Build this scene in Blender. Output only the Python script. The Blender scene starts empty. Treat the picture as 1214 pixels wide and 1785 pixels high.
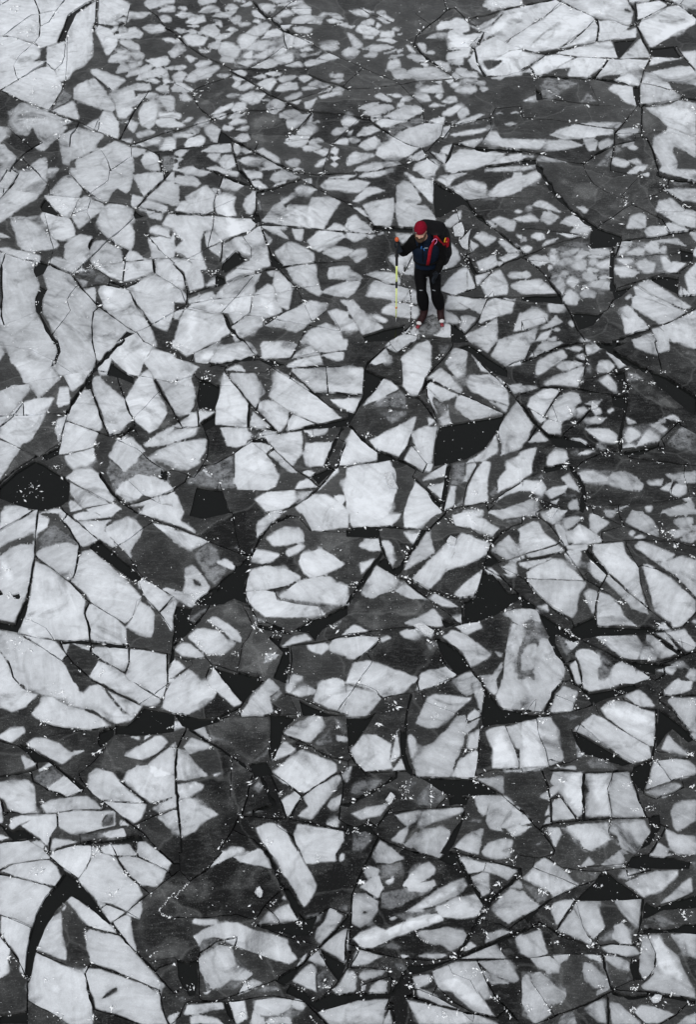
import bpy, bmesh, math
import numpy as np
from mathutils import Vector, Matrix, noise as mnoise
from mathutils.kdtree import KDTree
from mathutils.geometry import delaunay_2d_cdt

scene = bpy.context.scene
COL = scene.collection
R = math.radians

# ------------------------------------------------------------------ camera
PITCH = R(47.2); FOV = R(38.0); CAM_H = 12.55
cam_data = bpy.data.cameras.new('camera'); cam = bpy.data.objects.new('camera', cam_data); COL.objects.link(cam)
cam.location = (0, 0, CAM_H); cam.rotation_euler = (R(90)-PITCH, 0, 0)
cam_data.sensor_fit = 'VERTICAL'; cam_data.angle = FOV; cam_data.clip_start = .1; cam_data.clip_end = 4000
scene.camera = cam

# ------------------------------------------------------------------ sky (thin even overcast) and veiled sun
SUN_EL, SUN_ROT = R(52), R(200)
world = bpy.data.worlds.new('World'); scene.world = world; world.use_nodes = True
nt = world.node_tree; nt.nodes.clear()
sky = nt.nodes.new('ShaderNodeTexSky'); sky.sky_type = 'NISHITA'; sky.sun_disc = False
sky.sun_elevation = SUN_EL; sky.sun_rotation = SUN_ROT; sky.dust_density = 3.0; sky.air_density = 1.0; sky.ozone_density = 1.0
hs = nt.nodes.new('ShaderNodeHueSaturation'); hs.inputs['Saturation'].default_value = .16
bg = nt.nodes.new('ShaderNodeBackground'); bg.inputs['Strength'].default_value = .10
wo = nt.nodes.new('ShaderNodeOutputWorld')
nt.links.new(sky.outputs[0], hs.inputs['Color']); nt.links.new(hs.outputs[0], bg.inputs[0]); nt.links.new(bg.outputs[0], wo.inputs[0])
sun_d = bpy.data.lights.new('sun', 'SUN'); sun_d.energy = 1.0; sun_d.angle = R(26); sun_d.color = (1, .985, .96)
sun = bpy.data.objects.new('sun', sun_d); COL.objects.link(sun)
sun.rotation_euler = (R(90)-SUN_EL, 0, -SUN_ROT+R(180)); sun.location = (0, 10, 30)
vs = scene.view_settings; vs.view_transform = 'Standard'; vs.look = 'None'; vs.exposure = 0.30; vs.gamma = 1.0; vs.use_curve_mapping = False

# ------------------------------------------------------------------ chart -> lake surface
FPX = 892.5/math.tan(FOV/2); SP, CP = math.sin(PITCH), math.cos(PITCH)
def ground(uv, z=0.0):                       # chart pixel -> point on the level plane z
    uv = np.asarray(uv, float); a = (uv[..., 0]-607)/FPX; b = -(uv[..., 1]-892.5)/FPX
    t = (CAM_H-z)/(SP-b*CP)
    return np.stack([a*t, (CP+b*SP)*t, np.full(np.shape(a), float(z))], -1)
def upright(px, py, Y):                      # chart pixel -> point on the upright plane y = Y
    a = (px-607)/FPX; b = -(py-892.5)/FPX; t = Y/(CP+b*SP)
    return Vector((a*t, Y, CAM_H+t*(b*CP-SP)))

# ------------------------------------------------------------------ materials
def new_mat(name):
    m = bpy.data.materials.new(name); m.use_nodes = True
    return m, m.node_tree, m.node_tree.nodes['Principled BSDF']
def node(nt, typ, **kw):
    n = nt.nodes.new(typ)
    for k, v in kw.items():
        if k.startswith('_'): setattr(n, k[1:], v)
        else: n.inputs[k.replace('__', ' ')].default_value = v
    return n
def math_n(nt, op, a, b=None, c=None, clamp=False):
    n = nt.nodes.new('ShaderNodeMath'); n.operation = op; n.use_clamp = clamp
    for i, v in enumerate((a, b, c)):
        if v is None: continue
        if isinstance(v, (int, float)): n.inputs[i].default_value = v
        else: nt.links.new(v, n.inputs[i])
    return n.outputs[0]
def noise_n(nt, vec, scale, detail=3, rough=.55, dist=0.0):
    n = nt.nodes.new('ShaderNodeTexNoise'); n.inputs['Scale'].default_value = scale; n.inputs['Detail'].default_value = detail
    n.inputs['Roughness'].default_value = rough; n.inputs['Distortion'].default_value = dist
    nt.links.new(vec, n.inputs['Vector']); return n.outputs['Fac']
def mapped(nt, vec, rot, scale):
    n = nt.nodes.new('ShaderNodeMapping'); n.inputs['Rotation'].default_value = rot; n.inputs['Scale'].default_value = scale
    nt.links.new(vec, n.inputs['Vector']); return n.outputs[0]
def smooth_n(nt, v, lo, hi):
    n = nt.nodes.new('ShaderNodeMapRange'); n.interpolation_type = 'SMOOTHSTEP'
    nt.links.new(v, n.inputs['Value']); n.inputs['From Min'].default_value = lo; n.inputs['From Max'].default_value = hi
    return n.outputs[0]
def attr_n(nt, name):
    n = nt.nodes.new('ShaderNodeAttribute'); n.attribute_name = name; return n.outputs['Fac']
def mix_n(nt, fac, a, b):
    n = nt.nodes.new('ShaderNodeMix'); n.data_type = 'RGBA'
    for s, v in ((n.inputs['Factor'], fac), (n.inputs['A'], a), (n.inputs['B'], b)):
        if isinstance(v, tuple): s.default_value = v
        elif isinstance(v, (int, float)): s.default_value = v
        else: nt.links.new(v, s)
    return n.outputs['Result']
def grey_n(nt, v, tint=(1, 1, 1)):
    n = nt.nodes.new('ShaderNodeCombineColor')
    for i in range(3):
        nt.links.new(math_n(nt, 'MULTIPLY', v, tint[i]), n.inputs[i])
    return n.outputs[0]

def make_ice():
    m, nt, bs = new_mat('lake_ice')
    pos = nt.nodes.new('ShaderNodeNewGeometry').outputs['Position']
    rnd = nt.nodes.new('ShaderNodeObjectInfo').outputs['Random']
    w, br, fr, tone = attr_n(nt, 'white'), attr_n(nt, 'bright'), attr_n(nt, 'frost'), attr_n(nt, 'tone'); core = attr_n(nt, 'core'); sky_lift = attr_n(nt, 'sky_lift')
    w = smooth_n(nt, w, .10, .78)
    # ragged transition between milky snow ice and clear black ice
    n1 = noise_n(nt, pos, 9.0, 5, .65); n2 = noise_n(nt, pos, 45.0, 3, .6)
    k = math_n(nt, 'MULTIPLY', math_n(nt, 'MULTIPLY', w, math_n(nt, 'SUBTRACT', 1.0, w)), 2.6)
    rag = math_n(nt, 'ADD', math_n(nt, 'MULTIPLY', math_n(nt, 'SUBTRACT', n1, .5), 2.6), math_n(nt, 'MULTIPLY', math_n(nt, 'SUBTRACT', n2, .5), .9))
    w2 = math_n(nt, 'ADD', w, math_n(nt, 'MULTIPLY', k, rag), clamp=True)
    # milky ice: cloudy bands, drawn-out streaks, grain
    vr = nt.nodes.new('ShaderNodeVectorRotate'); vr.rotation_type = 'Z_AXIS'; nt.links.new(pos, vr.inputs['Vector'])
    nt.links.new(math_n(nt, 'MULTIPLY', rnd, 9.4), vr.inputs['Angle'])
    sv = mapped(nt, vr.outputs[0], (0, 0, 0), (1.0, 3.6, 1.0))
    cl = noise_n(nt, pos, 1.7, 3, .5, .6); stx = noise_n(nt, sv, 2.6, 5, .6, .8); gr = noise_n(nt, pos, 95.0, 2, .6); md = noise_n(nt, pos, 14.0, 4, .6)
    val = math_n(nt, 'ADD', math_n(nt, 'ADD', tone, .015), math_n(nt, 'MULTIPLY', math_n(nt, 'SUBTRACT', cl, .5), .60))
    val = math_n(nt, 'ADD', val, math_n(nt, 'MULTIPLY', math_n(nt, 'SUBTRACT', stx, .5), .46))
    val = math_n(nt, 'ADD', val, math_n(nt, 'MULTIPLY', math_n(nt, 'SUBTRACT', gr, .5), .22))
    val = math_n(nt, 'ADD', val, math_n(nt, 'MULTIPLY', math_n(nt, 'SUBTRACT', md, .5), .30))
    val = math_n(nt, 'ADD', val, math_n(nt, 'MULTIPLY', math_n(nt, 'SUBTRACT', rnd, .5), .16))
    val = math_n(nt, 'ADD', val, math_n(nt, 'MULTIPLY', br, .23))
    val = math_n(nt, 'ADD', val, math_n(nt, 'MULTIPLY', math_n(nt, 'SUBTRACT', core, .75), .11))   # the milky layer thickens away from its rim
    sm1 = smooth_n(nt, noise_n(nt, pos, 1.5, 6, .60, 1.4), .52, .74)      # smears where the milky layer thins out
    val = math_n(nt, 'SUBTRACT', val, math_n(nt, 'MULTIPLY', sm1, .38))
    wv = nt.nodes.new('ShaderNodeVectorMath'); wv.operation = 'ADD'
    nz = nt.nodes.new('ShaderNodeTexNoise'); nz.inputs['Scale'].default_value = 1.6; nz.inputs['Detail'].default_value = 3; nt.links.new(pos, nz.inputs['Vector'])
    sc = nt.nodes.new('ShaderNodeVectorMath'); sc.operation = 'SCALE'; sc.inputs['Scale'].default_value = .55; nt.links.new(nz.outputs['Color'], sc.inputs[0])
    nt.links.new(pos, wv.inputs[0]); nt.links.new(sc.outputs[0], wv.inputs[1])
    def voro(feature, scale):
        v = nt.nodes.new('ShaderNodeTexVoronoi'); v.voronoi_dimensions = '2D'; v.feature = feature; v.inputs['Scale'].default_value = scale
        nt.links.new(wv.outputs[0], v.inputs['Vector']); return v
    vein = math_n(nt, 'SUBTRACT', 1.0, smooth_n(nt, voro('DISTANCE_TO_EDGE', 1.25).outputs['Distance'], .0, .045), clamp=True)
    vein = math_n(nt, 'MULTIPLY', vein, smooth_n(nt, noise_n(nt, pos, 1.3, 2), .42, .62))
    val = math_n(nt, 'SUBTRACT', val, math_n(nt, 'MULTIPLY', vein, .11))
    cellc = nt.nodes.new('ShaderNodeSeparateColor'); nt.links.new(voro('F1', .85).outputs['Color'], cellc.inputs[0])
    cell = cellc.outputs[0]
    hair = math_n(nt, 'SUBTRACT', 1.0, smooth_n(nt, voro('DISTANCE_TO_EDGE', .85).outputs['Distance'], .0, .022), clamp=True)
    fl = smooth_n(nt, noise_n(nt, pos, 160.0, 1, .5), .70, .78)          # tiny frost flecks
    val = math_n(nt, 'ADD', val, math_n(nt, 'MULTIPLY', fl, .22))
    white = grey_n(nt, math_n(nt, 'MINIMUM', val, .93), (.900, .945, 1.0))
    # clear ice over black water: faint milky frost, bubbles and specks
    fv = smooth_n(nt, noise_n(nt, pos, 2.6, 4, .6, .5), .42, .72)
    sp = smooth_n(nt, noise_n(nt, pos, 70.0, 3, .7), .52, .80)
    st2 = smooth_n(nt, noise_n(nt, mapped(nt, pos, (0, 0, R(-12)), (1, 3, 1)), 11.0, 5, .7), .45, .85)
    dv = math_n(nt, 'ADD', .016, math_n(nt, 'MULTIPLY', fv, .034))
    dv = math_n(nt, 'ADD', dv, math_n(nt, 'MULTIPLY', math_n(nt, 'MULTIPLY', sp, math_n(nt, 'ADD', .45, fv)), .13))
    dv = math_n(nt, 'ADD', dv, math_n(nt, 'MULTIPLY', st2, .055))
    dv = math_n(nt, 'ADD', dv, math_n(nt, 'MULTIPLY', math_n(nt, 'SUBTRACT', rnd, .5), .024))
    dv = math_n(nt, 'ADD', dv, math_n(nt, 'MULTIPLY', fr, math_n(nt, 'ADD', .006, math_n(nt, 'MULTIPLY', math_n(nt, 'ADD', sp, math_n(nt, 'MULTIPLY', fv, 1.0)), .055))))
    dv = math_n(nt, 'ADD', dv, math_n(nt, 'MULTIPLY', math_n(nt, 'SUBTRACT', 1.0, core), math_n(nt, 'MULTIPLY', n1, .030)))
    dv = math_n(nt, 'ADD', dv, math_n(nt, 'MULTIPLY', math_n(nt, 'SUBTRACT', cell, .5), .034))
    dv = math_n(nt, 'ADD', dv, math_n(nt, 'MULTIPLY', hair, .035))
    dv = math_n(nt, 'ADD', dv, math_n(nt, 'MULTIPLY', sky_lift, math_n(nt, 'ADD', .6, sp)))        # grazing sky reflection painted into the clear ice
    dv = math_n(nt, 'MULTIPLY', math_n(nt, 'MAXIMUM', dv, .010), .96)
    dark = grey_n(nt, dv, (.97, 1.0, 1.01))
    nt.links.new(mix_n(nt, w2, dark, white), bs.inputs['Base Color'])
    nt.links.new(math_n(nt, 'ADD', .20, math_n(nt, 'MULTIPLY', w2, .42)), bs.inputs['Roughness'])
    bs.inputs['IOR'].default_value = 1.31
    bp = nt.nodes.new('ShaderNodeBump'); bp.inputs['Strength'].default_value = .35; bp.inputs['Distance'].default_value = .006
    nt.links.new(math_n(nt, 'ADD', math_n(nt, 'MULTIPLY', gr, .6), md), bp.inputs['Height']); nt.links.new(bp.outputs[0], bs.inputs['Normal'])
    return m
MAT_ICE = make_ice()
def make_water():
    m, nt, bs = new_mat('black_water')
    bs.inputs['Base Color'].default_value = (.0085, .0094, .0092, 1); bs.inputs['Roughness'].default_value = .06; bs.inputs['IOR'].default_value = 1.33
    pos = nt.nodes.new('ShaderNodeNewGeometry').outputs['Position']
    bp = nt.nodes.new('ShaderNodeBump'); bp.inputs['Strength'].default_value = .05; bp.inputs['Distance'].default_value = .01
    nt.links.new(noise_n(nt, pos, 3.0, 2), bp.inputs['Height']); nt.links.new(bp.outputs[0], bs.inputs['Normal'])
    return m
MAT_WATER = make_water()
def make_crumb():
    m, nt, bs = new_mat('broken_ice')
    pos = nt.nodes.new('ShaderNodeNewGeometry').outputs['Position']
    v = math_n(nt, 'ADD', .70, math_n(nt, 'MULTIPLY', noise_n(nt, pos, 18.0, 3, .7), .6))
    nt.links.new(grey_n(nt, math_n(nt, 'MINIMUM', v, .97), (.94, .97, 1)), bs.inputs['Base Color'])
    bs.inputs['Roughness'].default_value = .35; bs.inputs['IOR'].default_value = 1.31
    return m
MAT_CRUMB = make_crumb()
def make_shard():
    m, nt, bs = new_mat('shard_ice')
    pos = nt.nodes.new('ShaderNodeNewGeometry').outputs['Position']
    v = math_n(nt, 'ADD', .22, math_n(nt, 'MULTIPLY', noise_n(nt, pos, 22.0, 5, .7), .58))
    v = math_n(nt, 'ADD', v, math_n(nt, 'MULTIPLY', smooth_n(nt, noise_n(nt, pos, 60.0, 2, .6), .55, .7), .25))
    nt.links.new(grey_n(nt, math_n(nt, 'MINIMUM', v, .92), (.90, .945, 1)), bs.inputs['Base Color'])
    bs.inputs['Roughness'].default_value = .3; bs.inputs['IOR'].default_value = 1.31
    bp = nt.nodes.new('ShaderNodeBump'); bp.inputs['Strength'].default_value = .6; bp.inputs['Distance'].default_value = .02
    nt.links.new(noise_n(nt, pos, 30.0, 4, .6), bp.inputs['Height']); nt.links.new(bp.outputs[0], bs.inputs['Normal'])
    return m
MAT_SHARD = make_shard()
def cloth(name, col, rough=.8, weave=220.0, amount=.35, sheen=0.0):
    m, nt, bs = new_mat(name)
    co = nt.nodes.new('ShaderNodeTexCoord').outputs['Object']
    n = noise_n(nt, co, 14.0, 4, .6); f = noise_n(nt, co, weave, 2, .6)
    v = math_n(nt, 'ADD', 1-amount/2, math_n(nt, 'MULTIPLY', math_n(nt, 'ADD', math_n(nt, 'MULTIPLY', n, .6), math_n(nt, 'MULTIPLY', f, .4)), amount))
    nt.links.new(grey_n(nt, v, col), bs.inputs['Base Color']); bs.inputs['Roughness'].default_value = rough
    bs.inputs['Specular IOR Level'].default_value = .12
    bp = nt.nodes.new('ShaderNodeBump'); bp.inputs['Strength'].default_value = .5; bp.inputs['Distance'].default_value = .02
    nt.links.new(n, bp.inputs['Height']); nt.links.new(bp.outputs[0], bs.inputs['Normal'])
    return m
def plain(name, col, rough=.5, spec=.4, metal=0.0):
    m, nt, bs = new_mat(name)
    co = nt.nodes.new('ShaderNodeTexCoord').outputs['Object']
    v = math_n(nt, 'ADD', .88, math_n(nt, 'MULTIPLY', noise_n(nt, co, 30.0, 4, .6), .24))
    nt.links.new(grey_n(nt, v, col), bs.inputs['Base Color']); bs.inputs['Roughness'].default_value = rough
    bs.inputs['Specular IOR Level'].default_value = spec; bs.inputs['Metallic'].default_value = metal
    return m

# ---- parse the survey chart --------------------------------------------
S_ = 304.0/1214.0
def parse_chart(txt):
    out = []; ox = oy = 0.0
    for line in txt.strip().splitlines():
        t = line.split()
        if not t: continue
        if t[0] == 'T': ox, oy = float(t[1]), float(t[2]); continue
        n = [float(v) for v in t[1:]]
        wid = 0.0
        if t[0] == 'c': wid, n = n[0]*S_, n[1:]
        if t[0] == 'b': wid, n = n[2]*S_, n[:2]
        pts = np.array(n[:len(n)//2*2]).reshape(-1, 2)*S_ + (ox, oy)
        out.append((t[0], wid, pts))
    return out

rng = np.random.default_rng(7)
def resample(pts, closed, step):
    res = []
    n = len(pts)
    for i in range(n if closed else n-1):
        a = pts[i]; b = pts[(i+1) % n]
        k = max(1, int(np.ceil(np.hypot(*(b-a))/step)))
        for j in range(k): res.append(a+(b-a)*j/k)
    if not closed: res.append(pts[-1])
    return np.array(res)
def cut_corners(pts, r):
    res = []
    n = len(pts)
    for i in range(n):
        a, b, c = pts[i-1], pts[i], pts[(i+1) % n]
        la, lc = np.hypot(*(a-b)), np.hypot(*(c-b))
        ra, rc = min(r, la*.3), min(r, lc*.3)
        if la < 1e-6 or lc < 1e-6: continue
        p = b+(a-b)/la*ra; q = b+(c-b)/lc*rc
        res += [p, (p+q+2*b)/4, q]
    return np.array(res)
def wobble(pts, amp, closed=True):
    n = len(pts)
    w = rng.normal(0, 1, n)
    w = (w+np.roll(w, 1)+np.roll(w, -1))/1.7
    d = np.roll(pts, -1, 0)-np.roll(pts, 1, 0)
    d /= np.maximum(np.hypot(d[:, 0], d[:, 1]), 1e-6)[:, None]
    nrm = np.stack([-d[:, 1], d[:, 0]], 1)
    if not closed: w[0] = w[-1] = 0
    return pts+nrm*(w*amp)[:, None], nrm
def strip(pts, wid):
    p = resample(pts, False, 9.0)
    p, _ = wobble(p, .55, False)
    n = len(p)
    d = np.gradient(p, axis=0); d /= np.maximum(np.hypot(d[:, 0], d[:, 1]), 1e-6)[:, None]
    nrm = np.stack([-d[:, 1], d[:, 0]], 1)
    h = wid*.5*(1+.28*rng.normal(0, 1, n)).clip(.45, 1.7)
    h = np.maximum(h, .42)
    t = np.linspace(0, 1, n); h = h*np.minimum(1, .55+np.minimum(t, 1-t)*n*.5)
    h2 = h*(1+.25*rng.normal(0, 1, n)).clip(.5, 1.6)
    return np.vstack([p+nrm*h[:, None], (p-nrm*h2[:, None])[::-1]])
def inside(poly, q):
    x, y = q[:, 0], q[:, 1]
    c = np.zeros(len(q), bool)
    j = len(poly)-1
    for i in range(len(poly)):
        xi, yi = poly[i]; xj, yj = poly[j]
        if yi != yj:
            m = (yi > y) != (yj > y)
            c ^= m & (x < (xj-xi)*(y-yi)/(yj-yi)+xi)
        j = i
    return c
class Grid:                                      # bucket the query points so each polygon tests only its own cells
    def __init__(s, q, cell=40.0):
        s.q = q; s.cell = cell
        s.k = np.floor(q/cell).astype(int)
        s.d = {}
        key = s.k[:, 0]*100000+s.k[:, 1]
        o = np.argsort(key, kind='stable'); ks = key[o]
        u, st = np.unique(ks, return_index=True)
        st = list(st)+[len(ks)]
        for a, b0, b1 in zip(u, st[:-1], st[1:]): s.d[int(a)] = o[b0:b1]
    def hit(s, poly):
        lo = np.floor(poly.min(0)/s.cell).astype(int); hi = np.floor(poly.max(0)/s.cell).astype(int)
        idx = [s.d[i*100000+j] for i in range(lo[0], hi[0]+1) for j in range(lo[1], hi[1]+1) if i*100000+j in s.d]
        if not idx: return np.zeros(0, int)
        idx = np.concatenate(idx)
        return idx[inside(poly, s.q[idx])]
def join_cracks(chart, near=17.0, reach=30.0):
    # let each crack run on into the next crack or pool, as real ones do
    segs = []
    for i, (k, w, p) in enumerate(chart):
        if k == 'c': segs += [(i, p[j], p[j+1]) for j in range(len(p)-1)]
        if k == 'p': segs += [(i, p[j-1], p[j]) for j in range(len(p))]
    own = np.array([s[0] for s in segs]); a = np.array([s[1] for s in segs]); b = np.array([s[2] for s in segs])
    pools = [(i, p) for i, (k, w, p) in enumerate(chart) if k == 'p']
    out = []
    for i, (k, w, p) in enumerate(chart):
        if k != 'c': out.append((k, w, p)); continue
        p = list(p)
        for end in (0, -1):
            e = p[end]; d = e-p[1 if end == 0 else -2]; L = np.hypot(*d); d = d/max(L, 1e-6)
            if e[0] < 1 or e[0] > 1213 or e[1] < 1 or e[1] > 1784:
                q = e+d*14
                p = [q]+p if end == 0 else p+[q]; continue
            m = own != i
            ab = b[m]-a[m]; t = (((e-a[m])*ab).sum(1)/np.maximum((ab**2).sum(1), 1e-9)).clip(0, 1)
            c = a[m]+ab*t[:, None]; ds = np.hypot(*(c-e).T)
            ang = ((c-e)@d)
            n = ds.argmin()
            if any(inside(pp, e[None])[0] for _, pp in pools): continue
            q = None
            if ds[n] < near: q = c[n]+(c[n]-e)/max(ds[n], 1e-6)*1.0
            else:                                  # shoot straight on
                r = a[m]-e; den = d[0]*ab[:, 1]-d[1]*ab[:, 0]; den[np.abs(den) < 1e-9] = 1e-9
                tt = (r[:, 0]*ab[:, 1]-r[:, 1]*ab[:, 0])/den; uu = (r[:, 0]*d[1]-r[:, 1]*d[0])/den
                ok = (tt > 0) & (tt < reach) & (uu >= 0) & (uu <= 1)
                if ok.any(): q = e+d*(tt[ok].min()+1.0)
            if q is not None: p = [q]+p if end == 0 else p+[q]
        out.append((k, w, np.array(p)))
    return out
DARK, GREY, WHITE, WATER, FROST = 0, 1, 2, 3, 4
X0, X1, Y0_, Y1_ = -9.0, 1223.0, -9.0, 1794.0
def build_ice(chart):
    polys = {k: [] for k in 'wgdpchv'}
    ring = []
    loops = []
    for k, wid, pts in chart:
        if k in 'wgdh':
            size = np.sqrt(np.prod(np.maximum(np.ptp(pts, 0), 1)))
            p = cut_corners(pts, 3.2 if size < 30 else 2.6)
            p = resample(p, True, 6.5)
            p, nrm = wobble(p, .5)
            polys[k].append(p); loops.append((p, True))
            s = p[::1]; nn = nrm[::1]
            ring.append(s+nn*3.6); ring.append(s-nn*3.6)
        elif k == 'p':
            p = resample(pts, True, 8.0); p, _ = wobble(p, .45)
            polys[k].append(p); loops.append((p, True))
        elif k == 'c':
            p = strip(pts, wid); polys[k].append(p); loops.append((p, True))
        elif k == 'v':
            polys[k].append(pts)
    V = []; E = []
    def clampp(p): return np.stack([p[:, 0].clip(X0, X1), p[:, 1].clip(Y0_, Y1_)], 1)
    n0 = 0
    for p, closed in loops:
        p = clampp(p); n = len(p)
        V.append(p); i = np.arange(n); E.append(np.stack([i, (i+1) % n], 1)+n0); n0 += n
    fr = resample(np.array([[X0, Y0_], [X1, Y0_], [X1, Y1_], [X0, Y1_]]), True, 12.0)
    n = len(fr); i = np.arange(n); V.append(fr); E.append(np.stack([i, (i+1) % n], 1)+n0); n0 += n
    gx, gy = np.meshgrid(np.arange(X0+5, X1-3, 10.0), np.arange(Y0_+5, Y1_-3, 9.0))
    gx[1::2] += 5.0
    g = np.stack([gx.ravel(), gy.ravel()], 1)+rng.uniform(-2, 2, (gx.size, 2))
    extra = np.vstack([g]+ring)
    m = (extra[:, 0] > X0+2) & (extra[:, 0] < X1-2) & (extra[:, 1] > Y0_+2) & (extra[:, 1] < Y1_-2)
    extra = extra[m]
    # thin the loose points: one per small cell
    key = np.floor(extra/3.2).astype(int); _, u = np.unique(key[:, 0]*100000+key[:, 1], return_index=True)
    extra = extra[u]
    V.append(extra); V = np.vstack(V); E = np.vstack(E)
    key = np.round(V*20).astype(np.int64)
    kk = key[:, 0]*1000003+key[:, 1]
    _, first, inv = np.unique(kk, return_index=True, return_inverse=True)
    V = V[first]; E = inv[E]; E = E[E[:, 0] != E[:, 1]]
    E = np.unique(np.sort(E, 1), axis=0)
    r = delaunay_2d_cdt([Vector((a, b)) for a, b in V], [tuple(map(int, e)) for e in E], [], 0, 0.02, False)
    P = np.array([(v.x, v.y) for v in r[0]]); T = np.array([f for f in r[2] if len(f) == 3])
    C = P[T].mean(1)
    area = .5*np.abs(np.cross(P[T[:, 1]]-P[T[:, 0]], P[T[:, 2]]-P[T[:, 0]]))
    G = Grid(C)
    cls = np.zeros(len(T), int)
    white = np.zeros(len(T), bool)
    for p in polys['w']: white[G.hit(p)] = True
    for p in polys['d']: white[G.hit(p)] = False
    grey = np.zeros(len(T), bool)
    for p in polys['g']: grey[G.hit(p)] = True
    for p in polys['h']: cls[G.hit(p)] = FROST
    cls[grey] = GREY; cls[white] = WHITE
    for k in 'pc':
        for p in polys[k]: cls[G.hit(p)] = WATER
    GV = Grid(P)
    frost = np.zeros(len(P)); bright = np.zeros(len(P))
    for p in polys['h']: frost[GV.hit(p)] = 1
    for p in polys['v']: bright[GV.hit(p)] = 1
    return P, T, cls, frost, bright, area, polys
def adjacency(T):
    e = np.sort(np.vstack([T[:, [0, 1]], T[:, [1, 2]], T[:, [2, 0]]]), 1)
    tri = np.tile(np.arange(len(T)), 3)
    k = e[:, 0].astype(np.int64)*10000000+e[:, 1]
    o = np.argsort(k, kind='stable'); k = k[o]; tri = tri[o]
    s = k[:-1] == k[1:]
    return tri[:-1][s], tri[1:][s], e[o][:-1][s]
def components(n, A, B):
    lab = np.arange(n)
    while True:                                   # min-label propagation with pointer jumping
        m = np.minimum(lab[A], lab[B])
        new = lab.copy()
        np.minimum.at(new, lab[A], m); np.minimum.at(new, lab[B], m)
        np.minimum.at(new, A, m); np.minimum.at(new, B, m)
        new = new[new]; new = new[new]
        if (new == lab).all(): break
        lab = new
    return lab

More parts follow.
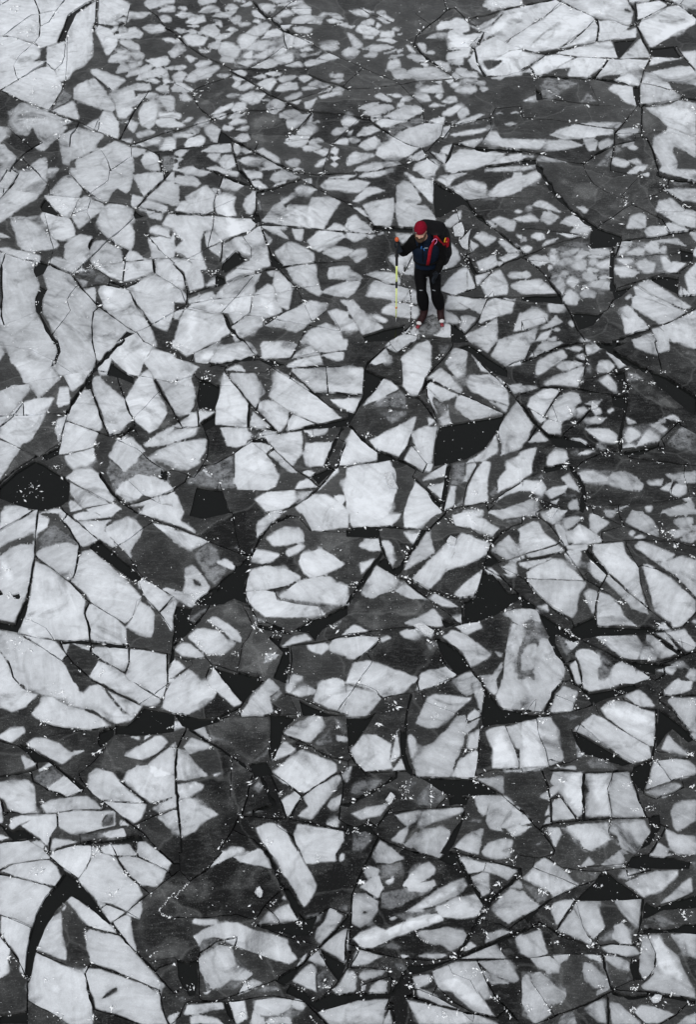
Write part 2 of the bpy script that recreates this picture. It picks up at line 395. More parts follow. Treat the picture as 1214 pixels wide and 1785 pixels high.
CHART = """\
T 0 0
w -10 -10 660 -10 600 20 470 105 440 190 390 305 275 345 275 400 230 435 315 432 300 448 240 490 120 565 -10 630
w 665 15 530 100 470 230 455 290 330 335 320 440 330 465 380 490 415 575 470 555 520 490 590 460 645 390 640 180 665 150 668 15
w 10 630 120 565 240 490 330 465 375 490 425 580 430 620 345 770 330 770 150 700
w 360 780 510 705 550 825 525 838
g 435 620 510 665 500 700 360 775
w 165 725 330 785 500 850 440 880 410 920 285 990 225 890 190 950 140 945 65 850 80 790 120 740
w 245 1030 440 885 470 895 400 965 300 1055 265 1050
w -10 890 60 895 40 965 -10 1005
w -10 1010 30 1020 115 1110 60 1195 -10 1195
w 180 1195 250 1130 320 1105 330 1195
w 410 950 530 905 560 905 725 945 690 985 655 1050 485 1130 480 1155 440 1145
w 530 1125 700 1045 800 990 915 1035 935 1195 525 1195
w 580 885 690 830 720 780 770 780 825 860 825 930 815 965
w 510 620 540 595 640 550 670 555 800 740 785 780 700 765 510 690
w 635 490 660 478 760 520 875 565 785 635 640 515
w 755 660 880 610 935 630 940 680 900 740 925 770 880 820 820 830 805 720
w 690 -10 840 -10 910 35 900 80 800 150 830 165 815 185 685 172
w 660 200 680 180 770 215 820 280 800 340 755 388 735 385 690 270
w 805 135 900 130 890 158 805 155
w 850 100 900 90 950 95 1050 95 980 135 900 130
w 760 220 820 180 825 210 790 235
w 825 205 860 190 890 210 880 225 825 225
w 795 245 890 230 900 200 940 195 1000 240 985 270 800 278
w 830 285 900 290 970 320 970 360 900 345 840 310
g 755 395 825 310 890 350 800 380
w 745 440 780 385 890 350 880 370 800 440
w 810 440 840 400 900 370 900 410 840 440
w 910 375 970 370 1010 385 1000 415 950 415
w 805 515 850 440 900 480 890 500
w 895 450 990 425 985 450 910 485
w 875 540 920 495 1040 455 1065 475 1000 510 900 540
w 945 560 1000 510 1120 475 1170 500 1130 530 960 568
w 1010 425 1160 398 1185 430 1170 455 1090 475
w 1005 30 1030 0 1214 -10 1214 30 1150 40 1040 70
w 1095 80 1160 50 1214 55 1214 85 1110 88
w 1110 130 1150 110 1195 135 1185 155 1130 160
w 985 200 1030 175 1130 178 1155 215 1050 237
w 1125 275 1160 268 1220 280 1220 305 1160 295
w 1165 370 1220 325 1220 410 1190 405
w 880 605 960 588 1040 590 1050 620 1030 635 920 632
w 1080 625 1120 598 1180 600 1170 655 1110 645
w 1010 570 1070 550 1120 570 1090 585
w 1100 545 1170 510 1170 545
w 1130 570 1160 550 1214 580 1150 588
w 1180 620 1214 600 1214 645
w 1140 475 1214 470 1200 490
w 900 750 910 710 970 660 1030 655 960 730
w 1000 680 1040 650 1100 660 1080 685 1030 690
w 1090 680 1200 665 1220 700 1214 770 1170 770
w 960 790 1000 725 1070 700 1110 740 1090 830 1070 880 1040 905 980 870
w 1100 800 1160 785 1220 785 1220 825 1110 820
w 1055 840 1150 825 1220 830 1220 890 1120 890
w 880 850 905 840 960 865 935 930 890 900
g 810 840 890 830 860 880 830 860
w 945 930 1030 905 1080 920 1060 940 960 965
w 900 1015 1100 955 1130 965 1110 1000 1000 1025
w 1110 1045 1150 965 1190 950 1220 980 1220 1040 1150 1052
w 845 975 920 968 905 1005
w 915 1030 1020 1050 960 1095 925 1095
w 985 1120 1010 1070 1060 1060 1110 1100 1090 1140 1000 1160
w 1000 1165 1100 1140 1120 1195 1060 1195
g 1125 1090 1220 1080 1220 1195 1130 1195
g 1130 915 1214 905 1190 925 1150 935
p 600 20 660 15 530 100 470 230 455 290 395 300 440 190 470 105
c 10 -10 630 140 705 345 775 520 845 800 970 1000 1030 1110 1080
c 8 240 -10 270 80 280 180 275 260
c 6 280 95 395 70
c 9 455 -10 400 70 340 160 285 185
c 7 215 105 20 250
c 9 -10 250 110 258 240 300 270 330
c 6 230 305 130 390 95 460 105 520 125 560
c 8 320 435 230 490 120 560 10 625
c 7 -10 40 60 0
c 6 455 295 450 400 430 450 380 490
c 4 465 260 460 550
c 6 430 630 345 770
c 10 530 905 495 945 485 1030
c 6 690 830 685 900
c 8 670 -10 665 150 650 230
c 8 665 550 780 635
c 6 700 1050 750 1130 770 1195
c 4 780 1180 915 1095
c 10 1035 640 940 770 870 900 830 980
c 6 905 1015 1100 950 1220 910
c 5 685 175 830 180
c 5 1020 60 1090 120 1150 200
c 5 910 30 880 160
c 8 1105 1080 1125 1195
c 12 300 1000 245 1030 120 1115 70 1195
c 5 60 900 150 980 220 1040
b 95 75 25
b 200 210 60
r 240 480 225 620 220 740
b 390 615 30
b 225 840 60
b 405 960 25
b 460 845 25
T 303 0
w 165 20 180 -10 290 -10 300 20 200 45
w 30 65 50 45 95 60 75 80
w 165 90 200 60 270 45 310 60 320 90 240 98
w 350 70 380 40 410 30 455 60 400 78
w 410 15 440 0 500 10 490 25
w 465 45 530 20 545 30 520 50
w 5 110 60 92 120 95 150 110 60 128
w 80 165 130 115 215 108 225 155 140 178
w 90 185 150 178 190 185 150 193
w 265 120 300 98 370 90 440 80 380 125 330 128
w 390 140 430 115 465 120 460 165 430 170
w 275 140 330 145 335 190 300 180
w 455 185 480 160 535 165 520 185 470 195
w 545 160 575 142 605 150 595 168
w -5 215 30 200 80 210 60 240
w 80 225 120 208 165 225 150 245
w 165 235 230 185 280 172 320 220 300 260 270 265
w 65 265 100 238 170 250 240 265 210 320 140 325 100 310
w 360 215 400 195 450 215 420 230
w 270 268 340 240 415 235 380 265 300 278
w -5 280 40 280 40 300 -5 305
w 235 335 280 295 325 290 310 350
w 310 360 330 310 360 297 420 310 465 350 450 390 420 412 330 385
w -5 345 40 320 85 350 0 410
w 170 350 255 350 250 370 190 375
w 440 280 470 245 510 240 590 265 560 300 490 345 470 350
w 500 235 600 170 640 162 680 180 620 245 590 260
w 615 275 650 225 720 200 760 230 740 255
w 510 350 550 305 640 292 715 300 710 350 600 355
w 590 40 650 28 710 45 655 100 620 80
w 535 85 580 75 640 140 570 130
w 660 0 700 -10 840 -5 760 22 700 25
g 655 95 700 60 750 70 700 120
w 720 120 760 85 810 75 840 105 790 125
w 820 60 890 28 960 60 955 100 900 110 840 95
w 720 45 840 15 900 5 900 20 800 50
w 815 165 850 120 920 112 990 118 985 140 900 172
w 690 145 730 125 755 160 720 168
w 720 180 830 175 800 205 750 205
w 825 195 880 188 970 205 950 240 860 235
w 930 170 990 148 1035 145 1030 170
w 1005 125 1050 95 1055 115 1030 138
w 1060 100 1130 95 1195 135 1150 145
w 1065 150 1100 135 1180 155 1100 170
w 1140 175 1214 165 1214 200
w 765 235 800 228 835 250 830 330 790 345 770 290
w 840 275 890 275 970 300 910 320 840 330
w 710 350 745 300 770 295 790 350 740 385 705 380
w 480 400 520 365 545 360 545 410 500 415
w 545 405 600 380 650 390 640 410
w 595 378 650 355 700 345 670 380
w 690 415 760 390 830 378 830 430 790 445
w 445 445 520 420 580 430 510 465
w 550 480 600 445 680 425 750 440 660 480
g 400 470 430 445 510 470 470 490
w 320 425 340 390 420 412 420 440 360 440
w 80 400 100 390 170 410 120 440
w 135 450 180 432 260 430 270 445 180 485
w 0 465 60 458 95 470 50 495 0 490
w -5 520 60 500 100 520 60 570 -5 565
w 80 565 110 520 160 490 300 462 325 480 240 545 140 572
w 300 530 320 515 385 525 360 550
w 410 500 480 495 510 515 490 540 440 520
w 400 540 420 530 500 560 450 575
w 770 465 870 430 905 455 900 470
w 880 385 940 390 1030 360 1000 385 910 412
w 885 360 920 335 975 355
w 905 440 960 418 1080 430 1000 460 920 472
w 1025 325 1100 318 1155 340 1110 362 1040 350
w 1010 405 1070 375 1160 410 1080 428
w 1080 310 1140 292 1160 315
w 1170 370 1220 335 1220 420 1180 395
w 1110 550 1140 515 1185 520 1180 550
w 1085 525 1105 515 1110 540 1090 545
w 1090 570 1140 555 1190 565 1150 590
w 550 545 620 520 650 545 600 558
w 630 520 700 500 755 520 700 540
w 720 555 770 535 860 535 840 560 750 580
w 575 595 640 555 700 550 720 580 670 640 620 620
w 700 640 740 600 800 575 860 580 865 630 780 640
w 865 545 920 525 970 545 910 590
w 930 600 1000 560 1095 600 1040 622
w 890 620 940 605 1010 625 900 640
w 1000 655 1060 630 1110 615 1080 640
w 1010 680 1080 655 1165 645 1160 660 1030 692
w 440 615 490 590 520 575 565 600 500 640 460 635
w 400 600 440 570 470 585 430 620
w 445 690 490 660 560 650 650 655 590 720 540 732
w 365 675 410 660 465 665 430 685
w 1105 640 1150 610 1190 630
w 770 690 830 660 890 645 900 665 860 695 790 705
w 645 765 660 720 700 700 760 700 775 740 700 800
w 815 720 890 700 870 735
w 910 720 1000 690 970 740 940 770 915 750
w 615 705 640 695 670 710
w 0 610 20 580 60 580 145 635 90 650 -5 640
w 35 665 80 655 125 700 50 705
w 255 805 330 750 415 715 410 755 330 790
w 400 770 440 715 505 720 500 770 420 785
w 270 810 330 795 370 800 330 840
w 375 825 400 795 500 795 440 825
w 380 860 440 825 510 840 490 860 400 870
w 335 905 350 870 420 890 380 915
w 430 905 480 885 530 880 510 910
w 210 920 230 880 260 865 330 905 300 990 270 985
w 140 870 200 825 250 845 200 880
w 60 850 110 820 140 830 100 855
w 0 790 55 800 40 835 -5 830
w -5 840 50 855 75 880 30 890 -5 890
w 80 920 140 880 180 900 170 925
w 0 935 60 925 150 940 100 960 0 955
w 70 1005 100 965 190 940 220 960 200 1010 80 1028
w 415 965 470 930 520 930 530 970 470 1000
w 190 1055 280 1012 400 1000 400 1060 290 1065
w 225 1090 260 1068 330 1075 290 1130
w 310 1130 350 1085 410 1080 430 1150 370 1190
w 420 1060 420 1005 450 1010 465 1050 440 1080
w 470 1050 490 1035 550 1065 500 1075
w 580 1050 620 1030 720 1090 745 1130 690 1130
w 440 1120 520 1090 580 1100 620 1120 590 1160 500 1150
w 610 1140 650 1115 760 1175 640 1180
w 590 1165 690 1180 600 1190
w 730 790 840 760 890 790 790 830 740 820
w 775 840 880 800 950 790 900 860 830 895 795 895
w 850 935 900 880 970 868 1005 900 960 940
w 775 975 820 940 950 945 940 965 800 985
w 765 990 900 972 940 975 910 1015 830 1025
w 895 1025 970 1005 1030 1020 990 1045 910 1055
w 940 1000 960 970 1010 960 1045 985 990 1002
w 970 1055 1060 1032 1080 1060 1050 1090
w 980 1160 1010 1120 1070 1095 1050 1150
w 1090 1060 1120 1025 1150 1045 1130 1085
w 1090 1100 1130 1090 1165 1105 1120 1125
w 1085 1150 1120 1130 1150 1150 1120 1170
w 770 1120 840 1105 885 1115 860 1160 820 1165
w 820 1190 860 1165 910 1180
w 1165 845 1214 800 1214 880 1180 870
w 1095 930 1130 890 1214 880 1214 920 1130 940
w 1120 1000 1150 975 1214 965 1214 1010
w 1200 1140 1214 1090 1214 1160
w 0 1070 50 1045 100 1050 50 1095
w 60 1170 130 1155 190 1190 70 1190
w 220 1170 300 1155 350 1180 280 1190
w 0 1100 70 1105 40 1125
w 0 1140 35 1130 20 1190 0 1190
w 975 850 1000 835 1020 850
w 960 800 970 795 965 850 930 860
p 330 905 410 975 400 1000 310 1000 305 980
c 22 550 10 600 80 690 150 760 215 840 250
c 8 840 250 940 300 1050 355 1214 430
c 9 765 225 770 290 795 350
c 6 690 130 770 60 860 0
c 4 820 65 960 65
c 4 740 175 1160 175
c 10 0 235 90 320 190 390 300 440
c 5 385 490 770 495
c 6 510 490 640 420 760 330
c 9 400 505 550 590 650 660 800 730 870 765 970 780
c 5 0 580 110 640
c 8 110 640 180 760 280 850
c 6 120 640 260 580 400 535
c 5 0 920 230 850 380 795 500 775 640 770 780 745
c 18 410 980 530 1040 700 1130 800 1190
c 9 400 1010 430 1110 450 1190
c 5 0 1045 200 1015 400 985 590 1000
c 5 440 1100 550 1075
c 6 960 790 870 890 800 945
c 12 940 525 1050 570 1180 610
c 6 1214 900 1100 1000 1060 1120 1040 1160
c 4 800 720 960 665 1110 620
c 5 970 780 1214 800
c 4 780 975 960 960
b 230 600 25
b 150 660 25
b 500 772 25
b 220 355 20
b 830 905 25
b 940 257 15
T 607 0
w 0 80 100 78 150 110 130 125 60 112
w 100 65 180 90 150 105
w 195 90 230 80 265 90 220 100
w 190 130 240 125 300 165 270 170
w 215 108 260 110 320 145 300 155
w 85 165 150 138 185 150 180 180 120 182
w 190 190 205 160 230 180 210 203
w 50 215 85 180 180 195 225 225 200 255 110 245
w -5 235 40 250 100 320 90 340 40 335
w 0 185 50 190 20 205
w 220 265 235 222 325 220 320 260 270 272
w 105 250 190 255 170 278 110 270
w 200 285 280 268 350 295 300 310
w 305 210 330 198 360 210 340 222
w 345 245 380 240 365 252
w 95 345 180 318 280 320 325 335 200 368
w -5 340 40 335 85 365 30 415 -5 415
w 110 390 160 370 215 378 180 405 120 405
w 250 375 340 345 310 368 260 382
w 340 365 370 345 385 358 360 372
w 295 390 390 388 350 395
w 275 490 285 430 350 415 370 465 300 495
w 280 410 340 400 320 415
w 400 320 430 320 475 375 430 370
w 480 305 545 305 545 350 520 362
w 530 370 580 355 610 370 590 385
w 410 395 450 380 540 405 550 430 480 438
w 500 450 530 440 565 455 540 470
w 595 430 640 425 700 440 715 495 690 500
w 410 505 450 480 560 475 650 490 740 550 560 560 480 550
w 305 500 350 488 400 490 460 545 350 555 325 540
w 720 525 740 505 800 545 745 550
w 750 480 790 470 850 500 890 500 910 545 800 540 750 500
w 615 185 650 155 720 150 750 130 800 130 840 165 850 215 800 230 810 250 860 240 960 230 900 320 860 330 840 400 805 400 800 455 720 450 685 410 700 370 790 350 700 345 695 300 735 290 690 270 695 225 740 205 690 200 620 215
w 540 270 580 245 620 245 610 262
w 620 240 680 235 690 250 640 260
w 940 50 960 10 1000 -10 1214 -10 1214 35 1080 60 1000 75
w 840 180 900 200 1080 80 1214 50 1214 530 1130 535 960 530 920 500 860 470 835 420 870 380 885 340 920 320 960 230
g 840 150 930 140 930 170 870 180
d 910 310 960 270 1060 215 1040 240 1000 270 930 300
d 945 430 1000 418 1080 420 1075 440 1020 480 970 495 945 460
w 990 548 1110 535 1060 560
w 490 650 495 610 600 600 650 598 670 650 600 655
w 600 575 655 570 640 592
w 670 565 740 560 710 590
w 705 605 740 580 780 590 750 622
w 785 570 840 555 900 560 870 582
w 880 585 920 568 965 585 930 600
w 740 640 800 608 890 605 900 635 860 655
w 910 620 950 608 980 625 940 648
w 460 675 500 655 560 665 575 705 520 712
w 605 675 640 655 665 670 640 703
w 650 715 700 675 750 675 765 705 700 727
w 560 745 600 720 680 740 600 750
w 655 800 700 760 760 735 800 738 780 770 720 812 680 812
w 755 790 790 755 830 760 845 795 790 835
w 180 680 220 655 310 705 290 718
w 270 665 350 660 375 675 340 685
w 365 710 390 670 445 690 430 710
w 340 755 350 725 395 720 380 745
w 105 795 160 750 230 738 310 740 318 765 260 795 150 812
w 70 765 120 735 180 725 220 720 130 770
w 190 855 280 800 400 745 470 745 530 770 500 800 420 835 290 885 230 885
w 150 820 230 805 220 840 170 845
w 660 815 680 830 665 865 650 940 600 990 500 1030 420 1090 340 1120 240 1110 190 1080 210 1030 290 980 400 900 550 860 600 835
g 240 985 290 880 400 840 520 820 540 850 400 900 310 970
w 745 870 830 825 930 795 955 805 860 850
g 700 860 760 830 775 840 740 868
g 800 880 850 850 940 845 945 870
w 710 940 760 925 990 885 1000 895 900 930 750 950
w 660 890 720 875 680 960 660 965
w -5 810 40 820 85 845 50 870 -5 880
w 60 950 110 890 180 880 225 910 140 945
w 70 1020 100 990 190 945 215 985 200 1030 130 1045
w 5 965 50 955 90 980 70 998 20 990
w -5 1160 0 1090 60 1060 180 1075 180 1095 80 1140
w 40 1195 80 1155 180 1135 330 1130 370 1145 250 1170 200 1195
w 400 1115 480 1070 530 1045 545 1095 480 1120
w 450 1195 470 1140 560 1105 620 1125 635 1160 610 1195
w 580 1060 650 1075 690 1090 680 1140
w 640 1060 670 1020 735 1005 700 1075
w 765 1000 850 975 940 965 880 1030
w 950 980 990 920 1040 925 1065 970 1214 975 1214 1040 1080 1030 990 1010
w 680 1150 720 1090 770 1048 890 1048 1100 1070 1080 1095 970 1150 900 1175 750 1195 680 1195
w 970 1150 1080 1095 1214 1070 1214 1115 1050 1145
w 970 1175 1214 1155 1214 1195 950 1195
w 1085 868 1140 860 1170 868 1130 880
w 1030 800 1060 785 1080 800
w 1130 795 1170 780 1195 792
w 0 930 40 905 20 945
c 5 0 570 110 480 0 430
c 5 110 480 330 570 420 650 520 740 535 855
c 5 0 630 200 620 330 600 500 570 900 545 1100 535 1214 500
c 22 450 310 510 370 570 430
c 8 570 430 650 480 740 550
c 5 670 0 690 80 570 180 470 260 460 310
c 6 745 60 830 145 920 210 1010 260 1130 320 1214 345
c 7 840 135 960 105 1100 65 1214 40
c 14 950 230 900 310
c 20 880 340 900 430 960 540
c 4 1010 0 1080 60
c 6 80 820 250 825 520 855 680 868 760 870
c 14 150 840 260 920 380 985 510 1030
c 8 520 1030 540 1080 560 1110 640 1160
c 20 735 1000 710 1090 670 1145
c 8 715 880 660 970
c 6 665 870 650 950 600 1000
c 5 1000 890 940 980 880 1030
c 26 760 1000 900 1040 1060 1045 1214 1055
c 6 180 1195 420 1140 560 1100
c 5 830 850 1000 820
c 5 1030 760 1214 745
c 4 470 100 580 180
c 4 80 60 160 110 310 160
c 8 560 1050 620 1110 680 1150
c 14 1214 1125 1080 1150 960 1165
c 6 910 260 840 330 700 340
b 1010 30 15
b 880 330 40
b 450 1100 20
T 910 0
w -10 50 140 20 240 -5 500 125 530 180 520 290 270 335 100 365 0 340 -10 300
w 250 -10 730 -10 775 90 755 180 500 120 400 75
d 690 70 740 55 775 90 720 90
w 745 -10 930 -10 860 20 755 25
w 805 30 960 5 1020 40 900 110 805 140
w 815 195 850 120 1000 60 1080 35 1110 45 1214 130 1214 170 1130 210 1000 280 900 330
w 1000 -10 1220 -10 1220 70 1180 65 1100 35
w 525 145 600 145 750 185 720 215 530 290 545 200
w 530 290 640 240 800 195 800 265 640 275 540 288
w 235 375 320 350 600 285 630 290 668 405 520 400 300 385
w 690 405 830 270 895 400 700 410
w -10 360 140 395 60 450 -10 490
w -10 510 50 490 155 390 240 385 370 400 200 500 140 520 60 510
w 210 490 400 395 600 415 560 470 460 540 320 535 340 480 310 475
w 510 550 610 415 890 415 860 470 800 490 680 520 600 520
w 900 420 920 400 1120 405 1000 430 890 455
w 900 500 1050 475 1180 460 1220 500 1220 600 1100 575 960 535
w 1115 365 1220 355 1220 490 1160 420
w 650 555 720 525 780 505 835 525 820 600 700 580
w 605 615 640 590 770 600 800 740 750 720 680 665
w 840 575 860 510 920 505 960 550 1010 560 1055 625 900 590
w 825 730 830 585 950 610 1060 640 1110 685 1000 710
w 870 755 1040 730 1100 700 1214 720 1214 955 1100 910 1020 880 950 810
w 990 925 1020 895 1080 910 1214 960 1214 1100 1060 1020 1050 1060 1080 1150 1070 1195 960 1195 980 1160 910 1030 930 960
w 1060 1020 1130 1050 1214 1110 1214 1050
g 120 600 170 545 280 560 350 560 400 585 300 640 260 680 190 710 150 700
w 195 945 270 905 380 870 640 905 640 935 460 965 300 975
w 410 865 560 860 700 865 670 900 520 885
w -10 975 150 980 340 985 430 1015 250 1055 0 1040
w 430 980 500 970 530 1000 520 1050 470 1060 440 1010
w 535 1040 540 990 600 970 640 980 630 1015 550 1048
w 660 925 720 895 820 905 810 925 680 960
g 650 1010 700 990 690 1030 720 1050 650 1080
w 740 1030 770 1010 815 1030 790 1045
w 700 1020 780 990 770 1005 700 1030
w 0 1110 0 1080 90 1090
w 110 1120 130 1090 230 1110 320 1135 180 1128
g 560 1110 610 1040 640 1040 620 1110 610 1170 500 1160
w 620 1140 640 1095 760 1130 730 1165
w 770 1190 800 1155 880 1150 850 1190
w 0 1165 100 1150 90 1170 0 1195
w 740 1120 800 1110 830 1140 780 1140
g 110 1130 200 1140 170 1180 120 1170
w 10 710 80 680 100 670 100 700
g 400 720 460 640 530 720
g 680 760 720 745 800 760 780 775
d 940 320 1030 260 1100 225 1214 195 1214 260 1060 300
p 895 335 1060 320 1120 400 920 400 900 380
p 640 285 700 278 800 272 680 405 660 380
p 0 1110 100 1105 105 1150 0 1150
p 100 620 140 640 150 700 105 705
p 775 600 820 600 830 740 805 745 780 670
p 120 370 330 345 160 385
c 6 0 345 120 380 240 380 400 400 670 410 910 410
c 7 0 490 100 430 160 390
c 9 240 -10 340 50 500 120 620 140 760 180
c 14 520 130 545 195 525 290
c 5 525 292 420 320 240 360
c 8 730 -10 790 80 800 180
c 16 790 30 800 100 790 180
c 16 810 195 850 290 900 380
c 5 530 290 640 275 800 268
c 7 755 25 860 20 930 0
c 8 960 0 1100 35 1214 125
c 7 1100 40 1130 0
c 10 905 410 860 480 830 590
c 14 605 415 560 480 500 550
c 20 90 525 280 545 460 555
c 5 460 560 540 720
c 6 1080 320 1130 400 1214 500
c 6 840 575 960 605 1070 635 1130 680
c 12 820 745 960 720 1120 690 1214 690
c 8 700 740 640 740 520 735 300 710
c 5 0 820 200 840 380 865
c 9 760 800 700 880 650 930 640 1050 620 1160
c 16 835 760 835 950 870 970
c 10 870 970 920 1080 950 1190
c 5 400 868 640 905
c 4 1000 925 1214 960
c 5 880 910 1000 920
c 6 0 1050 150 1080 330 1135 430 1140
c 10 430 1150 520 1080 640 1010 790 985
c 6 280 5 160 120 0 220
c 4 440 210 340 300 260 330
c 18 470 545 700 570 
c 6 820 930 700 935 650 930
c 12 0 40 140 15 240 -10
c 6 1020 40 910 95 810 150
b 95 540 20
b 520 90 40
r 180 630 240 670 320 710
b 790 885 15
b 1170 780 30
b 450 735 15
T 0 298
w -10 -10 110 -10 120 15 40 150 -10 200
w 140 0 180 -10 330 -10 325 70 310 120 250 200 150 260 60 330 -10 370 -10 210 50 150 100 90
w 330 -10 410 -10 350 50 330 40
w 310 180 350 160 400 90 450 45 490 40 575 130 545 200 490 330 440 325 360 250
w 490 -10 930 -10 925 40 895 150 865 165 820 120 770 170 745 220 715 218 650 185 580 125 490 35
w 500 330 540 215 590 180 625 190 720 235 735 260 620 345 550 410 520 370
w 65 330 260 325 240 335 100 350
w 75 355 190 340 240 365 350 450 370 480 415 520 380 545 210 568 150 550 120 520 105 430
w 270 320 290 290 350 290 375 315 480 335 515 400 520 460 440 490 380 480 320 400
w 670 360 700 290 760 235 850 240 925 270 925 340 910 360 935 430 930 530 910 555 820 525 730 450 690 390
w 930 40 1020 15 1140 20 1140 60 1050 140 1000 180 960 110
w 915 200 920 165 1000 190 980 220 940 260 915 250
w 960 255 1030 200 1170 250 1160 285 1090 280
w 1020 190 1145 75 1214 70 1214 240 1060 205
w 1150 60 1190 10 1214 5 1214 80
w 970 270 1080 285 1040 305
w 1030 315 1080 295 1130 300 1125 350 1060 335
w 1130 370 1170 310 1214 305 1214 410 1150 395
w 1035 435 1045 395 1090 385 1170 410 1185 470 1110 455
w 1030 470 1120 460 1180 480 1214 440 1214 610 1060 612 1045 540
w 1085 720 1085 620 1214 615 1214 795 1110 740
w -10 430 70 468 -10 472
w -10 545 60 540 120 560 280 590 270 635 160 620 -10 575
w -10 570 245 635 230 700 275 795 240 890 245 990 330 1110 370 1195 -10 1195 -10 1010 20 900 5 700
w 320 670 345 655 500 730 510 760 560 820 670 950 640 1110 640 1195 390 1195 380 1130 295 980 300 890 330 820 300 720
w 340 640 370 605 440 615 530 650 600 700 520 715 490 715
w 445 610 450 530 490 480 560 445 640 465 610 520 625 610 540 690
w 620 560 650 500 720 485 750 500 840 550 845 590 850 635 700 660 640 640
w 625 620 700 660 850 640 870 640 850 770 760 740 670 680
g 560 700 640 670 680 710 640 760 540 730
g 650 750 690 710 750 740 740 790 650 780
w 860 630 900 560 950 570 1010 620 870 635
w 860 770 870 640 1050 620 1075 705 960 745
w 875 820 960 770 1080 725 1214 800 1214 990 1160 1115 1110 1095 1030 1040 950 930 910 840
w 530 755 610 775 580 810
w 570 830 660 810 665 930 640 920
w 680 840 700 800 760 800 900 835 930 920 1020 1040 1075 1160 1075 1195 640 1195 650 1000 670 950 720 960 710 900
d 670 870 690 880 710 930 705 960 670 930
w 575 880 600 870 590 890
d 790 170 830 135 900 170 920 190 910 240 780 225
p 245 635 335 650 300 715 250 740 235 700
p 280 800 330 825 295 900 290 970 250 985 240 900
p 315 190 440 330 380 315 290 290 280 250
p 635 480 670 470 640 500 625 560 610 530
p 940 270 980 300 1030 320 940 340 925 310
p 800 1195 880 1110 950 1130 870 1170
v 720 830 770 810 780 890 750 915 725 890
v 640 625 710 650 760 700 830 765 720 710
c 5 -10 120 130 140 330 170 560 198
c 10 130 20 90 90 20 170
c 6 50 0 0 80
c 7 240 0 330 90 345 165
c 6 490 35 580 130 730 225
c 4 640 155 750 70 765 0
c 5 520 210 545 200 500 310
c 4 570 130 630 205 900 240 
c 4 630 210 605 290 640 370
c 3 500 310 610 275
c 9 1140 0 1140 60 1060 140 950 260
c 8 1190 10 1140 60
c 5 950 260 1080 275 1214 295
c 7 945 320 740 500 640 595 510 720
c 4 310 310 350 460 370 540 345 640
c 8 0 565 160 615 340 650 500 720
c 10 500 725 560 810 700 955 830 1050 950 1130 1000 1190
c 26 265 980 330 1110 385 1195
c 5 525 810 465 900 490 970 430 1050
c 3 690 660 850 635 1060 620 1214 605
c 6 870 640 850 775
c 6 1080 720 1214 800
c 14 760 780 880 815 980 760
c 7 580 815 720 790 830 815
c 3 870 825 1050 870 1214 915
c 10 905 840 950 930 1030 1030
c 6 950 1120 1080 1060 1210 985
c 10 650 980 640 1080 640 1195
c 4 760 750 640 660
c 8 1040 470 1110 550 1214 650
c 8 1010 440 1110 455 1190 475
c 12 10 650 15 850 5 1010
c 3 0 1080 130 1035 240 990
c 5 510 720 660 670
c 10 800 510 900 550 
c 14 860 640 870 590
c 14 1070 615 1075 700
b 435 240 45
b 680 640 30
b 750 880 20
b 345 645 10
b 220 565 20
T 303 298
w -10 -10 180 -10 260 10 200 40 60 15
w 0 60 30 35 130 35 190 90 160 115 60 95 -10 80
w -10 95 30 95 35 230 0 245 -10 245
w 10 280 50 215 100 205 150 260 140 300
w 80 185 180 125 230 100 290 165 280 280 210 305 150 290
w 260 125 320 125 325 150 290 160
w 290 260 285 180 350 155 430 185 415 240 440 320 380 318 300 295
w 320 120 340 55 400 65 490 105 440 135
w 270 -10 370 -10 455 10 440 45 360 25
w 480 -10 620 15 610 50 540 65 520 50
w 530 75 590 65 655 120 580 130
w 500 190 550 140 575 150 570 250 550 300 520 300 485 245
w -10 310 120 315 210 320 270 325 270 410 205 425 185 500 185 565 230 690 180 700 100 620 40 575 -10 560 65 490 0 420
w 280 320 540 335 575 375 540 420 400 460 350 500 280 420 270 400
w 215 440 270 420 340 480 340 500 230 535
w 240 545 335 505 330 610
w 340 640 345 520 430 470 490 460 590 390 610 400 650 530 675 660 600 690 550 680 530 610 430 555 360 630
w 430 680 560 620 610 690 590 700 500 690
w 615 350 700 250 740 215 830 160 850 185 760 240 780 270 800 240 940 250 970 190 1080 185 1165 220 1100 310 1045 415 900 395 760 380
w 600 385 700 380 800 390 740 410 800 480 700 440
w 620 420 690 480 660 520
w 820 400 905 410 890 490 850 480
w 670 60 700 20 760 -5 880 45 800 60 710 80
w 690 115 720 90 780 65 780 90
w 840 130 900 100 1005 135 930 175 860 165
w 890 65 960 55 960 95
w 1020 110 1060 70 1214 55 1214 145 1050 135
w 1080 50 1220 35 1220 60
w 1190 390 1214 350 1214 410
w 1060 415 1120 370 1180 385 1214 420
w 930 490 1010 420 1170 430 1200 460 1120 510 1010 565 960 545
w 1040 580 1080 540 1180 535 1220 545 1220 585 1140 615
w 705 560 800 500 850 505 970 570 980 635 850 650 765 660
w 780 680 860 665 990 655 1000 760 1030 850 1010 880 920 820 840 770
w 690 790 700 705 730 700 820 790 820 860 800 970 720 940 710 830
w 650 705 700 695 685 735
w 360 740 450 680 580 705 440 750 370 790
w 300 860 360 790 540 730 610 710 560 790 550 890 530 980 490 1020 420 1070 390 1000 340 985 290 900
w 220 810 260 770 300 755 290 800
w -10 620 80 620 185 690 215 800 200 820 110 840 70 710 -10 640
w -10 660 60 720 90 800 70 830 -10 800
w -10 820 50 820 90 880 80 920 -10 920
w 90 960 190 870 270 840 300 890 340 980 320 995
w 100 900 180 860 150 920 110 930
w 0 1195 40 1040 80 960 340 1000 380 1080 390 1130 340 1150 310 1195
w 0 980 70 960 30 1030 0 1035
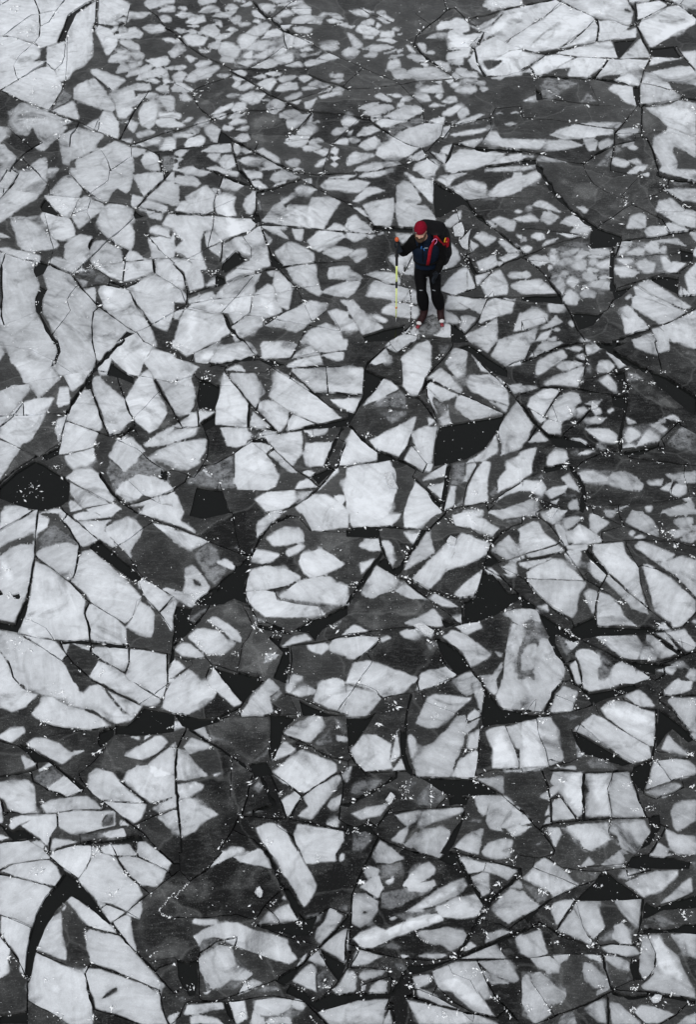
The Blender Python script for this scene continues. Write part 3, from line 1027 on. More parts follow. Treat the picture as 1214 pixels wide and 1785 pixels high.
w 430 1195 400 1080 530 1000 560 860 650 785 700 800 710 900 760 980 690 1010 620 1040 620 1080 540 1130
w 630 1080 740 1010 960 905 1075 930 1060 970 960 1060 850 1125 780 1100
w 1070 980 1140 965 1214 990 1214 1110 1150 1110
w 890 1180 950 1110 1060 1065 1150 1100 1190 1195 890 1195
w 1075 720 1080 680 1160 665 1220 670 1220 760 1080 755
w 1030 850 1080 820 1214 770 1214 885 1120 870
w 1160 910 1220 900 1220 960
g 735 185 800 170 820 185 740 230
g 600 200 620 290 590 300 580 210
g 740 400 800 400 760 440
v 340 260 400 280 440 360 490 490 540 580 520 600 450 540 400 470 370 350
v 790 260 840 280 900 350 920 390 870 395 820 330
v 930 250 960 260 970 390 945 390
v 120 960 170 960 140 1100 125 1190 95 1190 110 1050
v 150 960 230 850 280 790 200 900
v 610 920 680 915 720 980 690 1015 650 980
v 320 830 360 850 345 880 320 870
v 380 930 410 950 390 985
p 555 300 590 300 605 360 570 370 545 350
p 655 520 700 600 765 650 740 690 680 670
p 290 720 350 740 360 780 310 810 290 790
p 340 640 430 555 520 615 360 720 330 700
d 620 1040 680 1010 700 1030 640 1075
c 14 580 150 700 130 880 65
c 16 0 300 120 305 210 310
c 5 210 310 440 325 560 340
c 18 255 0 390 55 550 110 600 135
c 20 470 10 520 70 570 130
c 10 820 0 1000 30 1214 20
c 6 880 60 1010 130 1130 190 1214 230
c 6 580 375 740 385 1000 410 1214 425
c 7 300 160 280 220 285 310 265 410
c 4 210 300 425 200
c 6 575 380 530 425 380 470 240 540 100 615 
c 8 570 150 575 280 550 330
c 8 340 500 325 630
c 12 610 390 640 500 670 560
c 9 980 635 850 655 740 680 570 705 430 750 340 790 250 820 110 860
c 3 100 620 320 640
c 5 0 600 70 610 100 620 40 575 
c 9 0 650 70 730 95 840 90 940
c 6 0 980 100 930 280 890
c 4 95 950 330 990 620 1020 730 1040 950 1080 1150 1115
c 5 280 890 430 880 620 855 830 830 1010 800
c 5 555 730 430 880 330 990
c 22 345 990 390 1090 450 1160
c 3 480 460 540 540 540 610
c 4 440 680 590 705
c 6 850 800 910 920 960 1050
c 6 620 1080 740 1010 860 940
c 5 740 690 840 800
c 8 980 640 1214 635
c 6 80 915 50 830 0 800
c 7 965 1050 1060 980
c 5 1080 970 1160 1110
c 5 545 890 530 980 420 1070
b 30 470 30
b 935 525 20
b 745 350 20
b 265 715 30
b 640 930 30
b 360 15 20
T 607 298
w 75 40 110 20 210 5 320 -10 210 40 100 48
w -10 30 60 30 30 50 -10 60
w -10 75 60 62 155 85 120 130 70 155 -10 150
w 30 215 90 150 120 120 200 120 260 140 140 180 60 218
w 335 200 340 110 380 82 430 85 490 150 510 215 470 240 540 245 610 320 610 360 450 390 360 390 335 320 330 240
w 105 245 180 215 320 190 320 300 300 385 185 380 150 330
w 30 255 90 265 140 325 120 320
w 395 15 450 40 480 55 600 70 590 230 500 145 440 75
w 455 -10 615 -10 600 65 540 50
w 615 70 640 45 740 25 835 15 740 60 700 110
w 680 5 780 -5 740 20
w 710 120 830 75 880 72 960 95 970 180 835 208
w 970 170 1040 95 1140 50 1160 10 1214 15 1214 140 1100 180 1000 185
w 670 210 710 190 735 190 695 230
w 660 380 720 320 790 275 785 340 710 395
w 0 340 50 310 110 360 190 440 60 435 0 415
w -10 430 120 440 130 460 50 500 -10 465
w 130 445 195 450 160 478
w 205 440 240 430 250 440 215 450
w 330 440 445 440 380 508
w -10 540 40 555 20 580 -10 585
w 0 590 60 550 130 545 130 600 60 640
w 285 605 450 570 460 575 390 660 375 720 340 690
w 400 675 460 600 470 665
w 380 710 460 665 460 730
w 650 390 690 430 700 490 770 560 775 620 740 660 645 692 650 600
w 875 465 940 425 1035 470 960 530
w 850 480 915 520 860 570
w 1045 490 1080 480 1195 560 1110 575
w 1050 610 1110 580 1190 580 1190 600 1090 640
w 1050 630 1085 645 1050 665
w 945 350 990 350 1040 390 1000 395
w 995 345 1050 320 1170 355 1160 420 1110 420
w 1150 335 1214 315 1214 355
w 1160 285 1190 270 1214 285 1200 295
w 1175 450 1214 450 1214 490
w 1150 520 1180 510 1200 530
w 895 640 1000 595 1030 600 1040 660 930 710
w 885 735 990 700 900 805
w 925 800 1000 720 1060 690 1120 800 1105 860 970 880
w 1110 735 1140 705 1214 705 1214 755 1140 750
w 1130 800 1214 765 1214 860
w 645 835 700 760 780 690 830 680 830 830 740 870
w 830 830 835 685 885 800 880 825
w 690 870 780 880 970 905 930 1000 830 950
w 675 960 700 870 770 920 840 960 800 970
w 915 1060 960 920 1020 885 1165 915 1140 985 980 1040
w 780 1105 790 1015 830 1010 900 1030 820 1120
w 665 1040 670 970 760 1020 780 1060 720 1065
w 815 1150 960 1075 1040 1030 1040 1195 850 1195
w 1150 1120 1200 990 1214 990 1214 1110
w 1050 1180 1120 1150 1214 1130 1214 1195 1050 1195
w 1080 885 1170 895 1120 905
w -10 680 50 710 100 750 0 770
w -10 770 90 770 50 840 -10 890
w 125 725 200 700 300 710 350 735 365 790 280 780
w 125 870 160 790 190 765 330 800 430 825 400 880 360 915
w 390 915 430 830 440 920
w 235 990 260 945 310 920 440 930 440 1030 350 1015
w -10 905 40 905 120 1000 250 1100 100 1145 50 1050 0 970
w -10 1020 40 1040 80 1110 -10 1115
w 155 1015 200 1005 280 1040 260 1065 220 1045
w 295 1195 350 1150 440 1135 500 1160 460 1195
w 380 1130 430 1090 430 1110 400 1135
w 530 850 560 740 600 830 610 970 640 960 680 1000 600 1000 550 1020 545 960
w 445 820 480 850 490 930 440 920
w 445 1025 440 940 490 950 500 1000 470 1030
g 430 1145 540 1030 640 980 715 1075 715 1165 560 1150
w 430 1120 470 1080 490 1130 450 1145
w 640 1130 680 1075 715 1075 715 1165 600 1150
p 600 70 835 210 830 240 790 240 730 280 640 330 610 330 600 240
p 170 385 335 390 450 395 450 430 330 425 170 420
p 830 570 900 710 880 730 810 620
d 690 190 740 185 700 235 670 212
p 720 1060 810 1120 830 1180 850 1195 720 1195
p 250 1100 400 1070 380 1130 280 1190 120 1195 100 1150
c 8 600 60 605 240 610 340
c 12 600 70 720 130 835 210
c 30 800 200 900 310 1000 390
c 12 1000 390 1110 480 1214 560
c 5 830 210 1000 195 1214 185
c 6 25 260 110 310 170 375
c 5 0 430 190 440
c 6 870 570 830 480 790 380 
c 14 1214 600 1060 665 900 720
c 6 640 700 780 665 890 620 
c 6 640 845 760 870 900 885 1214 880
c 5 740 870 890 820
c 8 870 690 890 800
c 8 970 900 930 1000 890 1070 820 1140
c 5 970 880 1010 840 
c 5 100 730 250 780 370 805
c 6 430 820 440 930 440 1060
c 5 380 1130 560 1170 710 1170
c 12 470 1050 400 1120 300 1170
c 4 370 915 440 930
c 4 1040 1070 930 1075
c 5 1000 710 930 790
c 8 380 720 450 600
b 775 440 30
b 810 500 35
b 1030 580 15
b 820 660 20
b 830 600 20
r 240 690 300 700
r 430 810 445 930 440 1010
b 800 1050 20
T 910 298
w -10 30 100 5 130 10 135 45 60 100 -10 125
w 75 235 120 208 180 220 275 290 190 275 100 255
w 0 315 60 305 120 340 110 355 0 358
w 130 340 150 285 200 285 265 325 190 378
w 30 260 75 245 65 270
w 265 370 310 325 360 310 400 325 470 385 485 410 460 445 340 430 370 390
w 375 250 430 250 470 275 440 295
w 60 460 100 435 150 440 165 475 120 495
w 145 525 170 490 260 470 230 500 150 528
w 0 480 20 460 40 490 -10 500
w -10 540 30 518 80 545 40 575 -10 560
w 240 435 280 435 400 455 330 470
g 230 545 330 495 470 490 470 560 420 550 300 560
w 270 575 350 555 400 545 370 580 290 595
w 365 605 420 550 480 575 400 620
w 470 545 580 545 615 570 580 590 490 580
w 205 555 230 548 245 570 215 575
w 40 610 100 590 180 595 190 640 120 665 90 660
w 195 590 230 585 265 625 230 660 200 640
w 250 650 300 615 340 615 300 660
w 340 665 390 635 450 625 440 690 380 690
w 465 640 490 615 525 630 500 665
w 515 660 550 635 615 620 615 675 550 680
w 450 690 480 675 540 690 500 710
w 460 600 500 585 570 600 500 612
w 180 675 195 660 215 680 190 690
w 265 725 290 700 320 715 300 745
w 420 735 460 705 530 735 480 770
w 540 745 580 725 615 740 570 760
w 310 780 350 735 405 775 360 815
w 430 805 510 770 580 760 615 775 620 825 560 825
w 190 745 260 735 305 800 285 870
w 285 905 300 870 340 825 400 880 385 935 310 930
w 400 860 450 820 520 850 510 890 430 880
g 530 850 570 840 595 860 560 880
w 0 710 40 700 70 735 40 755 0 755
w -10 765 130 760 220 830 240 858 0 862
w 0 1000 60 965 130 970 185 1000 180 1050 100 1085 0 1115
w 180 925 280 925 310 955 290 980 190 990
w 115 1100 190 1055 240 1010 290 1055 210 1090 140 1105
w -10 1130 110 1095 90 1195 -10 1195
w 90 1190 140 1130 210 1105 170 1180
w 220 1105 250 1090 270 1105 240 1120
w 730 400 760 320 830 295 865 310 865 395 820 405
w 850 420 900 390 1010 385 1025 455 890 460
w 1000 365 1060 370 1170 420 1030 430
w 935 280 950 215 1035 200 1130 270 1214 290 1214 405 1100 380 1000 320
w 980 130 1100 125 1220 130 1220 215 1130 205
w 960 0 1220 0 1220 80 1080 45
g 1040 60 1120 65 1200 105 1060 110
w 690 515 740 485 770 490 750 525 710 530
w 680 560 730 530 740 550 690 580
w 730 575 800 545 860 550 830 600 780 580
w 860 535 900 495 940 500 960 570 910 575 870 555
w 930 490 1080 475 1150 530 1030 505
w 970 550 1000 530 1000 570 970 575
w 670 625 760 615 780 640 720 660
w 640 680 720 675 830 715 780 745 690 750
w 800 650 860 628 930 650 920 710 870 715 820 690
w 975 610 1000 605 1040 650 1060 640 1150 650 1080 710 1030 715 990 690
w 1135 740 1180 680 1220 640 1220 865 1170 865
w 1185 580 1220 530 1220 610
w 1170 430 1220 430 1220 510
w 780 805 820 800 900 860 1050 940 1160 980 1060 960 920 905 800 870
w 810 795 880 755 950 800 1060 870 1185 945 1140 960 1000 900 900 850
w 765 950 770 890 800 868 920 910 1140 985 1060 1040 970 1070 850 1000
w 690 960 740 940 800 1000 895 1095 720 1140
w 960 1090 1170 995 1220 970 1220 1195 1050 1195 1010 1140
w 910 1105 960 1095 1030 1150 1030 1195 930 1195
w 760 1195 900 1135 940 1195
w 720 890 750 865 770 875 740 898
w 1090 870 1110 810 1125 870
w 1125 820 1175 865 1125 868
w 410 1170 480 1190 420 1195
w 320 1060 350 1040 370 1080 350 1090
w 180 1170 240 1150 240 1190 200 1190
w 740 20 760 -5 840 -10 800 20
w 830 25 890 15 880 40
p 485 400 540 395 700 450 690 490 640 540 480 540 475 460
p 630 830 780 800 700 880 650 900
p 350 985 540 995 570 990 500 1080 400 1110 380 1060
p 880 750 1010 730 1100 745 1090 860 1030 830
p 1100 540 1200 560 1190 640 1110 640
p 0 870 270 860 290 930 0 905
c 30 145 20 220 150 330 260 450 360 530 400
c 30 640 530 625 640 630 840
c 6 0 405 240 420 430 455
c 7 450 455 280 490 100 565 0 600
c 12 0 600 130 690 230 830 290 910
c 10 290 910 340 1000 390 1110 450 1190
c 5 440 0 500 90 600 150 730 200
c 5 820 45 700 170
c 5 620 0 830 45
c 6 540 385 640 320 740 250
c 6 770 240 880 290 980 340 1030 420
c 7 770 225 900 185 980 150
c 12 980 130 1090 205 1214 280
c 22 950 30 1060 60 1214 85
c 5 960 290 1130 285
c 20 820 475 1030 445 1200 420
c 8 660 605 800 600 1000 590
c 6 640 830 780 780 1000 720 1110 720
c 12 640 900 600 970 540 990
c 5 770 790 930 890 1080 960 1200 1000
c 7 890 1095 1050 1050 1214 960
c 24 640 1190 760 1150 890 1105
c 8 905 1110 940 1190
c 8 1100 710 1200 640
c 14 1214 870 1100 870
c 4 40 625 250 635
c 5 0 1045 160 1020
c 6 0 1115 180 1060
c 10 1030 60 1020 100 970 140
c 18 700 470 650 600
b 260 165 15
b 720 235 25
b 400 390 20
b 440 820 20
b 630 930 12
b 990 90 25
b 740 675 15
r 985 135 1090 200 1214 275
T 0 596
w -10 20 30 80 0 130 -10 130
w 5 -10 380 -10 395 50 390 110 360 180 400 240 435 245 290 380 262 390 212 305 165 285 130 210 80 150
w 390 -10 640 -10 665 120 640 200 630 215 580 290 505 350 480 320 440 240 410 240 375 180 410 90
w 650 -10 830 -10 760 60 690 130 665 110
w 680 190 700 150 765 100 775 130 755 225 700 235
w 760 105 860 -10 1080 -10 1085 30 1060 50 1000 150 970 250 920 240 830 170
w 1000 150 1060 55 1214 90 1214 290 1080 260
w 1080 260 1214 295 1214 490 1190 450 1150 360 1110 300
w -10 355 90 310 210 300 190 360 130 440 40 550 -10 590
w -10 670 0 600 80 500 140 440 270 395 375 400 330 490 280 580 220 680 150 710 130 740
w -10 690 60 710 140 750 90 830 30 900 0 960 -10 960
w 395 430 415 325 480 320 485 435 405 468
w 475 485 540 390 590 340 625 340 690 500 710 600 690 625 560 590 460 550
w 385 600 400 545 460 510 470 530 440 610 405 700
w 410 790 450 580 480 560 690 640 655 700 650 735 440 790
w 445 795 655 745 665 830 600 870 540 880 515 895 465 850
w 640 290 650 250 690 235 750 310 870 410 890 470 920 545 830 630 755 655 720 540 680 430
w 870 420 930 310 970 245 1030 200 1060 230 1090 350 1140 430 1165 500 1100 610 1040 640 940 550 900 480
w 455 950 540 890 620 880 700 930 740 1010 795 1100 780 1125 640 1060
w 485 1040 490 985 640 1065 770 1130 580 1155 510 1090
w 480 1110 520 1110 575 1165 490 1190
w 600 1165 790 1130 850 1170 800 1195 620 1195
w 1000 720 1060 670 1214 590 1214 710 1110 730 1020 735
w 1040 820 1100 760 1214 710 1214 870 1150 845
w 815 690 860 655 930 690 1010 760 940 840 860 905 800 840 755 800
g 860 905 940 840 1000 790 1060 840 1110 880 1130 960 1100 960 960 920 890 970
w 890 970 970 930 1090 950 1180 1000 1214 1030 1070 1090 1000 1070
w 800 1060 850 990 890 975 990 1060 970 1100 900 1120
g 740 900 770 840 840 890 850 960 830 1040 790 1040
w 910 1135 1060 1090 1214 1045 1214 1130 1150 1130
w 980 1195 1010 1130 1060 1105 1130 1130 1214 1150 1214 1195
w 20 1195 30 1150 100 1140 195 1165 195 1195
w 210 1195 270 1160 265 1195
w 280 1195 350 1175 420 1165 450 1195
v 230 60 260 60 250 75 220 75
v 990 90 1060 60 1020 130
p -10 1015 20 985 110 905 240 825 300 850 450 950 485 990 478 1110 420 1150 280 1180 200 1165 60 1120 -10 1090
p 290 790 410 730 410 790 320 830
p 590 310 640 260 640 340 600 335
p 1120 890 1180 900 1160 970 1115 960
p 770 140 850 200 930 245 930 300 830 260 740 230
c 5 -10 20 210 60 370 130 500 220
c 5 0 345 200 290 420 240 640 205
c 26 395 -10 410 70 365 175
c 10 640 -10 660 80 670 180
c 26 860 -10 760 80 660 190 590 300 520 400 470 510
c 12 470 510 430 640 410 750
c 6 680 205 850 225 1060 260 1214 290
c 6 640 290 760 265 
c 10 640 340 690 510 750 650
c 7 465 555 690 635
c 5 430 790 650 735
c 10 160 430 90 520 0 590
c 2 0 520 320 505 480 500
c 7 0 675 130 740 260 800
c 12 260 800 100 900 0 990
c 7 270 800 350 750 410 720
c 12 870 410 900 500 930 550
c 2 920 550 1110 350
c 14 1085 280 1140 380 1200 480
c 6 300 870 450 950 640 1050 780 1130
c 4 480 1190 640 1150 780 1130
c 22 690 920 770 1040 830 1110 960 1190
c 7 830 1140 960 1120 1100 1075 1214 1030
c 7 820 690 950 750 1060 850 1150 890 1214 900
c 4 820 690 960 650
c 14 690 640 760 660 850 630
c 6 1000 0 1120 55 1214 100
c 2 900 980 1000 1070 1120 1130
c 12 840 670 940 590
b 222 60 12
b 380 580 20
b 670 720 15
b 390 875 18
b 1195 20 25
b 1050 690 15
b 870 1120 15
b 660 800 10
b 210 1030 60
T 303 596
w -10 -10 290 -10 140 80 90 95 40 60 -10 40
w 140 80 300 20 280 90 230 155 150 140
w 245 145 280 80 330 30 480 0 530 10 580 85 440 130 300 150
w 605 40 615 5 780 0 860 25 810 110 615 120
w 820 120 880 60 950 40 1020 90
w 915 -10 1214 -10 1205 60 1020 80 960 40
w 790 165 850 130 1015 95 1040 160 900 175 790 180
w 1030 95 1190 70 1180 130 1120 135
w 820 195 860 190 1060 180 1075 350 960 345 850 230
w 1060 185 1214 180 1214 360 1080 350
w -10 115 110 150 180 180 120 240 140 330 150 390 130 460 110 510 40 525 -10 490
w 360 200 430 165 470 170 500 210
w 400 220 550 215 635 350 590 400 570 465 460 330 400 250
w 335 310 345 220 370 240 430 310 525 440 510 500 510 600 290 585 290 465 310 400
w 320 600 510 600 525 660 500 720 440 735 370 725 345 660
w 530 590 550 490 670 595 600 600
w 590 480 590 430 650 405 710 420 800 480 790 560 740 630
w 660 380 700 270 720 200 900 300 1060 430 1170 530 1000 570 890 520 800 480 690 405
w 790 620 795 560 830 500 980 570 850 610
w 900 620 1075 600 1060 640 970 665
w 590 655 630 625 720 635 670 700
w 670 710 690 650 800 635 890 625 895 680 890 780 830 865 750 800
w 905 780 920 710 1000 700 1110 700 1080 770 1045 865 920 865
w 540 700 600 705 690 730 640 780 600 740
w 660 780 700 755 860 910 800 900
w 425 770 530 700 600 745 680 830 735 930 710 1000 650 1035 440 1030 425 980
w 845 1025 870 980 930 955 1000 1015 920 1020
w 890 910 930 895 990 910 950 940
w 1005 1035 1140 870 1150 900 1080 970
w 1140 860 1214 680 1214 860
w 1170 985 1214 920 1214 1150
w 560 1100 640 1055 840 1040 860 1100 800 1160 640 1185
w 850 1150 930 1090 970 1060 1060 1060 1160 1120 1214 1180 1200 1195 880 1195
w 860 1050 970 1040 900 1105
w 1110 1070 1180 1065 1195 1100 1170 1140
w -10 620 170 600 150 650 50 690 -10 700
w -10 590 50 570 120 510 160 500 170 590 60 605
w 170 480 220 490 290 490 200 550 170 580
w -10 710 130 690 230 685 220 760 170 850 110 890 -10 880
w 90 860 130 830 190 840 90 900
w -10 1195 -10 1040 30 1080 70 1195
w 1085 405 1214 400 1214 480 1150 460
g 90 960 210 880 420 780 425 1030 300 1025 100 1000
g 510 620 620 625 540 690 510 700
g 210 220 240 215 240 250 220 250
w 200 890 215 900 260 940 230 920
p 180 265 240 270 320 312 312 400 285 480 230 468 175 475 160 420 172 340
p 190 570 290 500 285 590 220 625
p 160 1010 330 1030 360 1110 385 1190 300 1215 200 1235 110 1210 140 1080
p 750 630 1000 570 1214 530 1214 590 1080 600 900 615
p 570 660 640 660 670 710 540 700
p 960 930 1090 870 1130 880 1010 1000
p 620 610 690 595 720 630 
p 450 140 580 120 700 125 790 160 690 180 600 130
v 500 880 640 825 640 840 510 910
v 180 100 260 60 280 90 240 130
c 5 310 0 140 75
c 6 0 105 130 145 250 165 360 180
c 26 250 165 400 140 560 110
c 10 490 -10 550 70 600 110
c 9 590 122 720 125 800 125
c 6 800 120 1000 80 1214 65
c 5 820 115 870 10
c 6 360 185 450 140
c 9 350 200 430 310 570 480 720 630
c 4 330 310 460 305
c 4 380 210 640 215
c 8 680 180 860 290 1000 380 1090 450 1214 500
c 12 830 220 950 330 980 350 1214 370
c 10 1060 190 1075 350
c 5 0 280 140 230
c 2 0 285 130 320 330 310
c 5 0 605 200 595
c 10 165 480 170 590
c 4 290 590 450 590 620 610
c 5 590 660 730 630
c 8 610 660 720 770 850 890 940 950 1010 1010
c 20 525 440 520 600
c 10 590 430 570 480
c 6 620 620 530 710 420 780 280 850 200 870
c 6 200 590 240 690 230 810 180 900 140 945 0 900
c 6 330 1035 580 1040 850 1030 1000 1020
c 20 1170 600 1100 740 1060 860
c 5 650 790 700 750
c 9 1200 700 1140 870 1010 1020 870 1130 760 1180
c 7 1140 865 1214 870
c 5 870 900 1070 870
c 6 80 980 0 1030
c 5 310 960 340 1060 390 1190
c 4 800 170 1050 175 1214 180
c 4 820 495 990 570
c 4 790 610 790 550 830 495
c 4 900 625 970 670
b 30 40 30
b 715 155 15
b 660 200 20
b 1075 850 15
b 235 230 25
b 205 485 20
r 215 880 270 930
b 130 830 12
T 607 596
w 260 40 300 -10 450 -10 345 75
w 150 150 260 50 295 100 285 140 190 162
w 375 110 480 20 560 -10 580 30 580 170 530 280 490 375 440 370 385 310 380 200
w 555 250 650 185 710 230 800 340 770 355
w 550 275 765 370 740 385 650 415 600 360 550 320
w 550 320 600 370 650 415 700 440 700 490 720 570 660 585 600 470 560 400
d 590 380 640 410 690 430 700 540 640 540 590 430
g 590 400 640 420 690 440 700 550 660 575 620 480
w 680 145 740 45 830 60 820 230 760 255 710 190
w 860 85 990 220 930 205
w 820 280 850 235 990 230 1070 270 1120 370 1120 440 1030 410 970 400 860 340
w 750 450 760 385 800 375 1090 495 860 550 790 510
w 980 410 1115 450 1100 490
w 865 -10 1040 -10 970 80
w 1000 100 1050 -10 1214 -10 1214 160 1110 175
w -10 180 110 190 105 330 95 365 -10 360
w -10 395 90 400 40 495 -10 490
w 110 445 250 260 290 270 355 330 220 400
g 90 460 220 400 360 330 410 370 410 470 300 460
g 190 475 420 480 410 520 310 585
w -10 690 30 605 100 680 205 760 200 820 -10 860
w 150 690 250 640 390 570 475 525 440 640 400 740 355 800 200 750
w 440 650 480 610 540 590 620 600 600 700 590 830 560 850 480 740
w 390 820 450 730 500 770 590 860 570 910 530 905
w 555 525 610 550 560 590
w -10 880 80 860 290 825 340 920 350 1040 330 1100 280 1195 -10 1195
w 390 1195 400 1110 470 980 550 1040 600 1120 660 1180 650 1195
w 520 975 570 920 695 850 700 940 600 955
w 550 1015 690 985 660 1070 650 1100
w 820 850 950 760 1030 650 1045 700 1040 770 960 820
g 710 1000 730 850 820 840 820 980 780 1010
w 820 950 830 855 900 850 850 940 820 980
w 840 1000 890 900 950 830 995 840 970 1000 970 1110 870 1130 810 1140
w 670 1180 710 1010 750 1010 740 1140
g 750 1150 810 1060 810 1140
w 1040 610 1180 420 1214 440 1214 740 1060 795 1080 720
w 1045 1050 1045 960 1100 900 1110 830 1214 780 1214 970
w 1110 310 1214 295 1214 340 1160 365
g 970 1060 1040 1000 1050 1060 1010 1090
w 1030 1125 1060 1080 1110 1045 1214 980 1214 1040 1120 1060
w 980 1195 1080 1170 1214 1125 1214 1195
g 720 1195 760 1170 820 1195
g 620 20 710 20 700 80 640 90
g 1000 165 1100 190 1090 220 1030 200
p 110 190 260 250 180 350 70 465 0 590 0 480 50 490 100 370
p 640 585 860 550 1090 515 1040 620 950 750 830 815 700 850 600 870 610 700
p 840 10 950 90 1110 190 1110 250 1020 230 870 85 840 70 770 40
p 600 250 545 260 510 360 490 380
p 210 770 270 780 350 820 210 830
p 550 1050 660 1120 650 1170 590 1110
p 690 860 720 860 690 1000 665 1140 650 1110
d 330 860 430 900 470 970 380 1195 290 1195 340 1040
g 680 760 720 720 760 740 790 770 740 790 700 780
c 8 550 255 770 360 1095 500
c 8 730 30 640 150 540 250 490 380
c 9 540 260 550 380 620 540
c 14 200 750 350 820 520 910
c 7 -10 865 100 850 290 825
c 12 450 940 550 1020 660 1170
c 18 710 850 690 1000 660 1180
c 9 660 1180 800 1150 960 1120
c 6 590 900 690 850 820 820
c 10 1214 970 1100 1050 1010 1110
c 14 20 595 100 680 210 770
c 18 -10 375 100 370
c 5 450 730 550 850
c 12 1100 300 1170 400
c 16 1090 500 1040 620
c 4 620 620 600 720 600 850
c 12 960 1110 1020 1140 980 1180
c 16 400 380 500 400 620 560
c 10 300 20 250 50 140 150
c 5 900 860 830 1000 800 1130
c 5 480 -10 400 50 345 75
c 10 870 80 1000 230 1120 330
c 16 1100 170 1214 130
c 6 440 640 420 720 360 800
b 640 110 25
b 300 1000 35
b 1090 300 25
r 1040 610 1060 700
b 880 1050 15
b 580 1000 12
b 295 475 12
b 130 650 20
b 900 1170 20
T 910 596
w -10 -10 70 -10 50 60 20 120 -10 140
w 50 115 120 30 170 -5 270 0 290 10 200 55
w 95 235 110 140 190 95 290 60 320 110 240 160 180 200 120 240
w 240 180 300 140 360 135 430 155 380 180 290 205
w 160 300 220 250 330 210 435 180 415 260 390 315
w 375 105 430 80 440 135
w 300 50 380 35 425 50 400 72
g 440 10 500 -10 540 30
w 450 90 440 30 510 20 560 45 500 85
g 440 250 460 120 490 120 495 240
w 525 180 540 135 610 130 650 175 610 215 530 215
w 590 75 660 100 750 160 680 185
w 540 275 600 235 650 285 665 325 655 355 600 330
w 770 -10 930 -10 950 100 870 80 790 45
w 930 -10 1025 -10 1030 60 955 80
w 1080 -10 1214 -10 1214 50
w -10 305 110 325 60 345 -10 355
w 40 450 60 390 120 350 210 325 265 345 210 420 150 515 90 490
w 60 470 160 520 170 545 130 570
w 140 600 180 545 215 440 240 390 340 350 400 370 415 420 340 480 350 520 280 560 270 640 190 640
w 175 520 210 450 240 545
w 440 435 500 415 565 405 520 450
w 480 460 540 460 555 500 520 515
w 590 485 630 465 640 480 610 505
w 320 455 370 450 370 510 340 500
w 380 465 440 455 465 480 400 515
w 440 550 520 520 600 530 550 565 460 565
w 440 610 560 605 600 610 665 655 660 710 560 700 500 660
w 330 680 400 670 460 710 400 700
w 510 735 560 735 580 755
w 730 530 800 570 740 580
w 715 670 740 610 770 600 830 660 740 710
w 800 735 860 640 900 615 955 680 900 700 840 720
w 700 745 750 715 800 740
w 905 590 970 585 1020 615 980 640
w 940 570 1000 550 1000 575
w 990 535 1050 510 1100 540 1090 560
g 1000 720 1110 590 1214 640 1214 790 1100 770
g 725 280 740 210 800 220 860 260 780 290
w -10 445 80 580 40 680 -10 730
w 45 700 120 620 185 690
w -10 770 50 750 105 740 75 840 75 910 0 965 -10 960
w 175 860 190 790 240 755 310 760 330 810 300 840 220 862
g 330 770 390 740 420 800 360 800
w 400 780 450 755 510 765 460 785
w 380 910 500 900 600 950 600 970 470 980 410 960
w 605 960 640 915 710 905 800 940 850 1000 830 1035 700 1020
w 880 980 930 960 990 950 980 1000 900 1000
w 965 1025 1000 1000 1060 970 1030 1045
w 1030 1050 1080 990 1150 1000 1140 1060 1090 1085
w 1005 925 1120 920 1200 905 1214 910 1214 985 1140 990 1060 965
w -10 1040 20 970 150 970 170 1020 140 1080 60 1040
w 160 1050 220 1020 330 1000 290 1060 200 1090
w 270 950 330 920 390 1010 400 1050 330 1010
w 320 1130 390 1090 400 1170 330 1170
g 280 1060 390 1060 380 1090 290 1090
w -10 1130 60 1100 95 1110 80 1195 -10 1195
w 970 1195 1040 1160 1190 1120 1214 1195
w 1130 1095 1180 1085 1185 1115 1140 1115
w 650 1170 740 1145 690 1170
w 860 1150 910 1150 900 1195 870 1190
w 180 1195 250 1165 310 1190
g 70 950 150 920 150 960
w 770 1180 820 1190 790 1195
g 490 1150 560 1140 570 1160
w 200 1120 260 1095 240 1140
p 550 10 740 10 620 60
p 870 190 1010 240 1110 310 1214 380 1214 520 1170 500 1080 420 950 310
p 640 220 720 200 730 290 680 290
p 620 370 720 370 720 480 640 450
p 190 650 300 660 410 690 500 740 280 740 230 730 210 700
p 320 870 370 890 410 980 430 1080 400 1180 430 1195 450 1100 440 1000 400 920
p 690 770 800 750 940 720 960 700 960 740 850 790 720 790
p 160 870 320 850 320 870 230 900 160 920
c 40 530 0 650 75 740 150 880 210
c 6 430 0 455 110 440 230 400 310
c 14 0 150 170 75 290 35 390 10 430 20
c 10 60 40 30 130
c 18 0 440 80 550 200 670 240 720
c 12 110 600 50 690
c 8 -10 370 150 320 350 330 560 360
c 5 400 280 560 240 740 180
c 12 930 0 960 120 980 220
c 5 980 220 1214 180
c 18 740 310 720 500 690 690 690 750
c 14 270 350 210 430 150 540
c 4 60 470 180 535 270 565
c 5 220 440 250 555
c 12 480 480 380 580 290 640
c 10 480 720 600 770 690 760
c 8 430 830 600 760
c 5 0 970 130 910 310 850 
c 6 750 810 900 830 1214 870
c 26 340 870 400 960 430 1060 420 1180
c 5 480 1150 700 1140 900 1125 1214 1080
c 8 180 1150 100 1190
c 5 1110 590 1214 640
c 6 780 180 860 200
c 10 1000 740 970 680 1100 560
c 4 1130 920 1150 1000
c 4 1060 965 1040 1050
c 6 160 1110 300 1170
c 8 380 130 445 160
b 505 465 20
b 375 570 15
b 990 215 15
b 690 690 15
b 780 260 25
r 150 945 60 1080 180 1130
b 450 1080 20
b 600 770 30
b 1090 560 15
r 850 820 1000 850
b 740 340 20
b 300 880 20
r 320 455 350 510
b 910 300 15
T 0 893
w 10 -10 220 -10 60 100 0 130 -10 130 5 60
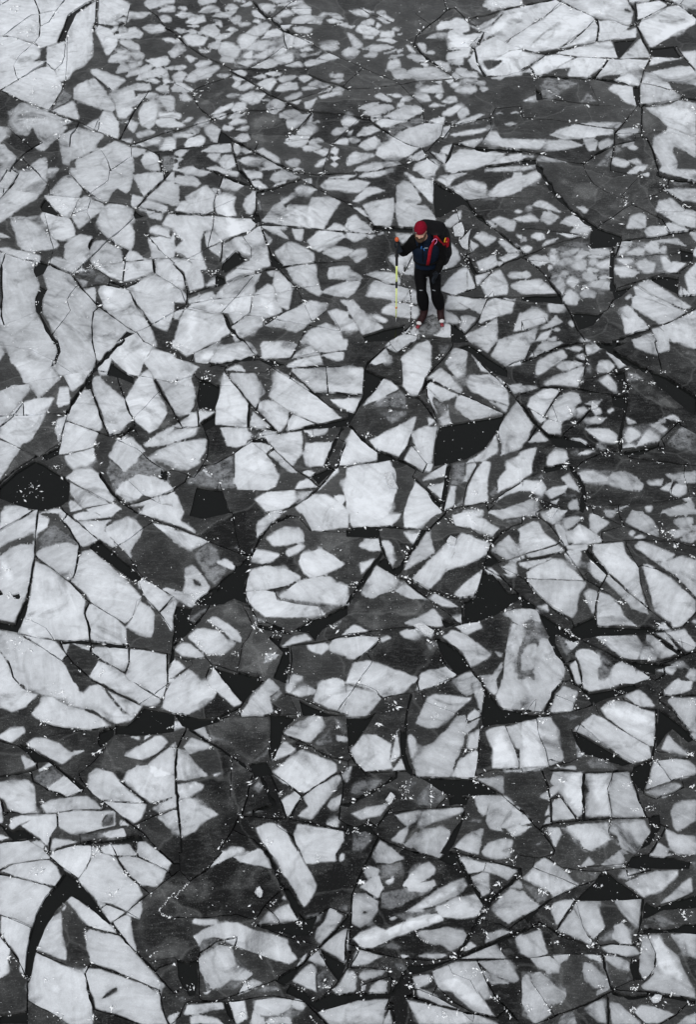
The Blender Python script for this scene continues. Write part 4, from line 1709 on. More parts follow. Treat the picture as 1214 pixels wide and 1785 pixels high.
w -10 140 90 85 260 -10 265 10 240 160 235 310 190 560 160 620 100 770 -10 750
d -10 260 60 210 130 180 220 180 240 230 160 230 60 260 0 320
d 160 180 215 140 240 140 240 220 190 210
w 270 15 340 50 330 110 270 140 250 180
g 250 200 330 110 380 90 460 140 550 230 545 260 470 220 280 270
w 250 300 270 270 330 245 470 215 545 240 540 330 520 430 485 475 420 445 300 350
w 400 -10 440 0 540 80 690 195 580 240 540 220 480 120 430 50
w 510 25 560 5 640 0 680 20 780 40 630 55 530 60
w 555 70 700 65 770 60 730 100 730 140 820 230 790 250 690 190 600 120
w 730 110 790 80 890 40 930 50 990 120 970 200 905 320 870 270 790 200 735 150
w 640 -10 830 -10 780 40 700 30
w 960 0 1000 -10 1214 -10 1214 85 1100 45
w 1060 75 1214 110 1214 200 1150 150
w 490 480 520 420 550 330 580 275 640 270 760 370 870 470 980 590 940 700 920 740 870 775 780 720 640 630 590 560
w 975 620 1040 660 1075 720 1070 830 1050 880 960 850 880 800 920 740
w 135 840 190 680 230 470 245 340 300 365 480 490 560 560 590 620 580 700 610 800 625 880 520 900 370 885 220 865
w 595 720 620 650 650 640 790 730 880 810 885 925 640 895 620 860
w 960 500 990 465 1080 520 1195 600 1110 695 1060 660 1000 580
w 1110 705 1210 610 1200 820 1190 835
w 1130 540 1160 520 1214 540 1214 590
w -10 830 130 850 180 890 350 980 420 1030 480 1100 510 1195 130 1195 90 1150 60 1040 -10 950
w -10 970 50 1050 80 1130 120 1195 -10 1195
w 160 860 250 870 390 910 460 1000 430 1040 300 960
w 420 895 485 915 460 985
w 500 915 560 930 640 950 620 965
w 640 970 660 945 890 950 890 1060 860 1105 740 1050
w 905 955 1060 975 1160 1000 1170 1100 1160 1195 920 1195 870 1140 905 1050
w 625 1150 680 1040 760 1070 870 1140 920 1195 700 1195
w 1175 1100 1214 1030 1214 1195 1170 1195
p -10 760 105 780 165 630 200 600 185 690 125 848 -10 815
p 650 210 700 205 1000 460 950 500 770 365 620 250
p 80 575 130 560 150 610 100 605
p -10 530 20 560 20 580 -10 585
p 1190 980 1214 940 1214 1030 1180 1060
d 900 280 1000 130 1060 80 1150 160 1214 230 1214 540 1100 500 930 380
d 890 830 1050 880 1080 840 1075 720 1110 710 1200 850 1170 990 960 950 890 930
d 470 1000 490 920 620 970 680 1030 630 1130 610 1195 510 1195 450 1050
v 0 350 30 340 90 470 70 470
v 170 700 200 720 220 860 190 830
c 7 0 130 110 60 220 0
c 12 265 -10 245 150 240 300 190 600
c 10 440 -10 550 80 680 190
c 7 520 62 680 58 800 45
c 10 930 0 1060 50 1214 105
c 4 780 260 900 185 1060 70
c 5 790 210 880 290 1000 460
c 9 250 310 480 480 600 610 870 785 920 740
c 16 555 240 535 370 510 460
c 16 620 630 590 700 620 820 625 890
c 3 920 740 950 620
c 8 960 480 1000 580 1110 700 1214 840
c 6 1000 460 1130 540 1214 595
c 4 1110 700 1200 600
c 6 120 850 300 885 420 905
c 30 420 905 560 905 700 915 890 940
c 8 890 940 1050 965 1180 990
c 12 1214 840 1195 980
c 8 170 870 300 950 430 1040
c 10 415 900 450 980 520 1060 640 1170
c 12 630 970 740 1050 870 1120 900 1050 900 950
c 12 1160 1000 1170 1195
c 10 60 1040 90 1150 130 1195
c 4 220 760 320 810 370 885
c 14 545 215 480 120 430 60
b 120 940 70
b 30 400 30
b 200 760 25
b 500 450 25
b 580 590 15
r 690 300 770 365
r 820 425 880 465
r 870 500 940 470
b 740 1130 30
b 60 580 20
b 640 100 12
T 303 893
w -10 120 100 150 240 200 130 265 60 240 -10 210
g 130 270 250 210 310 260 330 330 380 400 350 450 290 520 240 480 150 330
w 300 350 350 320 400 350 440 400 380 390
w 75 400 130 365 200 440 250 520 230 570 150 640 60 560 80 480
w -10 550 60 560 150 640 120 660 -10 590
w -10 -10 70 -10 50 60 140 120 150 145 60 100 -10 80
w 580 180 580 80 700 -10 790 -10 660 90
w 880 -10 1214 -10 1214 110 960 130
w 645 185 700 140 780 100 870 110 905 150 910 205 800 225 690 240
w 780 290 790 260 880 220 910 235 870 280 800 305
w 540 345 548 265 600 265 735 295 680 345 620 358
w 875 350 890 285 960 270 1020 250 1110 300 1190 365 1080 420 970 460 900 420
w 500 550 515 470 540 400 640 378 760 385 890 450 800 510 660 540
w 740 590 800 540 870 480 1010 450 1100 450 1130 490 1214 510 1214 640 1100 640 900 610
w 500 620 510 555 620 545 700 560 720 610 850 640 1000 660 1060 710 960 735 720 735 640 730 560 670
w 0 590 25 620 0 710 -10 720
w 230 755 270 730 320 740 440 830 470 880 470 905 400 890 330 810
w 100 870 160 810 260 820 320 840 380 900 430 910 330 995 230 990 180 950
w 10 965 60 910 120 920 210 1000 190 1025 60 1000
w 755 940 850 870 920 850 960 890
w 930 930 1060 915 1090 940 1030 1000 960 980
w 1080 940 1110 890 1214 880 1214 1010 1100 975
w 625 1060 650 990 740 995 700 1030
w 800 1195 830 1130 900 1150 880 1195
w 1010 1195 1100 1160 1150 1160 1200 1195
w -10 1040 30 1040 80 1090 -10 1150
w -10 1180 100 1100 160 1140 200 1195 -10 1195
w 230 1195 280 1090 310 1130 350 1195
w 630 1195 660 1160 700 1195
w 1170 860 1214 820 1214 860
g 1090 800 1180 745 1160 800 1100 820
g 100 740 180 680 250 660 190 720 120 780
g 560 770 550 725 650 750 630 775
p 440 380 525 330 530 380 495 500 490 560 510 640 420 600 350 640 200 650 160 640 300 540
p 830 830 960 750 1090 710 1214 650 1214 720 1040 820 990 890 940 850
p 20 650 130 670 100 740 150 780 90 850 0 910 0 730
p 650 870 760 870 740 930 800 940 810 1060 780 1195 690 1160 760 980
p 270 1080 450 1120 600 1140 600 1195 360 1195
p 580 790 700 780 800 840 830 860 680 830 600 820
d 140 500 130 460 180 480 200 520 160 520
g 410 240 440 220 450 260 400 250
c 8 -10 95 160 160 330 240 530 310
c 5 410 0 440 180 460 270 520 310
c 18 530 320 610 170 690 80 820 20
c 6 720 10 870 30 950 130 1214 140
c 9 530 380 495 550 530 670 580 740
c 6 560 790 520 880 480 930 440 1110
c 7 570 780 650 770 800 830
c 8 830 835 950 760 1070 720 1214 640
c 3 500 550 660 545 790 515
c 3 720 610 850 640 1010 660
c 12 820 935 1000 910 1214 860
c 10 815 940 820 1060 800 1195
c 5 0 1160 130 1060
c 10 0 1000 100 1030 220 1010
c 8 260 1060 450 1115 600 1150
c 5 900 30 960 130
c 26 150 640 300 520 520 330
c 14 250 660 150 780 0 930
c 6 480 640 550 790
c 10 250 1080 220 1160 
c 6 940 850 990 900
b 690 15 30
r 240 750 310 820 380 850
r 130 840 200 950 240 1000 350 990
b 155 580 25
b 800 1110 20
b 740 835 25
b 430 990 15
b 1110 790 25
b 600 820 20
b 660 1010 30
b 40 880 20
T 607 893
w 10 -10 380 -10 360 30 300 90 30 105 15 60
w 390 -10 650 -10 490 110 390 105
w 390 140 500 150 470 215 430 200
w 75 240 120 190 210 190 230 270 160 270
w 235 205 280 200 310 230 320 350 310 380 270 310
w 80 355 190 320 95 430
w 90 560 200 375 340 460 335 520 300 550 160 600 125 595
w 325 555 395 500 500 575 540 610 450 610
w 565 600 610 565 770 660 650 655
w 390 410 450 290 560 145 580 200 600 290 500 350
w 450 470 540 370 690 220 750 210 745 280 690 400 640 470 575 540 500 510
w 680 420 740 290 750 200 790 150 850 170 990 230 980 290 940 320 820 370 740 390
w 740 580 830 480 935 410 910 520 880 580 780 600
w 725 20 820 0 960 60 1060 120 1010 160 850 110 745 95
g 850 110 1060 125 1010 185 900 150
w 800 -10 940 -10 940 30 850 40
w 980 0 1050 -10 1214 -10 1214 30 1070 50
g 1070 60 1214 40 1214 70 1100 80
w 1000 265 1060 210 1120 160 1170 230 1200 300 1110 330
w 1190 280 1214 190 1214 300
w 1180 120 1214 100 1214 150
w 1065 375 1170 350 1180 430 1120 440
w 945 395 1000 390 1080 470 1000 440
w 1080 430 1170 440 1120 460
w 1010 580 1165 590 1075 670
w 1130 335 1214 310 1214 330 1140 350
w 390 775 500 730 600 680 640 730 660 800 440 790
w 360 840 450 810 520 855 440 890 400 880
w 450 810 510 800 600 850 580 880
w 225 880 270 865 300 880 240 910
w -10 830 40 785 140 830 -10 860
w -10 880 100 865 215 875 200 910 120 980 50 1025 -10 1020
w 0 1150 40 1050 150 1040 260 1070 350 1105 490 1160 460 1195 -10 1195
w 490 1185 510 1130 560 1105 690 1075 755 1135 650 1195 490 1195
w 660 870 720 825 830 860 1000 990 980 1020 860 1080 800 980
w 750 795 910 760 935 810 830 860
w 725 740 800 720 790 775
w 1090 710 1120 680 1214 675 1214 800 1150 770 1140 740
w 1130 850 1150 780 1214 800 1214 900 1170 1000 1170 1195 1080 1195 1100 960
w 740 1170 820 1120 880 1120 930 1195 740 1195
w 910 1140 1010 1140 1070 1050 1080 1080 1030 1180 960 1195
w 1020 970 1080 990 1060 1010
g 600 90 640 80 650 100
g 540 910 600 890 640 930 570 970
g 820 660 860 630 930 680 900 710
p -10 120 230 110 210 180 -10 170
p 260 310 310 400 420 330 330 450 230 390 200 360
p 810 630 890 590 940 420 1010 430 1120 560 1190 560 1190 610 1080 690 900 770 810 780
p 610 880 680 900 800 1000 870 1090 830 1110 760 1140 640 980
p 650 740 750 780 680 810 660 780
p 1000 220 1090 130 1000 200
p 970 260 1060 340 1000 380 950 380
v 690 220 740 200 755 240 740 260 700 240
v 455 815 510 805 590 850 580 875 510 855
c 20 30 110 260 100 430 115 530 125
c 22 690 0 560 130
c 14 215 120 230 240 310 400
c 30 530 130 420 310 340 450
c 24 240 290 130 440 30 590 0 640
c 12 340 460 450 480 570 545 740 600 870 590
c 10 380 470 560 610 690 700 780 780
c 8 700 60 760 110 880 140 990 210
c 10 1000 230 1080 140 1140 100 1214 80
c 10 990 240 950 380 930 480 880 590
c 8 950 380 1100 340 1214 300
c 6 1050 380 1180 440
c 6 730 800 930 750 1070 700 1214 660
c 6 -10 855 150 830 350 810 660 800
c 5 0 870 210 865
c 5 170 1040 70 1190
c 14 600 880 740 940 820 1040 930 1190
c 8 640 1000 690 1070 760 1130 
c 6 800 1120 640 1190
c 10 800 640 800 780
c 8 940 380 1060 450 1180 560
c 14 220 890 130 980 40 1040
c 8 490 1160 480 1190
c 6 420 820 560 800
b 720 70 20
b 960 170 15
b 400 460 15
r 545 575 620 550 720 590
b 310 550 12
b 50 550 20
b 30 500 20
r 550 890 600 930
b 640 850 20
r 830 30 870 0
r 860 60 920 110
b 400 280 20
b 800 800 15
T 910 893
w -10 -10 110 -10 100 25 -10 35
w 130 15 200 -10 320 -10 220 90 160 50
w 290 70 320 40 430 35 360 100 300 130
w 470 20 500 10 610 75 520 150 475 110
w 570 -10 660 -10 640 40 600 40
w 725 70 770 0 840 0 910 60 945 110 950 170 850 140 770 100
w 975 -10 1220 -10 1220 15 1020 25
w 1055 75 1080 45 1200 40 1190 80 1120 115
w 1030 130 1170 125 1120 170 1070 185
w 1180 100 1220 95 1220 120 1190 120
w 1100 195 1150 160 1220 150 1220 190 1180 215
w 745 155 770 135 790 150 770 175
w 780 180 830 165 860 180 820 192
w 310 140 350 130 400 85 480 130 570 205 460 225 370 225 320 200
w 230 90 260 80 310 140 320 230 300 240 250 150
w 310 240 460 225 460 260 410 270 320 260
w 300 290 330 265 410 262 415 310 400 360 370 370 330 330
w -10 110 80 65 110 70 160 150 250 220 30 285 -10 295
w 30 300 250 225 300 270 60 320
w -10 305 20 305 20 325 -10 330
w -10 350 210 320 150 355 40 390 -10 370
w 35 420 100 380 230 325 280 330 360 400 430 475 40 465
w 30 470 430 485 445 500 400 580 385 690 350 745 250 690 100 560
w 495 230 705 215 720 280 760 340 815 380 820 490 860 650 610 430 500 290
w 475 410 480 325 590 440 560 490 490 440
w 580 470 610 440 740 560 870 660 885 715 770 670 700 590
w 790 240 830 205 920 240 1070 300 1000 350 930 350 880 310
w 940 360 1020 340 1110 310 1220 340 1220 600 1150 520 1050 430
w 845 380 870 365 960 410 1050 470 1120 530 1214 620 1214 700 1110 800 1050 800 1040 760 930 690 900 570
w 430 570 470 545 530 570 510 690 490 710
w 525 700 540 560 610 580 690 660 710 720 800 795 530 790
w 105 655 180 640 190 700 140 670
w -10 680 60 675 105 685 130 760 60 740 -10 790
g 240 850 310 880 390 930 350 970 320 1010 280 970
w 300 900 380 900 390 930 340 960
w 0 1000 40 940 100 920 110 980 80 1090 0 1100
w 110 960 130 900 180 890 200 960 220 1000 210 1195 110 1195 90 1110
w 210 1100 220 1020 200 910 250 970 300 1090 300 1140 220 1190
w 370 990 410 955 480 960 540 1000 550 1070 520 1100 540 1195 440 1195 420 1100 400 1030
w 335 1070 380 1030 420 1195 380 1195
w 630 1100 650 1060 700 1045 780 1090 800 1140 890 1160 790 1195 620 1195
w 560 1195 600 1150 640 1195
w 800 1115 850 1120 895 1155 800 1160
w 515 870 700 865 800 870 840 930 810 1030 700 1015 600 940
w 820 1030 840 950 890 920 930 970 945 1000 935 1040
w 865 900 870 855 910 860 1000 940 1080 990 970 1030 920 950
w 940 845 1000 840 1110 980 1040 920
w 1010 840 1130 815 1214 920 1214 940 1150 975 1120 940
w 940 1100 1000 1085 1080 1095 1050 1130
w 1010 1080 1130 1035 1130 1070 1060 1085
w 1140 1150 1170 1105 1214 1100 1214 1180
w 1050 1195 1090 1160 1150 1195
w 0 1180 50 1150 80 1195 0 1195
w 1180 760 1214 745 1214 780
w 950 800 990 770 1040 820 960 820
p 110 690 240 770 400 890 360 910 240 850 230 900 310 1050 290 1060 220 930 150 790
p 360 790 520 725 530 790 1000 810 1000 835 700 860 520 870 420 890 340 840
p 0 580 90 640 100 680 0 670
p 440 270 480 285 610 430 590 440 470 320
p 700 1040 900 1050 1060 1070 930 1090 930 1130 830 1100
p 920 850 960 870 1110 970 1090 1000 1000 940
v 360 180 400 90 430 130 450 200 370 225
v 165 20 240 0 230 25 190 35
c 7 0 300 240 228
c 9 0 335 170 310 300 275
c 8 100 20 200 90 290 220 310 270
c 4 35 465 440 480
c 8 490 220 700 205 900 195 1070 210
c 8 500 10 640 70 800 130 940 180 1214 250
c 26 455 270 540 360 605 430
c 9 605 430 750 560 890 680 1000 760 1060 820
c 8 600 435 540 540 515 640 510 720
c 8 310 270 440 470 540 530 640 590
c 14 20 470 110 570 220 670 350 760
c 5 840 370 940 400 1060 440 1150 530 1214 600
c 9 1060 810 1130 800 1214 700
c 10 410 890 540 950 680 1030 830 1040 970 1040 1110 1000 1214 980
c 16 910 850 1000 920 1130 990
c 5 1000 840 1070 890 1214 940
c 4 1110 880 1120 960
c 24 190 880 250 990 310 1070
c 14 310 1060 370 1195
c 12 380 1030 410 1110 425 1195
c 7 730 240 820 400 830 500 890 690
c 6 960 1060 1110 1010
c 14 900 1050 850 1120 930 1170 1000 1130
c 8 0 30 110 40
c 12 0 600 100 660
c 4 470 420 560 490
c 10 680 10 720 100 560 140 
b 200 15 25
b 460 620 25
b 320 825 12
b 25 795 12
b 210 1015 15
b 700 620 20
b 570 910 20
r 1165 300 1210 330
b 960 790 25
b 885 1020 15
r 340 850 400 885
r 30 460 90 540
b 1010 150 50
b 420 50 15
b 1080 230 20
T 0 1190
w -10 -10 120 -10 150 50 265 85 180 170 90 205 -10 180
w 140 -10 510 -10 580 80 620 30 700 20 780 130 860 220 940 240 900 270 810 290 720 240 620 190 500 170 440 120 330 90 200 60
w 215 220 280 150 290 100 360 100 480 170 600 200 680 240 775 300 620 330 420 310 300 280
w 690 -10 940 -10 1110 100 1110 140 1060 170 960 140 800 60
w 750 60 860 110 990 170 930 250 860 200
w 940 -10 1160 -10 1150 70 1130 110 1050 70
w 1130 180 1150 90 1190 0 1214 -10 1214 215
w -10 370 90 320 160 315 170 350 80 420 -10 390
w 185 430 230 395 310 390 400 420 480 480 530 495 430 575 350 530
w 510 480 590 475 550 500 510 505
w 150 515 255 570 175 610
w 265 610 350 555 370 570 290 620
g 240 650 370 580 440 660 400 700 330 740 240 685
w 330 740 400 690 440 650 580 750 470 800 380 760
w -10 700 190 685 235 720 250 910 150 915 70 890 30 810 -10 800
w -10 830 15 870 15 980 -10 980
w 280 860 380 815 600 795 650 830 710 880 500 890 330 915
w 65 1000 80 950 150 930 280 930 150 990 80 1025
w 150 1000 260 930 390 915 405 1000 350 1080 330 1135 250 1070
w 400 910 560 895 800 900 800 1000 640 1040 500 1060 410 1010
d 700 990 740 920 800 905 800 1000 720 1015
g 690 1000 740 920 800 905 800 1000 720 1020
w 610 740 620 640 670 600 780 630 840 700 900 760 1000 840 830 830 690 820
w 720 830 880 840 1015 850 990 940 940 985 850 930
w 870 680 890 620 960 585 1060 575 1100 620 1214 650 1214 800 1050 840 960 780 900 720
w 1030 570 1214 430 1214 640 1080 675
w 860 515 960 450 1080 380 1120 370 1170 420 1090 500 990 540
w 910 380 970 380 970 400
w 1010 380 1050 370 1000 410
w 1060 880 1200 805 1214 810 1214 880 1110 910
w 1100 940 1214 890 1214 1040 1150 990
w 830 1000 840 960 900 1000
w -10 1060 60 1080 -10 1100
w -10 1130 100 1105 190 1105 300 1170 310 1195 -10 1195
w 220 1110 260 1100 310 1130 300 1160
g 550 1070 700 1040 860 1020 880 1080 700 1095 570 1110
w 720 1060 860 1020 880 1075 760 1085
w 355 1165 370 1095 440 1095 530 1115 420 1145
w 370 1175 520 1135 620 1140 700 1180 690 1195 370 1195
w 700 1150 780 1130 900 1130 950 1195 720 1195
w 955 1195 960 1120 1010 1115 1110 1195
d 530 -10 640 -10 640 20 580 75 550 60
d 600 195 640 190 790 290 770 300 680 240
v 1040 580 1200 640 1080 670 1060 640
p 800 290 880 290 950 240 1000 170 1130 195 1214 215 1214 345 1000 370 800 370
p 690 340 800 310 790 380 700 460 680 430
p 130 430 180 430 350 540 600 740 560 750 440 640 340 560 240 560 200 510
p 0 990 80 1030 150 1010 240 1080 90 1095 60 1070
p 700 1100 980 1070 1000 1110 850 1120 700 1130
c 12 -10 405 120 440 250 530
c 9 650 -10 780 60 960 150
c 5 970 150 1080 80 1170 10
c 8 1170 20 1130 120 1040 70 930 0
c 14 280 280 420 315 640 335 760 310
c 5 300 385 500 350 700 330
c 6 790 370 950 375 1214 345
c 7 740 460 650 560 550 640
c 9 550 660 640 780 830 920 1000 1060 1120 1190
c 5 720 830 900 840 1000 840
c 9 940 990 1100 920 1214 880
c 5 330 915 500 890 720 885
c 10 400 915 400 1000 350 1080 340 1180
c 12 -10 1115 120 1100 230 1090
c 5 550 1060 740 1020 830 1000
c 6 370 1175 560 1120 700 1100
c 16 580 1120 760 1110 980 1075
c 10 0 990 60 1020
c 6 830 690 910 750 1030 850
c 5 1040 545 1170 450
c 14 260 600 120 640 0 660
c 5 65 900 160 915 260 915
c 12 10 820 30 930
c 8 940 1120 930 1150
c 10 230 690 330 750 470 800 580 760
b 410 70 40
b 490 140 30
b 200 60 25
b 1200 300 15
b 1110 835 25
b 850 695 12
b 290 830 12
b 690 490 20
b 80 960 10
b 680 1165 20
b 960 1005 20
b 320 600 10
b 300 270 30
T 303 1190
w -10 -10 270 -10 300 80 280 105 190 150 160 190 100 228 -10 215
w 200 -10 360 -10 400 60 470 150 420 165 360 120 290 60
w 470 220 540 110 650 -10 690 -10 740 50 670 100 690 210 600 230 470 235
g 660 110 740 50 760 80 700 150
w 780 50 800 -10 880 -10 800 80
w 815 85 880 30 930 25 1000 60 960 90 880 105
w 1000 20 1030 -10 1180 -10 1200 60 1210 120 1170 200 1080 180 975 130
w 1165 210 1214 140 1214 235
w 755 360 850 290 960 240 1030 235 1050 300 950 425 850 390
w 670 545 770 410 850 460 780 510
w 690 625 780 550 890 470 1000 510 1130 570 1130 620 1000 710 910 765 880 760 780 690
w 900 795 1000 720 1140 645 1170 660 1130 740 1030 860 960 950 860 930 940 860
w 1165 650 1214 610 1214 670 1190 670
w 1070 860 1100 810 1170 785 1180 810 1140 890 1100 890
w 750 820 850 750 890 800 800 930 780 910
w 710 650 800 695 830 730 770 700
w 1060 985 1145 945 1150 1010 1090 1000
w 135 330 210 305 250 400 220 390
w 70 445 120 390 180 410 270 455 110 505
w 20 680 25 460 80 480 140 560 240 655 100 680
w 20 800 25 720 150 690 210 720 200 745 120 790 30 825
w 35 830 130 810 200 850 310 925 200 975 150 1040 70 1080 50 1050
w -10 620 10 420 15 430 -10 700
w -10 780 20 790 20 870 -10 875
w -10 890 25 890 40 1060 -10 1040
w 270 650 330 630 300 655
w -10 275 60 280 115 305 -10 330
w 570 1010 650 980 720 985 780 1040 830 1130 880 1195 680 1195 600 1090
w 835 1060 860 990 960 1000 1180 1040 1180 1110 1130 1195 900 1195 850 1130
w 340 1195 400 1150 480 1155 490 1195
w 500 1195 600 1160 630 1195
w 1130 370 1200 380 1214 400 1200 415 1140 410
g 975 420 1090 320 1110 420 1000 450
g 530 570 660 450 660 520 600 540
g 540 740 590 680 640 720 590 780
g 500 920 520 900 640 880 620 905
g 1110 250 1190 280 1214 340 1190 370 1150 330
g 210 350 420 410 260 410
p 350 -10 640 -10 480 140 460 130
p 0 225 120 235 250 265 400 230 300 280 130 330 60 310
p 520 570 640 545 700 640 560 670 550 630
p 670 230 760 230 870 240 760 340 750 400 670 520
p 870 120 1050 200 1214 235 1050 240 990 230 900 240
v 180 700 60 730 30 790 100 760
c 14 0 220 120 240 280 265 460 170 600 10
c 8 470 235 670 230 860 225
c 8 770 80 900 120 1080 200 1214 225
c 14 80 340 30 450 10 600 30 860 45 1060 60 1190
c 22 110 330 250 420 400 510 550 630
c 12 550 650 480 920
c 12 760 350 850 400 950 440
c 14 660 440 680 540 750 400
c 9 680 620 790 700 890 790
c 12 670 640 720 740 780 930
c 7 890 790 1000 720 1100 650 1214 600
c 8 460 930 700 950 850 960 1000 990 1214 1040
c 7 460 930 380 1080 320 1170
c 8 470 1060 560 1100 650 1190
c 12 0 880 30 880
c 20 890 800 810 930
c 10 850 430 950 440 1040 500 1214 550
c 6 410 540 400 640 395 800
c 10 1190 700 1150 950
c 8 720 1000 830 1080 860 1180
c 26 600 640 700 860 560 900
c 3 690 130 800 90 870 230
b 430 525 25
b 470 200 20
b 730 210 12
b 920 450 20
b 740 575 12
b 640 1120 25
b 1110 1015 30
r 230 10 300 80
b 1000 240 20
b 1140 310 15
b 730 940 20
b 355 1110 15
b 260 460 12
b 740 770 12
b 70 380 12
r 960 980 1040 1000
T 607 1190
w -10 30 60 50 170 65 235 115 130 235 -10 240
w 50 -10 470 -10 380 75 250 105 200 70 90 20
w 475 60 500 -10 690 -10 560 40
w 740 -10 860 -10 870 80 830 90 790 70
w 860 30 880 -10 920 -10 945 80 930 205 890 100
w 940 -10 1030 -10 1050 60 1020 90 960 30
w 1030 100 1060 30 1070 -10 1214 -10 1214 195 1080 180
w 470 290 510 210 550 110 600 85 720 95 860 110 750 210 620 320 570 325
w 760 240 810 230 830 260 805 400 780 480 740 570 710 660 480 655 450 550 490 490 600 420 700 320
w 830 265 840 220 880 190 920 210 915 240 850 270
w 805 350 840 290 920 250 900 290 810 370
w 830 460 850 360 920 330 910 450 860 470
w 720 660 770 550 890 470 905 490 885 665
w 415 400 420 370 450 370 475 400 480 480 440 540
w 20 475 100 370 190 365 280 420 305 430 290 540 310 600 120 625 60 560
w 290 560 330 410 345 330 365 510 320 550
w 310 615 370 530 400 610
w -10 590 30 580 0 680 -10 690
w 935 320 970 195 1095 195 1010 265
w 960 345 1000 325 1090 305 1140 400 1190 560 1190 600 1000 605 1010 480
w 1100 310 1214 280 1214 450 1180 460
w 1080 605 1214 600 1214 625 1090 625
w 900 670 1080 655 1085 775 1000 720
w 885 790 1000 785 980 860 950 930 910 900
w 970 930 1000 790 1100 790 1160 850 1060 1010 1080 1040 990 1020 965 970
w 1060 1010 1170 860 1214 890 1214 980 1110 1020
w 1100 1020 1214 980 1214 1060 1150 1070
w 740 1150 830 1060 940 1020 930 1120 910 1195 850 1190
w 930 1180 980 1120 1080 1085 1150 1100 1140 1150 1010 1195
w 320 920 500 900 470 960 410 1000
w 490 1010 510 900 800 870 805 900 640 960 530 1005
w 480 1080 520 1020 600 1015 640 1000 710 1040 700 1120 650 1195 520 1195 450 1140
w 300 1100 380 1020 420 1010 410 1060 380 1120
w 390 1130 480 1040 490 1090 440 1150
w 175 1195 220 1100 300 1150 350 1195
g 820 970 880 945 940 955 930 980
w 20 910 140 870 290 840 220 920 90 950
g 10 770 40 690 150 660 250 675 200 730 80 785
g 340 720 400 670 490 690 440 750 390 770
g 470 800 570 680 690 790 600 870 480 860
g 30 1060 110 1030 190 1080 100 1180 30 1180
p -10 245 130 240 200 210 120 330 40 440 0 450
p 930 -10 960 40 1070 180 1214 200 1214 275 1010 295 940 320 930 220 950 90
p 360 330 400 340 400 480 450 650 410 620 370 500
p 500 660 700 665 890 675 1060 780 850 790 700 790
p 700 800 760 785 850 795 825 855 760 850 705 868
p -10 985 60 995 130 970 170 1010 205 1070 120 1040 40 1050 -10 1065
p 640 1190 720 1060 810 930 740 1130 690 1195
v 1070 330 1180 600 1010 600 1020 400
v 660 640 500 620 640 630
c 6 0 100 70 0
c 6 70 10 200 60 240 110 390 80
c 8 440 80 580 40 720 -10
c 18 440 90 410 220 400 340
c 20 400 340 390 480 440 650
c 3 530 130 750 220 830 250
c 9 120 630 280 620 410 620 500 660
c 8 920 300 910 480 890 665
c 6 480 660 640 660 890 670
c 10 10 490 60 570 130 640
c 10 900 670 1060 780 1214 900
c 7 290 910 480 885 800 865
c 16 810 900 750 1080 680 1190
c 10 200 1070 300 1130 460 1180 550 1195
c 20 300 870 200 1000 130 960
c 5 930 320 1080 305 1214 270
c 5 300 540 370 520
c 8 720 1155 860 1190
c 7 890 650 1000 610 1214 600
c 12 620 870 760 730 810 690
c 5 820 280 930 240
c 4 1100 310 1190 560
c 22 0 850 200 740 340 660
b 320 380 20
b 815 480 25
r 580 700 580 860
b 400 720 40
b 290 820 25
b 60 1020 20
b 400 790 30
b 220 300 10
b 810 360 20
b 870 800 20
b 1140 1170 15
b 90 580 12
b 1150 1050 25
b 620 240 20
r 10 480 40 520
b 310 170 40
b 800 940 20
T 910 1190
w -10 -10 280 -10 200 110 150 190 110 210 40 190 -10 195
w 200 215 240 80 290 30 390 70 365 140 350 200
w 390 -10 760 -10 600 40 470 65 440 40 420 0
w 720 95 820 50 870 90 930 165 840 170 770 140
w 550 180 620 125 740 140 830 180 930 210 930 330 920 440 880 440 800 390 600 250
w 370 330 500 225 600 270 700 340 890 450 900 530 780 570 640 480 450 370
w 990 60 1040 10 1080 -10 1190 -10 1180 50 1100 80 1000 90
w 1020 130 1060 110 1214 115 1214 350 1170 340 1090 230
w 1180 360 1214 350 1214 400 1170 380
w 970 470 1020 370 1160 510 1040 490
w 870 745 900 640 920 555 1050 535 1160 550 1214 600 1214 640 1040 690
w 860 770 1080 705 1115 725 1000 800 930 790
w 1045 900 1070 850 1120 825 1214 820 1214 960 1090 1035 1060 1000
w 1000 1015 1090 1060 1214 1070 1214 1195 1090 1195 1030 1150
w 910 1195 950 1115 1030 1165 1000 1195
w -10 280 130 250 200 250 240 310 290 530 280 550 200 580 20 595 -10 610
w -10 600 180 590 130 605 -10 625
w 200 700 220 625 420 635 430 740 420 930 390 945 300 820 260 770
w 130 800 200 740 290 690 260 760 190 820
w 215 960 215 840 270 800 310 850 375 950
w 150 990 200 930 200 980
w 160 930 190 860 200 920
w 445 640 630 630 620 740 600 770 630 930 500 940 450 930 470 760
w 635 630 740 620 780 740 870 930 640 935 610 750
w 180 1015 260 1010 280 1050 230 1145
w 310 1000 600 975 610 1060 610 1100 480 1175 430 1150 400 1090
w 620 980 850 960 900 1045 830 1140 790 1190 740 1170 690 1150 660 1060 610 1040
g 270 1010 320 1000 420 1100 430 1160 480 1175 440 1190 300 1070
g 610 1060 680 1110 690 1150 600 1100
w 650 1195 700 1160 750 1195
w -10 1000 70 1000 0 1050 -10 1050
g 90 1130 150 1090 130 1140
g 440 570 500 515 580 540 680 610 480 610
g 490 480 530 460 610 500 600 530
g 260 230 340 220 420 240 340 280
w 370 380 440 510 390 530
w 230 600 370 590 380 615
w -10 920 40 920 70 980 -10 1000
p 380 345 450 380 640 490 780 570 700 590 600 550 440 510 400 440
p 780 580 910 530 890 650 850 760 810 740 760 640
p 960 180 1030 230 1160 340 1210 400 1160 420 1050 330 1000 370 940 460
